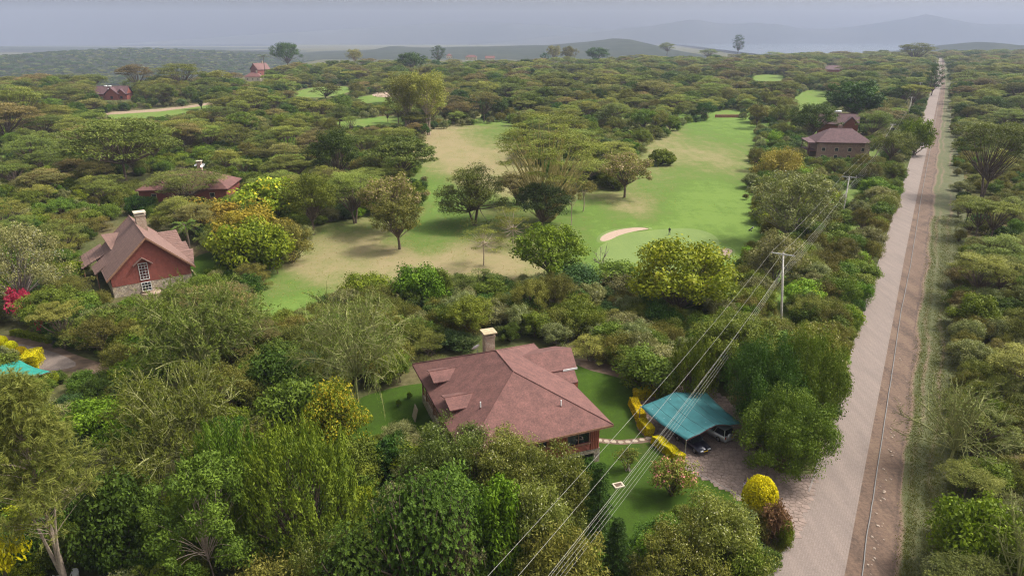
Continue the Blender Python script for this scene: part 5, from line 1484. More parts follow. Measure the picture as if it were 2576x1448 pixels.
spot(rosette(134, 'l_gloss', R=(2.6, 2.4, 2.4), k=1200, leaf=(.145, .058), nl=10), 'glossy_shrub', 900, 1560, 1330, 240, 'smaller glossy rosette shrub beside the cypress bush', rz=1)
spot(palm(135, .8, 15, 1.9, 'l_green'), 'palm', 385, 1520, 1400, 170, 'low palm with long fronds at the foot of the sapling')
cream1 = bush(136, 'l_cream', R=(3.0, 2.8, 2.0), zc=1.9, clumps=105, cr=.55, per=210, leaf=(.13, .05), flower=.035)
cream2 = bush(137, 'l_cream', R=(2.6, 2.8, 2.4), zc=2.1, clumps=105, cr=.55, per=210, leaf=(.13, .05), flower=.04)
spot(cream1, 'cream_flower_shrub', 1120, 1230, 1068, 210, 'olive shrub with cream flowers against the left eave of the near house', 'shrub')
spot(cream2, 'cream_flower_shrub', 1270, 1290, 1100, 200, 'olive shrub with cream flowers in front of the log wall', 'shrub')
spot(cream1, 'cream_flower_shrub', 1390, 1330, 1150, 190, 'tall olive flowering shrub beside the dark pine', 'shrub', rz=2)
spot(cream2, 'cream_flower_shrub', 1350, 1450, 1225, 210, 'olive flowering shrub between the rosette shrub and pine', 'shrub', rz=1.2)
spot(cream1, 'cream_flower_shrub', 1240, 1250, 1150, 130, 'low olive flowering shrub under the front eave', 'shrub', rz=.5)
spot(K['bright'][1], 'garden_shrub', 1255, 1450, 1215, 150, 'fresh green upright shrub in the middle of the flowering shrubs', 'shrub')
spot(K['green'][1], 'garden_shrub', 1155, 1380, 1180, 170, 'mid-green shrub above the glossy rosettes', 'shrub')
spot(norfolk(138), 'pine', 1500, 1385, 1160, 105, 'dark drooping pine in front of the house corner')
spot(norfolk(139), 'pine', 1545, 1480, 1300, 100, 'small dark pine half hidden on the lawn below the wires', rz=1)
spot(K['olive'][0], 'garden_shrub', 1420, 1540, 1330, 220, 'olive shrub under the power wires', 'shrub')
pale = thorn(140, 'l_grey', 'bark_pale', H=3.6, Rr=3.0, mains=18, subs=9, twigs=5, nper=18, leaf=(.18, .05), tw=.8, trunk_r=.08, rise=.75)
spot(pale, 'pale_thorn_bush', 1155, 1530, 1350, 170, 'pale feathery thorn bush in front of the rosette shrub')
spot(K['olive'][1], 'low_shrub', 690, 1540, 1405, 220, 'dull olive shrub at the foot of the cypress bush', 'shrub')
spot(cream1, 'low_shrub', 800, 1540, 1370, 170, 'dull olive shrub with tiny pale flowers beneath the cypress bush', 'shrub', rz=1)
spot(K['grey'][0], 'pale_shrub', 1010, 1110, 1065, 95, 'pale-leaved shrub at the edge of the left lawn', 'shrub')
spot(bush(141, 'l_yflower', R=(2.4, 2.2, 2.4), zc=2, flower=.3, clumps=60, per=200, leaf=(.17, .09)), 'yellow_flower_shrub', 850, 1150, 970, 150, 'shrub covered in yellow flowers left of the lawn', 'shrub')
spot(K['green'][0], 'garden_shrub', 740, 1100, 960, 190, 'mid-green shrub between thorn trees and yellow flowers', 'shrub')
spot(K['dark'][1], 'garden_shrub', 700, 1010, 890, 160, 'shadowy dark shrub between the two thorn trees', 'shrub')
spot(K['green'][2], 'garden_shrub', 880, 1210, 1110, 160, 'leafy shrub at the lower edge of the left lawn', 'shrub')
dead = thorn(142, 'l_grey', 'bark_pale', H=2.6, Rr=.7, mains=7, subs=6, twigs=3, nper=8, leaf=(.16, .07), tw=.35, trunk_r=.05, rise=.98)
dead = recolour(dead, leaf_mat('leaf_straw', (0.36, 0.28, 0.20), (0.55, 0.45, 0.34)))
spot(dead, 'seed_plume', 795, 1125, 1075, 42, 'pale dry seed plumes in front of the yellow-flowered shrub', 'shrub')
spot(dead, 'seed_plume', 742, 1085, 1005, 42, 'taller pale dry seed plumes above the mid-green shrub', 'shrub', rz=1)
# right foreground
spot(cream2, 'lawn_shrub', 1785, 1480, 1268, 230, 'large olive shrub with pale flower specks beside the driveway', 'shrub', rz=.3)
spot(cream1, 'lawn_shrub', 1690, 1530, 1350, 210, 'soft olive shrub at the bottom of the lawn', 'shrub', rz=1.6)
spot(K['green'][2], 'lawn_shrub', 1845, 1510, 1370, 150, 'grey-green shrub at the road corner', 'shrub')
spot(K['bright'][0], 'lawn_shrub', 1640, 1560, 1440, 160, 'bright shrub at the foot of the lawn', 'shrub') if False else None
pk = bush(143, 'l_pink', R=(1.7, 1.6, 1.5), zc=1.3, clumps=45, cr=.5, per=80, leaf=(.18, .07), flower=.13)
spot(pk, 'oleander', 1690, 1245, 1152, 110, 'pink-flowered oleander on the lawn beside the golden hedge', 'shrub')
spot(bush(144, 'l_olive', 'bark_grey', R=(1, 1, .9), zc=.8, clumps=16, cr=.4, per=35, leaf=(.2, .06), fill=40), 'thin_shrub', 1578, 1182, 1125, 62, 'thin twiggy shrub on the lawn between house and hedge', 'shrub')
spot(bush(145, 'l_rust', R=(1.5, 1.3, 1.0), zc=.7, clumps=30, cr=.45, per=60, leaf=(.2, .08)), 'rust_shrub', 1945, 1352, 1262, 76, 'rust-brown dry shrub beside the driveway stones', 'shrub')
spot(K['bright'][1], 'small_shrub', 1968, 1368, 1312, 44, 'small green shrub at the road corner below the rust-brown one', 'shrub')
tp = topiary(146)
spot(tp, 'topiary_ball', 1904, 1300, 1200, 88, 'big clipped golden topiary ball beside the driveway', 'shrub')
for (xa, ya, xb_, yb_, hh, lb) in ((1590, 1018, 1612, 1062, 1.2, 'golden clipped hedge block at the back corner of the carport'), (1612, 1070, 1634, 1096, 1.1, 'short golden clipped hedge block beside the garden path'), (1646, 1112, 1712, 1165, 1.0, 'long golden clipped hedge beside the parked cars')):
    a, b = G(xa, ya), G(xb_, yb_); L = (b-a).length
    hk = topiary(int(L*100), R=(L/2, .5, hh/2), n=int(3600*max(1, L/2.2)), box=True)
    e = plant(hk, 'clipped_hedge', ((a.x+b.x)/2, (a.y+b.y)/2, 0), 1, 1, math.atan2(b.y-a.y, b.x-a.x), lb, 'hedge', parts=('stems', 'foliage'))
a = G(1600, 1010); hk = topiary(155, R=(1.5, .6, .7), n=3000, box=True)
plant(hk, 'clipped_hedge', (a.x+1.2, a.y+1.0, 0), 1, 1, .5, 'golden clipped hedge running behind the carport', 'hedge', parts=('stems', 'foliage'))
for i, (x_, y_, r_, lb) in enumerate(((4, 872, 1.0, 'golden topiary ball at the start of the left driveway'), (30, 884, .95, 'middle golden topiary ball beside the left driveway'), (55, 897, .9, 'golden topiary ball next to the golden hedge block'))):
    p = G(x_, y_); plant(tp, 'topiary_ball', (p.x, p.y, 0), r_*.85, r_*.85, i, lb, 'shrub', parts=('stems', 'foliage'))
p = G(86, 918); hk = topiary(157, 'l_hedge', R=(1.0, 1.7, 1.0), n=4200, box=True); plant(hk, 'clipped_hedge', (p.x, p.y, 0), 1, 1, .3, 'golden hedge block between the left driveway and teal canopy', 'hedge', parts=('stems', 'foliage'))
for x_, y_, lb in ((1003, 1013, 'small yellow flowering tuft on the left lawn'), (1030, 994, 'tiny yellow flowering tuft near the veranda')):
    p = G(x_, y_+8); plant(K['lime'][0], 'flower_tuft', (p.x, p.y, 0), .16, .3, 0, lb, 'plant', parts=('stems', 'foliage')).children[0]
lowh = topiary(158, 'l_lime', R=(4.2, .5, .45), n=5000, box=True)
a, b = G(10, 845), G(130, 872); plant(lowh, 'low_hedge', ((a.x+b.x)/2, (a.y+b.y)/2+1, 0), 1, 1, math.atan2(b.y-a.y, b.x-a.x), 'low green hedge along the far edge of the left driveway', 'hedge', parts=('stems', 'foliage'))
# carport side and roadside
dn = bush(147, 'l_dark', R=(3.9, 3.6, 3.1), zc=2.6, clumps=120, cr=.8, per=280, leaf=(.15, .075))
dn2 = recolour(dn, leaf_mat('leaf_deep_green', (0.028, 0.055, 0.009), (0.095, 0.150, 0.024)))
spot(dn2, 'dense_bush', 1968, 1178, 985, 215, 'dense green bush mass beside the driveway reaching to the road', 'shrub')
spot(dn, 'dense_bush', 1915, 1090, 855, 200, 'dark dense bush against the right side of the carport', 'shrub', rz=1)
spot(dn2, 'dense_bush', 2010, 1075, 835, 180, 'tall green bush at the road edge behind the driveway bush', 'shrub')
spot(K['tree_green'][0], 'dense_tree', 1850, 990, 810, 190, 'mid-green leafy tree behind the teal carport', rz=1)
spot(recolour(K['grey'][0], M['l_cream']), 'flowering_bush', 2015, 1010, 815, 190, 'olive bush with straw flower spikes by the power pole', 'shrub')
spot(thuja(148, 'l_thuja', R=(2.0, 2.0, 2.3), zc=2.2, flames=110), 'thuja', 1735, 1015, 858, 130, 'soft rounded green cypress behind the carport')
spot(K['green'][1], 'shrub', 1625, 985, 880, 150, 'green shrub behind the lawn edge by the carport', 'shrub')
spot(tree(149, 'l_grey', 'bark_grey', H=8, R=(4.5, 4.2, 3.6), trunk=.15, clumps=110, cr=.85, per=130, leaf=(.28, .11), flower=.04, zmin=-.7), 'grey_tree', 1975, 612, 437, 200, 'grey-brown dense tree at the edge of the putting green')
spot(K['grey'][1], 'grey_shrub', 1945, 720, 590, 150, 'pale grey shrub right of the small bunker', 'shrub')
spot(recolour(K['olive'][1], leaf_mat('leaf_straw_yellow', (0.14, 0.13, 0.04), (0.33, 0.28, 0.09))), 'straw_shrub', 1950, 455, 372, 110, 'straw-yellow shrub beside the two-storey house', 'shrub')
spot(K['tree_dark'][0], 'round_tree', 2040, 350, 262, 105, 'dark round tree hiding the left of the tank house')
spot(tree(150, 'l_dark', 'bark', H=10, R=(4.6, 4.6, 4.4), trunk=.12, clumps=90, cr=1.2, per=140, leaf=(.5, .22), zmin=-.6), 'tall_dark_tree', 2143, 305, 205, 125, 'big dark glossy tree behind the tank house')
spot(K['conifer'][0], 'cypress', 2342, 240, 160, 52, 'dark cypress leaning over the far end of the road')
spot(K['acacia'][1], 'acacia_tree', 2190, 360, 275, 95, 'green acacia beside the tank house', rz=1)
spot(K['bright'][0], 'roadside_tree', 2295, 390, 300, 70, 'bright green tree at the road edge past the leaning pole')
spot(K['tree_green'][1], 'roadside_tree', 2235, 420, 330, 110, 'grey-green tree between the two-storey house and road')
# right of the road
t4 = thorn(151, 'l_thorn', 'bark_thorn', H=7.0, Rr=5.2, mains=24, subs=10, twigs=4, nper=3, leaf=(.18, .04), tw=1.5, trunk_r=.15, rise=.75)
spot(t4, 'bare_thorn_tree', 2388, 1172, 975, 290, 'nearly bare thorn tree with pale green trunk beside the grass verge')
spot(t4, 'bare_thorn_tree', 2540, 1530, 1290, 330, 'nearly bare thorn tree over the bright bush in the bottom corner', rz=2)
spot(K['bright'][0], 'verge_shrub', 2440, 1440, 1265, 200, 'bright deep-green bush beside the verge wheel tracks', 'shrub')
spot(K['acacia'][2], 'dark_acacia', 2468, 500, 305, 200, 'dark flat-topped acacia beyond the grass verge', rz=1)
spot(K['bright'][1], 'verge_shrub', 2440, 830, 745, 110, 'light green bush among the olive scrub beyond the verge', 'shrub')
# skyline trees
sk = [('stone_pine', K['tree_dark'][0], 722, 172, 108, 62, 'tall dark spreading tree on the skyline beside the palm'), ('tall_palm', palm(152, 9, 18, 4.0, 'l_dark'), 667, 190, 128, 44, 'tall dark palm on the skyline above the red roofs'),
      ('skyline_tree', K['euca'][0], 892, 166, 124, 38, 'lone ragged eucalyptus on the skyline'), ('skyline_tree', K['tree_dark'][0], 1035, 190, 133, 66, 'broad dark dome tree behind the eucalyptus pair'),
      ('skyline_tree', K['conifer'][0], 1103, 160, 115, 36, 'pointed bluish tree on the skyline near the village roofs'), ('skyline_tree', K['conifer'][0], 1855, 135, 88, 32, 'single tall pointed conifer on the right skyline'),
      ('skyline_tree', K['acacia'][1], 1677, 140, 106, 44, 'lone flat acacia above the ridge line'), ('skyline_tree', K['euca'][0], 1392, 160, 115, 34, 'thin eucalyptus rising from the central skyline'),
      ('skyline_tree', K['tree_green'][1], 1430, 165, 117, 40, 'round eucalyptus beside the thin one on the central skyline'), ('skyline_tree', K['acacia'][0], 2300, 165, 109, 100, 'broad acacia dome on the skyline beside the road'),
      ('skyline_tree', K['conifer'][0], 1370, 165, 133, 26, 'small dark pointed tree left of the central eucalyptus'), ('skyline_tree', K['tree_dark'][1], 1500, 160, 120, 60, 'dense dark tree on the central skyline'),
      ('skyline_acacia', K['acacia_brown'][0], 350, 235, 163, 95, 'brown flat acacia on the left plateau edge'), ('skyline_acacia', K['acacia'][2], 460, 235, 160, 130, 'big dark double acacia on the left plateau edge'),
      ('skyline_acacia', K['acacia_brown'][1], 925, 175, 146, 60, 'reddish flat acacia left of the ragged eucalyptus'), ('skyline_acacia', K['acacia'][0], 1780, 150, 124, 60, 'wide acacia on the right skyline')]
for nm, kk, xb, yb, yt, wp, lb in sk:
    spot(kk, nm, xb, yb, yt, wp, lb, rz=xb*.01)

# ------------------------------------------------------------------ rough grass (nobody could count it)
def tufts(name, label, pts, mat, hmin, hmax, wd, seed):
    rs_ = np.random.RandomState(seed); n_ = len(pts)
    C = np.zeros((n_*3, 3)); P_ = np.repeat(np.array(pts), 3, 0)
    h = rs_.uniform(hmin, hmax, n_*3)
    D = np.stack([rs_.randn(n_*3)*.45, rs_.randn(n_*3)*.45, np.ones(n_*3)], 1)
    C[:, :2] = P_ + rs_.randn(n_*3, 2)*.12; C[:, 2] = h*.42 + .01
    Nn = np.stack([rs_.randn(n_*3), rs_.randn(n_*3), np.full(n_*3, .35)], 1)
    me_ = leaf_mesh(name, C, Nn, D, h, wd*(.6+.8*rs_.rand(n_*3)), np.repeat(rs_.rand(n_), 3)*.8+rs_.rand(n_*3)*.2)
    o_ = mobj(name, me_, mat); o_['kind'] = 'stuff'; tag(o_, label, 'grass')
rg = np.random.RandomState(9)
vp = []
for i in range(60000):
    Y = 42+130*rg.rand()**1.5
    xm, xb = x_at(DR, Y), x_at(VR, Y)+2
    X = xm+(xb-xm)*rg.rand(); d_ = (X-xm)/(xb-xm)
    if rg.rand() < (.85 if d_ > .12 else .25) - .7*math.exp(-((d_-.33)/.05)**2) - .6*math.exp(-((d_-.72)/.045)**2): vp.append((X, Y))
tufts('verge_tufts', 'short olive grass tufts covering the verge between dirt and scrub', vp[:30000], leaf_mat('grass_blade_olive', (0.062, 0.070, 0.020), (0.135, 0.135, 0.046)), .05, .15, .06, 1)
lp_ = []
for i in range(14000):
    Y = 44+60*rg.rand(); x0_ = x_at(RL, Y); q_t = (x0_-.3-rg.rand()**2*2.2, Y)
    if not inside(q_t, dw) and 1.0 < abs(Y-60)/6.0: lp_.append(q_t)
tufts('roadside_tufts', 'grass tufts along the kerb under the roadside thicket', lp_, leaf_mat('grass_blade_green', (0.04, 0.06, 0.014), (0.115, 0.135, 0.035)), .1, .4, .06, 2)
gp = []
for i in range(90000):
    X = rg.uniform(-60, 130); Y = 100+260*rg.rand()**1.4
    v_ = lush_at(X, Y) if False else None
    x_, y_ = prj(X, Y, 0)
    if 620 < x_ < 1900 and 300 < y_ < 775 and not (1490 < x_ < 1850 and 560 < y_ < 720):
        nse = math.sin(X*.21+math.sin(Y*.17)*2)*math.sin(Y*.19+math.cos(X*.13)*2)
        dry_ = x_ < 1340 or (1500 < x_ < 1700 and y_ < 520) 
        if rg.rand() < (.5 if dry_ else .04)*(.55+.45*nse): gp.append((X, Y))
tufts('rough_tufts', 'straw and olive grass tufts in the rough of the golf course', gp[:16000], leaf_mat('grass_blade_straw', (0.14, 0.135, 0.05), (0.27, 0.235, 0.11)), .05, .18, .09, 3)
# ================================================================== thicket and woodland
# ground that the photograph shows open (survey grid); nothing may grow in front of it
CLEAR = [
 [(625,780),(690,700),(750,640),(800,592),(880,560),(1060,545),(1090,450),(1062,440),(1060,370),(1078,335),(1180,316),(1262,310),(1300,330),(1290,400),(1420,480),(1560,480),(1620,420),(1640,360),(1700,332),(1760,308),(1850,300),(1890,312),(1900,335),(1885,400),(1876,440),(1868,480),(1872,540),(1890,575),(1880,600),(1855,640),(1835,715),(1795,705),(1590,690),(1480,680),(1300,690),(1050,690),(870,715),(775,745),(760,775)],
 [(735,232),(800,217),(885,217),(880,235),(800,247),(742,244)], [(890,248),(930,240),(1010,226),(1010,250),(930,262)], [(830,310),(890,302),(1000,290),(1010,306),(900,318)],
 [(1890,193),(1940,186),(1975,192),(1970,202),(1895,204)], [(1995,260),(2015,230),(2085,226),(2080,255),(2010,278)], [(1800,278),(1862,276),(1862,296),(1800,296)],
 [(275,286),(370,280),(560,256),(570,262),(400,292),(285,300)], [(240,284),(400,274),(570,252),(574,258),(400,282),(240,291)], [(-10,378),(18,376),(20,405),(-10,412)],
 [(905,1012),(1000,985),(1040,985),(1062,1005),(1058,1075),(990,1082),(925,1105)],
 [(1450,925),(1490,925),(1625,985),(1620,1110),(1730,1165),(1860,1240),(1800,1240),(1620,1290),(1570,1400),(1530,1430),(1548,1330),(1500,1170),(1545,1065),(1470,965)],
 [(1690,1150),(1750,1190),(1860,1250),(1960,1310),(1995,1345),(2040,1205),(1950,1190),(1880,1130),(1868,1070),(1800,990),(1700,975),(1605,1015)],
 [(1925,1460),(1985,1378),(2049,1199),(2169,793),(2266,483),(2345,215),(2358,150),(2376,150),(2388,215),(2398,420),(2396,560),(2390,716),(2376,965),(2366,1200),(2358,1460)],
 [(0,850),(60,852),(130,868),(200,900),(300,930),(230,935),(110,925),(0,900)], [(45,900),(110,900),(128,932),(70,955)],
 [(188,640),(296,545),(325,540),(345,530),(370,540),(375,590),(445,585),(490,665),(483,700),(385,740),(380,765),(278,765),(268,712)], [(485,635),(545,630),(550,665),(490,680)],
 [(1033,912),(1205,878),(1215,822),(1245,822),(1250,870),(1340,865),(1440,870),(1450,960),(1545,1065),(1515,1085),(1515,1165),(1335,1130),(1150,1090),(1060,1075)],
 [(355,470),(420,440),(490,430),(492,418),(505,418),(508,440),(582,465),(578,490),(360,492)], [(762,362),(785,358),(798,370),(795,392),(765,390)], [(240,222),(325,222),(330,252),(245,250)],
 [(2025,372),(2070,318),(2160,322),(2178,358),(2165,392),(2040,392)], [(2085,270),(2120,268),(2160,290),(2160,322),(2080,320)], [(2078,164),(2112,164),(2115,182),(2076,182)], [(612,160),(665,160),(662,205),(612,205)],
 [(1555,135),(1640,140),(1640,150),(1560,150)] if False else [(1120,128),(1240,128),(1240,146),(1120,144)],
 [(1950,630),(1990,630),(1975,810),(1958,810)], [(2133,440),(2146,440),(2144,505),(2134,505)], [(2190,390),(2240,312),(2250,318),(2205,395)], [(2282,235),(2294,235),(2292,272),(2282,272)],
 [(1290,575),(1330,575),(1330,640),(1270,640)],
]
q_ = 4
mw, mh = 2575//q_ + 1, 1448//q_ + 1
yy_, xx_ = np.mgrid[0:mh, 0:mw]
xx_ = xx_*q_ + 2.0; yy_ = yy_*q_ + 2.0
mask = np.zeros((mh, mw), bool)
for pg in CLEAR:
    c = np.zeros((mh, mw), bool); j = len(pg)-1
    for i in range(len(pg)):
        (xi, yi), (xj, yj) = pg[i], pg[j]
        if yi != yj:
            c ^= ((yi > yy_) != (yj > yy_)) & (xx_ < (xj-xi)*(yy_-yi)/(yj-yi)+xi)
        j = i
    mask |= c
def blocked(X, Y, r, h):
    for dx, z in ((0, 0), (0, h), (-r*.8, h*.45), (r*.8, h*.45), (-r*.5, h*.85), (r*.5, h*.85), (0, h*.5)):
        x, y = prj(X+dx, Y, z)
        i, j = int(y//q_), int(x//q_)
        if 0 <= i < mh and 0 <= j < mw and mask[i, j]: return True
    return False
road_l = [G(*p) for p in RL]; road_r = [G(*p) for p in VR]
def road_side(X, Y):
    """-1 left of the road, +1 beyond the verge, 0 on them"""
    xl = np.interp(Y, [p.y for p in road_l], [p.x for p in road_l]); xr_ = np.interp(Y, [p.y for p in road_r], [p.x for p in road_r])
    return -1 if X < xl else (1 if X > xr_ else 0)
def in_house(X, Y, r):
    for hx, hy, rot, a0, a1, b0, b1 in FOOTPRINT:
        dx, dy = X-hx, Y-hy; c, s = math.cos(rot), math.sin(rot)
        a, b = dx*c+dy*s, -dx*s+dy*c
        if a0-r < a < a1+r and b0-r < b < b1+r: return True
    return False
car_c = G(1740, 1080)
drive_l = [tuple(G(*p)[:2]) for p in ((-60,838),(60,846),(130,864),(200,897),(300,925),(390,950),(300,960),(200,935),(100,930),(-60,905))]
rs = np.random.RandomState(77)
_ph = rs.rand(8)*20
def patch(X, Y, k):
    return 0.5+0.25*(math.sin(X*.031+_ph[k]+math.sin(Y*.023)*1.3)+math.sin(Y*.037+_ph[k+1]+math.cos(X*.027)*1.4))
ZONES = {
 'garden': (['green', 'dark', 'olive', 'bright', 'blue', 'lime', 'grey'], [.28, .2, .17, .12, .06, .05, .12], (2.6, 4.2)),
 'belt': (['green', 'grey', 'olive', 'dark', 'acacia_low', 'bright', 'blue', 'tree_green'], [.26, .17, .15, .15, .08, .07, .05, .07], (2.6, 4.8)),
 'roadside': (['green', 'olive', 'grey', 'dark', 'bright', 'blue', 'yflower', 'acacia_low', 'tree_green'], [.26, .2, .18, .13, .06, .05, .03, .05, .04], (2.8, 5.0)),
 'beyond': (['olive', 'grey', 'green', 'acacia_low', 'dark', 'dry', 'acacia'], [.26, .2, .16, .2, .1, .05, .03], (2.0, 4.0)),
 'west': (['green', 'olive', 'grey', 'dark', 'acacia_low', 'bright', 'lime', 'acacia', 'acacia_brown', 'tree_green', 'blue', 'dry'], [.24, .11, .14, .12, .07, .07, .03, .10, .02, .07, .03, .0], (2.4, 4.6)),
 'wood': (['acacia', 'acacia_brown', 'grey', 'olive', 'dark', 'green', 'tree_dark', 'tree_green', 'acacia_low', 'blue'], [.34, .10, .12, .05, .06, .06, .09, .12, .01, .05], (2.6, 5.0)),
}
PHRASE = {'garden': 'in the garden round the near house', 'belt': 'in the thicket below the dry fairway', 'roadside': 'between the fairway and the road',
          'beyond': 'in the scrub beyond the grass verge', 'west': 'in the bush behind the red gabled house', 'wood': 'in the open woodland beyond the golf course'}
DESC = {'green': ('leafy_shrub', 'leafy mid-green shrub'), 'dark': ('dark_shrub', 'dense dark green shrub'), 'olive': ('olive_shrub', 'fine-leaved olive shrub'), 'grey': ('grey_shrub', 'grey-green shrub with pale leaf tips'),
        'bright': ('bright_shrub', 'bright green shrub'), 'lime': ('lime_shrub', 'yellow-green shrub'), 'blue': ('blue_green_shrub', 'blue-green upright shrub'), 'dry': ('dry_shrub', 'brownish dry shrub'), 'yflower': ('yellow_flower_shrub', 'green shrub with yellow flowers'),
        'acacia': ('acacia_tree', 'olive flat-topped acacia'), 'acacia_brown': ('brown_acacia', 'brownish flat-topped acacia'), 'acacia_low': ('low_acacia', 'low layered thorn acacia'),
        'tree_dark': ('dark_tree', 'dark round-crowned tree'), 'tree_green': ('green_tree', 'round-crowned green tree')}
TREES = {'acacia', 'acacia_brown', 'tree_dark', 'tree_green', 'acacia_low'}
def zone(X, Y):
    s = road_side(X, Y)
    if s > 0: return 'beyond' if Y < 330 else 'wood'
    gl = np.interp(Y, [90, 120, 180, 260, 420], [-35, -42, -34, -36, -60])
    if Y < 72: return 'garden'
    if Y > 330: return 'wood'
    if X < gl or (Y < 110 and X < -45): return 'west'
    if Y < 112 and X < 30: return 'belt'
    if X < 30 and Y > 230: return 'wood'
    return 'roadside' if X > 30 else 'belt'
cands = {}
TALL = {'acacia', 'acacia_brown', 'tree_dark', 'tree_green'}
def try_place(X, Y, zn, mode):
    kinds, wts, (h0, h1) = ZONES[zn]
    if mode:     # 'tree' or 'shrub' pass in the woods
        wts = [w_ if (k_n in TALL) == (mode == 'tree') else 0.0 for k_n, w_ in zip(kinds, wts)]
    p_ = np.array(wts)*np.array([0.35+1.3*patch(X, Y, i % 7) for i in range(len(kinds))]); p_ /= p_.sum()
    kd = kinds[rs.choice(len(kinds), p=p_)]
    var = rs.randint(len(K[kd])); kk = K[kd][var]
    shrink = 1.0
    if kd in ('acacia', 'acacia_brown') and zn in ('wood', 'west') and Y > 230: h = rs.uniform(6.0, 12.5); wd = h*rs.uniform(1.2, 1.7)
    elif kd in ('acacia', 'acacia_brown'): h = rs.uniform(5.5, 9.5); wd = h*rs.uniform(1.15, 1.5)
    elif kd in ('tree_dark', 'tree_green') and Y > 300: h = rs.uniform(6.0, 12.0); wd = h*rs.uniform(.8, 1.15)
    elif kd == 'acacia_low': h = rs.uniform(2.6, 4.2); wd = h*rs.uniform(1.3, 1.7)
    elif kd in ('tree_dark', 'tree_green'): h = rs.uniform(5.0, 8.0); wd = h*rs.uniform(.8, 1.1)
    else: h = rs.uniform(h0, h1); wd = h*rs.uniform(1.05, 1.55)
    if Y > 420:      # far growth reads as clumps of crowns
        f_ = min(1.0, (Y-420)/500); g_ = rs.uniform(.8, 1.3); wd *= (1+.45*f_)*g_; h *= (1+.0*f_)*g_
    for sc_ in (1.0, .72, .5):
        hh, ww = h*sc_*shrink, wd*sc_*shrink
        if not blocked(X, Y, ww*.5, hh):
            return kd, var, hh, ww
    return None
def scan(y0, y1, step, xlim, mode=None, jit=.42, margin=170):
    ys = np.arange(y0, y1, step)
    for Y in ys:
        xm = min(xlim, Y*.88+25)
        for X in np.arange(-xm, xm, step):
            x, y = X+rs.uniform(-jit, jit)*step, Y+rs.uniform(-jit, jit)*step
            px_, py_ = prj(x, y, 2)
            if px_ < -margin or px_ > 2575+margin or py_ > 1448+170: continue
            if y > 400 and y > edge_at(x/y)+40: continue
            if road_side(x, y) == 0: continue
            if in_house(x, y, 1.2): continue
            if (x-car_c.x)**2+(y-car_c.y)**2 < 36: continue
            if inside((x, y), dw) or inside((x, y), drive_l): continue
            if any((x-fx)**2+(y-fy_)**2 < fr_*fr_ for fx, fy_, fr_ in FOOT): continue
            zn = zone(x, y)
            if zn == 'wood' and -20 < x < 140 and 230 < y < 420 and rs.rand() < .35: continue
            r = try_place(x, y, zn, mode)
            if r is None: continue
            kd, var, h, wd = r
            cands.setdefault(kd, []).append((wd*h/max(30, depth(x, y))**2, x, y, var, h, wd, zn, rs.rand()*6.28))
scan(36, 130, 3.1, 200)
scan(130, 330, 4.7, 400)
scan(330, 640, 13.5, 700, 'tree', .48)
scan(330, 640, 6.8, 700, 'shrub', .48)
scan(640, 1720, 17.0, 1500, 'tree', .48)
scan(640, 1720, 10.5, 1500, 'shrub', .48)

def instancer(name, label, cat, pts, kinds):
    """one far-off mass of plants: points carrying scaled, turned copies"""
    me = bpy.data.meshes.new(name)
    me.from_pydata([(p[0], p[1], p[2]) for p in pts], [], [])
    for nm, tp_, vals in (('rz', 'FLOAT', [p[3] for p in pts]), ('sx', 'FLOAT', [p[4] for p in pts]), ('sz', 'FLOAT', [p[5] for p in pts]), ('var', 'INT', [p[6] for p in pts])):
        a = me.attributes.new(nm, tp_, 'POINT'); a.data.foreach_set('value', vals)
    o = mobj(name, me); o['kind'] = 'stuff'; tag(o, label, cat)
    ng = bpy.data.node_groups.new(name, 'GeometryNodeTree')
    ng.interface.new_socket('Geometry', in_out='INPUT', socket_type='NodeSocketGeometry')
    ng.interface.new_socket('Geometry', in_out='OUTPUT', socket_type='NodeSocketGeometry')
    nd = ng.nodes; gi = nd.new('NodeGroupInput'); go_ = nd.new('NodeGroupOutput'); jn = nd.new('GeometryNodeJoinGeometry')
    def attr(nm, t='FLOAT'):
        q = nd.new('GeometryNodeInputNamedAttribute'); q.data_type = t; q.inputs[0].default_value = nm
        return q.outputs[0]
    rz = nd.new('ShaderNodeCombineXYZ'); ng.links.new(attr('rz'), rz.inputs[2])
    sv = nd.new('ShaderNodeCombineXYZ'); sx_ = attr('sx'); ng.links.new(sx_, sv.inputs[0]); ng.links.new(sx_, sv.inputs[1]); ng.links.new(attr('sz'), sv.inputs[2])
    va = attr('var', 'INT')
    for i, obj in enumerate(kinds):
        cmp_ = nd.new('FunctionNodeCompare'); cmp_.data_type = 'INT'; cmp_.operation = 'EQUAL'
        ng.links.new(va, cmp_.inputs[2]); cmp_.inputs[3].default_value = i
        oi = nd.new('GeometryNodeObjectInfo'); oi.inputs[0].default_value = obj; oi.inputs[1].default_value = True
        ip = nd.new('GeometryNodeInstanceOnPoints')
        ng.links.new(gi.outputs[0], ip.inputs[0]); ng.links.new(cmp_.outputs[0], ip.inputs[1]); ng.links.new(oi.outputs['Geometry'], ip.inputs[2])
        ng.links.new(rz.outputs[0], ip.inputs['Rotation']); ng.links.new(sv.outputs[0], ip.inputs['Scale'])
        ng.links.new(ip.outputs[0], jn.inputs[0])
    ng.links.new(jn.outputs[0], go_.inputs[0])
    md = o.modifiers.new('copies', 'NODES'); md.node_group = ng
    return o

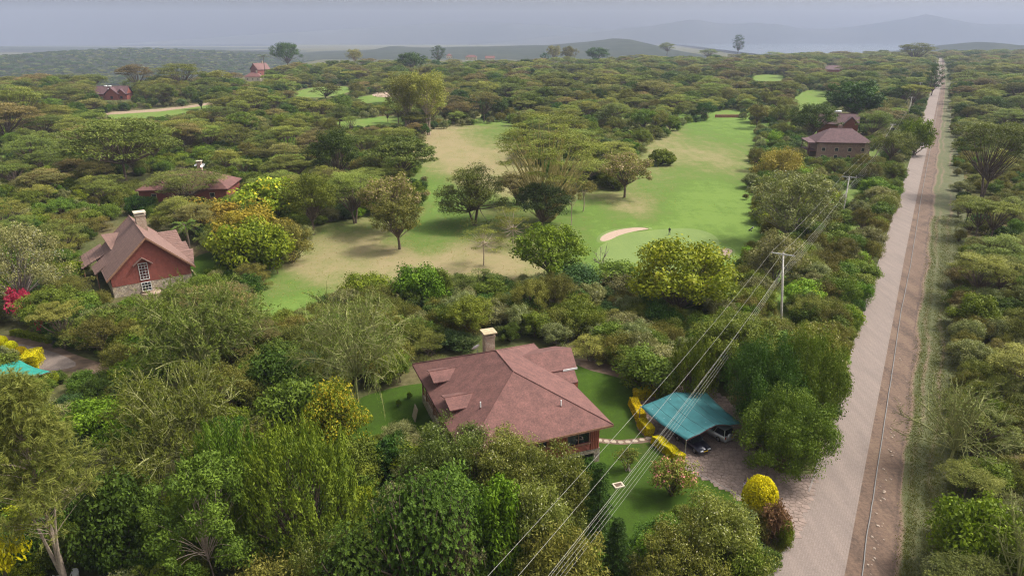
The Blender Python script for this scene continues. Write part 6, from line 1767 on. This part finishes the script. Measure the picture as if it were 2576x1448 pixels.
SRC = {}
LAND = [(HX+5, HY+10, 'the near hip-roofed house'), (car_c.x, car_c.y, 'the teal carport'), (-68, 122, 'the red gabled house'), (-93, 195, 'the half-hidden bungalow'), (-77, 262, 'the red cottage'),
        (122, 257, 'the two-storey house'), (148, 318, 'the solar-tank house'), (-289, 512, 'the twin-gabled house'), (42, 98, 'the tall power pole'), (83, 167, 'the second power pole'), (G(1650, 640).x, G(1650, 640).y, 'the putting green'),
        (G(1050, 338).x, G(1050, 338).y, 'the eucalyptus pair'), (G(1375, 556).x, G(1375, 556).y, 'the fever tree'), (G(150, 890).x, G(150, 890).y, 'the left driveway'), (G(1830, 296).x, G(1830, 296).y, 'the raised tee'),
        (G(2388, 1172).x, G(2388, 1172).y, 'the bare thorn tree'), (G(2468, 500).x, G(2468, 500).y, 'the dark verge acacia'), (G(1904, 1300).x, G(1904, 1300).y, 'the golden topiary'), (G(770, 1400).x, G(770, 1400).y, 'the cypress bush'),
        (G(172, 1500).x, G(172, 1500).y, 'the casuarina'), (G(500, 960).x, G(500, 960).y, 'the feathery thorn trees'), (-262, 725, 'the red hipped house'), (G(2097, 186).x, G(2097, 186).y, 'the far bungalow'), (G(820, 260).x, G(820, 260).y, 'the lone far-fairway acacia'), (G(318, 460).x, G(318, 460).y, 'the wide umbrella acacia'), (G(2440, 830).x, G(2440, 830).y, 'the light green verge bush'), (G(1217, 307).x, G(1217, 307).y, 'the brown-topped acacia')]
WHERE = {'garden': 'in the garden', 'belt': 'in the thicket', 'roadside': 'by the road', 'beyond': 'beyond the verge', 'west': 'in the bush', 'wood': 'in the woodland'}
def say(kd, x, y, h, zn):
    ds = DESC[kd][1]
    lo, hi = (6.2, 8.6) if kd in ('acacia', 'acacia_brown') else ((5.5, 7.5) if kd in ('tree_dark', 'tree_green') else (2.4, 3.6))
    size = 'low ' if h < lo else ('tall ' if h > hi else '')
    if size == 'low ' and ds.startswith('low'): size = 'very '
    d, ph = min(((x-a)**2+(y-b)**2, p_) for a, b, p_ in LAND)
    near = ' near '+ph if d < 110**2 else ' on the far plateau'
    return size+ds+' '+WHERE[zn]+near
for kd, lst in cands.items():
    lst.sort(key=lambda t: -t[0])
    lim = 290
    tree_ = kd in TREES
    for s_, x, y, var, h, wd, zn, rz in lst[:lim]:
        kk = K[kd][var]
        nm, ds = DESC[kd]
        e = plant(kk, nm, (x, y, terrain(x, y)), wd/kk.w, h/kk.h, rz, say(kd, x, y, h, zn), 'tree' if tree_ else 'shrub', 'set of plants: '+say(kd, x, y, h, zn), ('trunk', 'crown') if tree_ else ('stems', 'foliage'))
        SRC.setdefault((kd, var), e.children[0])
    rest = lst[lim:]
    if rest:
        vs_ = sorted(set(t[3] for t in rest))
        objs = []
        for v in range(len(K[kd])):
            objs.append(SRC.get((kd, v)) or next(SRC[q] for q in SRC if q[0] == kd))
        # crowns carry their parents' scale, so instances read the bare mesh through a relative object
        instancer('distant_'+DESC[kd][0].replace('_tree', '_trees').replace('_shrub', '_scrub'), 'distant mass of '+DESC[kd][1]+'s fading towards the plateau edge', 'woodland',
                  [(x, y, terrain(x, y), rz, wd/K[kd][var].w, h/K[kd][var].h, var) for s_, x, y, var, h, wd, zn, rz in rest], objs)
if False: print('plants', {k: len(v) for k, v in cands.items()})
# forest on the left hill
pts = []
for i in range(5200):
    u = rs.rand(); t = rs.uniform(-.98, .06)
    c0 = u*(len(hl_crest)-1); i0 = int(c0); cr = hl_crest[i0].lerp(hl_crest[min(i0+1, len(hl_crest)-1)], c0-i0)
    z = -62 + (cr.z+62)*(1-abs(t)**1.7)
    k_i = rs.randint(2); kk = (K['tree_dark'][0], K['acacia'][0])[k_i]
    h = rs.uniform(5, 10); pts.append((cr.x, 2600+t*1450, z-1, rs.rand()*6, h*rs.uniform(1.3, 2.4)/kk.w, h/kk.h, k_i))
instancer('hillside_forest', 'blue-green forest covering the left hill', 'forest', pts, [SRC[q] for q in (next(k for k in SRC if k[0] == 'tree_dark'), next(k for k in SRC if k[0] == 'acacia'))])
# ================================================================== carports, cars, poles, people, small things
def net_mat(name, col):
    m, n, b = new_mat(name)
    co = coords(n)
    f = noise(n, co, 1.2, 5, .6)
    c = ramp(n, f, [(0.3, tuple(q*.82 for q in col)), (0.7, tuple(q*1.15 for q in col))])
    v = N(n, 'ShaderNodeTexVoronoi'); v.inputs['Scale'].default_value = 2.3; v.inputs['Randomness'].default_value = 1.0; n.links.new(co, v.inputs['Vector'])
    g = noise(n, co, .45, 2)
    spot_ = ramp(n, v.outputs['Distance'], [(0.07, (1, 1, 1)), (0.10, (0, 0, 0))])
    gate = ramp(n, g, [(0.50, (0, 0, 0)), (0.56, (1, 1, 1))])
    fac = mixc(n, 1.0, spot_, gate, 'MULTIPLY')
    sp = N(n, 'ShaderNodeSeparateColor'); n.links.new(fac, sp.inputs[0])
    c = mixc(n, sp.outputs[0], c, (0.55, 0.62, 0.62))
    n.links.new(c, b.inputs['Base Color']); b.inputs['Roughness'].default_value = .7
    tr = N(n, 'ShaderNodeBsdfTranslucent'); n.links.new(c, tr.inputs[0]); mx = N(n, 'ShaderNodeMixShader'); mx.inputs[0].default_value = .12
    n.links.new(b.outputs[0], mx.inputs[1]); n.links.new(tr.outputs[0], mx.inputs[2]); n.links.new(mx.outputs[0], n.nodes['Material Output'].inputs[0])
    return m
M['teal'] = net_mat('teal_shade_net', (0.032, 0.165, 0.175))
M['teal2'] = net_mat('green_teal_shade_net', (0.02, 0.26, 0.20))

def canopy(name, L, F, Rr, B, zc, zr, label, mat, seams=True):
    """tent-like shade net: low corners L F R B, ridge from the back edge's middle to the front edge's middle"""
    L, F, Rr, B = [Vector((p[0], p[1], 0)) for p in (L, F, Rr, B)]
    c = (L+F+Rr+B)/4
    e = empty(name, (c.x, c.y, 0), 0, label, 'carport')
    nu, nv = 18, 16
    def P(u, v):
        a = L.lerp(F, v); b = B.lerp(Rr, v)          # v: back -> front
        p = a.lerp(b, u)
        ridge = 1-abs(2*u-1)
        z = zc + (zr-zc)*ridge**.9 - .28*math.sin(math.pi*v)*(1-.3*ridge) - .10*math.sin(math.pi*min(1, 2*u if u < .5 else 2-2*u))
        z += .05*math.sin(u*23+v*9)*math.sin(v*17)
        inset = .10*math.sin(math.pi*u)*(1 if v in (0, 1) else 0)
        return (p.x-c.x, p.y-c.y, z)
    v_ = [P(i/nu, j/nv) for j in range(nv+1) for i in range(nu+1)]
    f_ = [(j*(nu+1)+i, j*(nu+1)+i+1, (j+1)*(nu+1)+i+1, (j+1)*(nu+1)+i) for j in range(nv) for i in range(nu)]
    me = bpy.data.meshes.new('net'); me.from_pydata(v_, [], f_); me.polygons.foreach_set('use_smooth', [True]*len(f_)); me.update()
    net = mobj('shade_net', me, mat, e)
    sd = net.modifiers.new('thickness', 'SOLIDIFY'); sd.thickness = .015
    if seams:
        for u in (.17, .335, .5, .665, .83):
            mb = MB(); mb.tube([Vector(P(u, j/nv))+Vector((0, 0, .012)) for j in range(nv+1)], .022, 4); mb.build('seam', M['pane'], net)
    for nm, p in (('L', L), ('F', F), ('R', Rr), ('B', B)):
        MB().tube([(p.x-c.x, p.y-c.y, 0), (p.x-c.x, p.y-c.y, zc+.02)], .05, 8).build('post', M['steel'], e)
    for v in (0, 1):
        mb = MB(); mb.tube([Vector(P(u, v))-Vector((0, 0, .05)) for u in (0, .25, .5, .75, 1)], .035, 6); mb.build('end_beam', M['darkwood'], e)
    return e
cl, cf, cr_, cb = G(1610, 1022, 2.3), G(1726, 1106, 2.3), G(1868, 1066, 2.3), G(1775, 985, 2.3)
canopy('carport', cl, cf, cr_, cb, 2.3, 3.25, 'teal shade-net carport sheltering two cars beside the driveway', M['teal'])
a, b, c_ = G(48, 905, 2.4), G(128, 934, 2.4), G(60, 965, 2.4)
canopy('carport', a, b, (b.x-3, b.y-5.5), (a.x-3, a.y-5.5), 2.4, 3.0, 'small green-teal shade-net canopy beside the left driveway', M['teal2'], False)

def car(name, label, loc, rz, paint, suv=False, spare=False):
    e = empty(name, loc, rz, label, 'car')
    L, W_, h = (4.5, 1.82, 1.72) if suv else (4.6, 1.80, 1.50)
    gz = .24 if suv else .18
    belt = .98 if suv else .88
    # x forward; side outline of the lower body
    hood = belt + (.05 if suv else -.02)
    prof = [(-L/2+.05, gz+.12), (-L/2, gz+.35), (-L/2+.03, belt-.05), (-L/2+.12, belt+.02), (L*.19, belt+.03), (L*.24, hood), (L/2-.25, hood-.12), (L/2-.04, hood-.30), (L/2, gz+.32), (L/2-.08, gz+.08), (L*.36, gz), (-L*.36, gz)]
    bm = bmesh.new()
    vs1 = [bm.verts.new((x, -W_/2, z)) for x, z in prof]; vs2 = [bm.verts.new((x, W_/2, z)) for x, z in prof]
    bm.faces.new(vs1); bm.faces.new(vs2[::-1])
    for i in range(len(prof)):
        j = (i+1) % len(prof); bm.faces.new((vs1[j], vs1[i], vs2[i], vs2[j]))
    bmesh.ops.recalc_face_normals(bm, faces=bm.faces)
    bmesh.ops.bevel(bm, geom=list(bm.edges), offset=.07, segments=3, affect='EDGES', clamp_overlap=True)
    me = bpy.data.meshes.new('body'); bm.to_mesh(me); bm.free(); me.polygons.foreach_set('use_smooth', [True]*len(me.polygons))
    mobj('body', me, paint, e)
    xr0, xr1 = (-L/2+.12, L*.20) if suv else (-L/2+.45, L*.20)
    t0, t1 = (-L/2+.30, L*.05) if suv else (-L/2+1.1, L*.03)
    iw, tw = W_/2-.07, W_/2-.24
    gl = MB(); gl.add([(xr0,-iw,belt),(xr1,-iw,belt),(xr1,iw,belt),(xr0,iw,belt),(t0,-tw,h-.06),(t1,-tw,h-.06),(t1,tw,h-.06),(t0,tw,h-.06)], [(0,1,5,4),(1,2,6,5),(2,3,7,6),(3,0,4,7),(4,5,6,7)])
    gl.build('windows', M['pane'], e)
    bm = bmesh.new(); bmesh.ops.create_cube(bm, size=1)
    for v in bm.verts: v.co = Vector(((t0+t1)/2+v.co.x*(t1-t0+.12), v.co.y*(2*tw+.08), h-.04+v.co.z*.09))
    bmesh.ops.bevel(bm, geom=list(bm.edges), offset=.035, segments=2, affect='EDGES'); me = bpy.data.meshes.new('roof'); bm.to_mesh(me); bm.free(); mobj('car_roof', me, paint, e)
    for s in (-1, 1):
        for (xa, xb) in ((xr1, t1), ((xr0+xr1)/2-.05, (t0+t1)/2-.05), (xr0, t0)):
            MB().tube([(xa, s*iw, belt), (xb, s*tw, h-.06)], .04, 5).build('pillar', paint, e)
        MB().tube([(xr1-.35, s*(W_/2+.02), belt+.08), (xr1-.35, s*(W_/2+.18), belt+.1)], .08, 6).build('mirror', paint, e)
        for xx in (L*.31, -L*.30):
            wh = MB().lathe([(.20, -.11), (.31, -.11), (.335, -.07), (.335, .07), (.31, .11), (.20, .11)], (0, 0, 0), 18, axis='y').build('wheel', M['tyre'], e, True)
            wh.location = (xx, s*(W_/2-.10), .335)
            MB().lathe([(.04, -.125), (.20, -.118), (.21, .118), (.04, .125)], (0, 0, 0), 14, axis='y').build('rim', M['alloy'], wh)
        MB().box((L/2-.26, s*.52-.20, hood-.36), (L/2-.02, s*.52+.20, hood-.22)).build('headlight', M['lamp'], e)
        MB().box((-L/2-.015, s*(W_/2-.16)-.08, belt-.35), (-L/2+.10, s*(W_/2-.16)+.08, belt-.02)).build('tail_light', M['redlamp'], e)
    MB().box((L/2-.10, -.48, hood-.40), (L/2+.012, .48, hood-.27)).build('grille', M['chrome'], e)
    MB().box((L/2-.08, -.62, gz+.14), (L/2+.02, .62, gz+.20)).build('bumper_trim', M['chrome'], e)
    MB().box((L/2-.02, -.26, gz+.26), (L/2+.03, .26, gz+.38)).build('number_plate', M['plate'], e)
    MB().box((-L/2-.03, -.26-.25*(spare), gz+.24), (-L/2+.03, .26-.25*(spare), gz+.37)).build('number_plate', M['plate'], e)
    MB().box((-L/2-.06, -W_/2+.1, gz+.06), (-L/2+.1, W_/2-.1, gz+.2)).build('rear_bumper', paint, e)
    if spare:
        sw = MB().lathe([(.05, -.1), (.33, -.1), (.37, -.05), (.37, .08), (.30, .12), (.05, .13)], (0, 0, 0), 20, axis='x').build('spare_wheel_cover', M['silver'], e, True)
        sw.location = (-L/2-.10, .22, belt-.02); sw.rotation_euler = (0, 0, math.pi)
    return e
def paint_mat(name, col, metal=.3):
    m, n, b = new_mat(name); f = noise(n, coords(n), 2.0)
    n.links.new(ramp(n, f, [(0.3, tuple(q*.9 for q in col)), (0.7, tuple(q*1.1 for q in col))]), b.inputs['Base Color'])
    b.inputs['Metallic'].default_value = metal; b.inputs['Roughness'].default_value = .28; b.inputs['Coat Weight'].default_value = .8
    return m
M['navy'] = paint_mat('dark_blue_paint', (0.018, 0.016, 0.030)); M['silver'] = paint_mat('silver_paint', (0.62, 0.63, 0.65), .5)
M['tyre'] = simple('tyre_rubber', (0.02, 0.02, 0.02), .9, .2, 5); M['alloy'] = simple('alloy_rim', (0.5, 0.5, 0.52), .3, .1, 5, metal=.9)
M['chrome'] = simple('chrome', (0.7, 0.7, 0.72), .15, .05, 5, metal=1.0); M['lamp'] = simple('headlamp_lens', (0.7, 0.72, 0.75), .1, .08, 5)
M['redlamp'] = simple('tail_lamp_lens', (0.35, 0.01, 0.015), .2, .1, 5); M['plate'] = simple('yellow_plate', (0.85, 0.55, 0.02), .5, .08, 5)
hd_ = math.atan2((cf-cl).y, (cf-cl).x)
fw = (cf-cl).normalized(); rt = (cr_-cf).normalized()
p = G(1740, 1130); pc = Vector((p.x, p.y, 0)) - fw*.75 + rt*.55
car('dark_car', 'dark blue car facing out of the teal carport beside the hedge', (pc.x, pc.y, .05), hd_, M['navy'])
p = G(1800, 1100); pc = Vector((p.x, p.y, 0)) - fw*.7 + rt*.3
car('silver_off_roader', 'silver off-roader with covered spare wheel backed into view under the carport', (pc.x, pc.y, .05), hd_+math.pi+.12, M['silver'], True, True)

# ------------------------------------------------------------------ power line
M['polewood'] = simple('weathered_pole', (0.58, 0.53, 0.47), .9, .25, 2.5); M['armsteel'] = simple('galvanised_arm', (0.55, 0.53, 0.50), .6, .1, 3)
M['wire'] = simple('aluminium_wire', (0.40, 0.38, 0.33), .45, .05, 3, metal=.3); M['ceramic'] = simple('brown_insulator', (0.22, 0.12, 0.08), .3, .1, 3)
def pole(p, h, ldir, label, arm=1.6, lean=0.0, transformer=False, r=.2):
    e = empty('power_pole', (p[0], p[1], 0), math.atan2(ldir.y, ldir.x)-math.pi/2, label, 'power pole', 'power poles along the road')
    MB().tube([(0, 0, -.3), (lean*h*.5, 0, h*.5), (lean*h, 0, h+.15)], [r, r*.85, r*.66], 10).build('pole_shaft', M['polewood'], e, True)
    top = Vector((lean*h, 0, h))
    MB().box((top.x-arm, -.16, h-.12), (top.x+arm, -.07, h+.05)).build('crossarm', M['armsteel'], e)
    for s in (-1, 1): MB().tube([(top.x+s*arm*.45, -.12, h-.1), (top.x, -.12, h-1.0)], .03, 5).build('brace', M['armsteel'], e)
    for x in (-arm+.08, 0, arm-.08): MB().lathe([(.03, 0), (.07, .05), (.04, .1), (.075, .15), (.03, .24)], (top.x+x, -.11, h+.05), 8).build('insulator', M['ceramic'], e)
    if transformer: MB().box((top.x-.45, -.75, h-2.4), (top.x+.45, -.1, h-1.2)).build('transformer', M['tyre'], e)
    return e
P1 = Vector((42.2, 97.9, 0)); P0 = Vector((-6.8, 22.0, 0)); P2 = Vector((83.0, 167.0, 0)); q = G(2284, 292); P3 = Vector((q.x, q.y, 0)); q = G(2309, 240); P4 = Vector((q.x, q.y, 0)); q = G(2353, 165); P5 = Vector((q.x, q.y, 0))
H_ = {0: 12.8, 1: 12.9, 2: 11.2, 3: 10.5, 4: 9.5, 5: 11}
PS = [P0, P1, P2, P3, P4, P5]
PL = ['pale power pole outside the garden carrying the near wires', 'tall pale power pole with T-shaped crossarm rising from the roadside thicket', 'power pole with crossarm behind the grey-brown tree', 'power pole standing beside the big dark tree and tank house', 'small far power pole near the cypress', 'farthest power pole beside the end of the road']
dirs = [(PS[min(i+1, 5)]-PS[max(i-1, 0)]).normalized() for i in range(6)]
LEAN = {1: -.108}
for i in range(6): pole(PS[i], H_[i], dirs[i], PL[i], arm=1.65 if i < 3 else 1.4, lean=LEAN.get(i, 0.0))
PS = [p + Vector((dirs[i].y, -dirs[i].x, 0))*(LEAN.get(i, 0.0)*H_[i]) for i, p in enumerate(PS)]      # pole heads, where the wires hang
lp = G(2199, 395); lt = atY(2246, 313, lp.y)
pole((lp.x, lp.y), lt.z, Vector((0, 1, 0)), 'leaning dark-topped pole with transformer beside the two-storey house', arm=1.1, lean=(lt.x-lp.x)/lt.z, transformer=True, r=.2)
def wire(a, b, sag, label, group, r=.022):
    mb = MB(); pts = []
    for i in range(25):
        t = i/24; p = a.lerp(b, t); p.z -= sag*4*t*(1-t); pts.append(p)
    mb.tube(pts, r, 5); tag(mb.build('overhead_wire', M['wire'], smooth=True), label, 'wire', group)
for i in range(5):
    a, b = PS[i], PS[i+1]; ra = Vector((dirs[i].y, -dirs[i].x, 0)); rb = Vector((dirs[i+1].y, -dirs[i+1].x, 0))
    L = (b-a).length; nm_ = ('first', 'second', 'third', 'fourth', 'last')[i]
    arm_a, arm_b = (1.57 if i < 3 else 1.32), (1.57 if i+1 < 3 else 1.32)
    for s, w_ in ((-1, 'left end'), (0, 'middle'), (1, 'right end')):
        wire(a+ra*s*arm_a+Vector((0, 0, H_[i]+.28)), b+rb*s*arm_b+Vector((0, 0, H_[i+1]+.28)), L*.012, 'overhead wire on the %s of the crossarms, %s span of the line' % (w_, nm_), None, .0105 if i < 1 else (.012 if i < 2 else .010))
    if i < 3:
        for k in range(4):
            z = -2.5-.42*k
            wire(a+ra*.22+Vector((0, 0, H_[i]+z)), b+rb*.22+Vector((0, 0, H_[i+1]+z)), L*(.014+.002*k), 'low overhead wire %s in the bundle below the crossarms, %s span' % (('topmost', 'second', 'third', 'lowest')[k], nm_), None, .008 if i < 1 else .009 if i < 2 else .008)

# ------------------------------------------------------------------ people
def person(label, loc, rz, h, joints, radii, edges, bands, held=None):
    me = bpy.data.meshes.new('body'); me.from_pydata(joints, edges, []); me.update()
    o = bpy.data.objects.new('body', me); COL.objects.link(o)
    sk = o.modifiers.new('skin', 'SKIN'); sk.use_smooth_shade = True
    for i, r in enumerate(radii): me.skin_vertices[0].data[i].radius = r if hasattr(r, '__len__') else (r, r)
    me.skin_vertices[0].data[0].use_root = True
    ss = o.modifiers.new('sub', 'SUBSURF'); ss.levels = ss.render_levels = 2
    dg = bpy.context.evaluated_depsgraph_get()
    m2 = bpy.data.meshes.new_from_object(o.evaluated_get(dg)); m2.name = 'body'
    bpy.data.objects.remove(o)
    m2.materials.clear()
    for z0, mt in bands: m2.materials.append(mt)
    for pl_ in m2.polygons:
        c = pl_.center; idx = 0
        for k, (cond, mt) in enumerate(bands):
            if cond(c): idx = k
        pl_.material_index = idx; pl_.use_smooth = True
    e = empty('person', loc, rz, label, 'person'); e.scale = (h/1.75,)*3
    mobj('body', m2, None, e)
    return e
J = [(0, 0, .95), (0, .02, 1.18), (0, .03, 1.42), (0, .03, 1.52), (0, .06, 1.66), (.20, .02, 1.41), (.24, .06, 1.14), (.12, .26, 1.00), (-.20, .02, 1.41), (-.24, .06, 1.14), (-.10, .27, .98), (.10, 0, .88), (.12, .04, .50), (.13, 0, .09), (.14, .14, .04), (-.10, 0, .88), (-.13, .03, .50), (-.16, -.02, .09), (-.18, .12, .04), (0, .07, 1.74), (.06, .33, .96), (-.04, .34, .94)]
Ed = [(0,1),(1,2),(2,3),(3,4),(2,5),(5,6),(6,7),(2,8),(8,9),(9,10),(0,11),(11,12),(12,13),(13,14),(0,15),(15,16),(16,17),(17,18),(4,19),(7,20),(10,21)]
Ra = [(.15,.11),(.14,.10),(.17,.11),.055,(.095,.11),.07,.05,.04,.07,.05,.04,.095,.065,.05,.04,.095,.065,.05,.04,.07,.03,.03]
M['skin'] = simple('dark_skin', (0.16, 0.085, 0.055), .6, .1, 4); M['blackcloth'] = simple('black_cloth', (0.02, 0.02, 0.024), .85, .2, 6); M['greycloth'] = simple('charcoal_cloth', (0.05, 0.05, 0.06), .85, .2, 6); M['whitecloth'] = simple('white_shirt', (0.7, 0.68, 0.68), .85, .08, 6); M['hair'] = simple('black_hair', (0.01, 0.009, 0.009), .7, .2, 8); M['purple'] = simple('purple_scarf', (0.16, 0.07, 0.22), .85, .15, 6)
p = G(1683, 591)
gf = person('golfer in dark clothes standing on the edge of the putting green', (p.x, p.y, .03), 2.6, 1.85, J, Ra, Ed, [(lambda c: True, M['greycloth']), (lambda c: c.z > .96 and c.z < 1.5, M['blackcloth']), (lambda c: c.z > 1.5 or (c.y > .2 and c.z > .8), M['skin']), (lambda c: c.z > 1.72, M['hair'])])
club = empty('golf_club', (p.x, p.y, .03), 2.6, 'thin golf club held by the golfer on the green', 'golf club')
MB().tube([(.02, .33, 1.0), (.05, .62, .06)], .012, 6).build('club_shaft', M['chrome'], club); MB().box((.0, .58, .02), (.14, .66, .08)).build('club_head', M['chrome'], club)
p = G(1878, 1248)
person('person in white shirt half hidden behind the golden topiary ball', (p.x-.15, p.y+.5, .03), 1.2, 1.65, J, Ra, Ed, [(lambda c: True, M['greycloth']), (lambda c: c.z > .96 and c.z < 1.5, M['whitecloth']), (lambda c: c.z > 1.5 or (c.y > .2 and c.z > .8), M['skin']), (lambda c: c.z > 1.64 or (c.z > 1.55 and c.y < .03), M['hair']), (lambda c: 1.38 < c.z < 1.5, M['purple'])])
# golf trolley
p = G(1888, 581)
tr = empty('golf_trolley', (p.x, p.y, .02), .6, 'golf bag on a two-wheeled trolley in the shade by the fairway', 'golf trolley')
MB().tube([(-.45, 0, .25), (.65, 0, .75)], .16, 10).build('golf_bag', M['blackcloth'], tr)
MB().tube([(.62, 0, .72), (.72, 0, .78)], .17, 10).build('bag_rim', M['white'], tr)
for s in (-1, 1):
    w_ = MB().lathe([(.12, -.025), (.16, -.025), (.17, 0), (.16, .025), (.12, .025)], (0, 0, 0), 14, axis='y').build('wheel', M['tyre'], tr); w_.location = (-.2, s*.38, .17)
MB().tube([(-.2, -.38, .17), (-.2, .38, .17)], .02, 6).build('axle', M['chrome'], tr); MB().tube([(-.5, 0, .1), (.3, 0, .45), (.9, 0, 1.05)], .02, 6).build('handle', M['chrome'], tr)
for i in range(5): MB().tube([(.6+.01*i, -.08+.04*i, .7), (.9+.03*i, -.1+.05*i, .86+.02*(i % 3))], .012, 5).build('golf_club', M['chrome'], tr)
# drain cover on the lawn
p = G(1555, 1221)
dc = empty('drain_cover', (p.x, p.y, 0), .35, 'square concrete drain cover with pale rim set in the lawn', 'drain cover')
for (x0_, y0_, x1_, y1_) in ((-.55, -.42, .55, -.28), (-.55, .28, .55, .42), (-.55, -.28, -.40, .28), (.40, -.28, .55, .28)): MB().box((x0_, y0_, 0), (x1_, y1_, .14)).build('rim', M['cream'], dc)
MB().box((-.40, -.28, 0), (.40, .28, .09)).build('lid', M['mud'], dc)
p = G(1002, 1112); gs_ = MB(); gs_.box((-.45, -.25, 0), (.45, .25, .12)); o = gs_.build('garden_slab', M['kerb']); o.location = (p.x, p.y, 0); o.rotation_euler = (0, 0, .4); tag(o, 'pale stone slab lying on the left lawn below the shrub', 'slab')
# white garden chairs in the shaded corner
def chair(loc, rz, label):
    e = empty('garden_chair', loc, rz, label, 'chair', 'white garden chairs')
    MB().box((-.25, -.25, .40), (.25, .25, .44)).build('seat', M['white'], e)
    bk = MB(); bk.add([(-.26, .24, .44), (.26, .24, .44), (.26, .34, .82), (.14, .37, .95), (-.14, .37, .95), (-.26, .34, .82), (-.26, .28, .44), (.26, .28, .44), (.26, .38, .82), (.14, .41, .95), (-.14, .41, .95), (-.26, .38, .82)], [(0,1,2,3,4,5), (11,10,9,8,7,6), (1,7,8,2), (2,8,9,3), (3,9,10,4), (4,10,11,5), (5,11,6,0)]); bk.build('backrest', M['white'], e)
    for sx_ in (-1, 1):
        for sy_ in (-1, 1): MB().box((sx_*.23-.025, sy_*.22-.025, 0), (sx_*.23+.025, sy_*.22+.025, .40)).build('leg', M['white'], e)
        MB().box((sx_*.27-.03, -.22, .62), (sx_*.27+.03, .3, .65)).build('armrest', M['white'], e)
p = G(190, 1458); chair((p.x, p.y, 0), .3, 'white garden chair in the shade beside the casuarina trunk'); p = G(152, 1466); chair((p.x, p.y, 0), 2.0, 'white garden chair turned away beside the golden shrub')
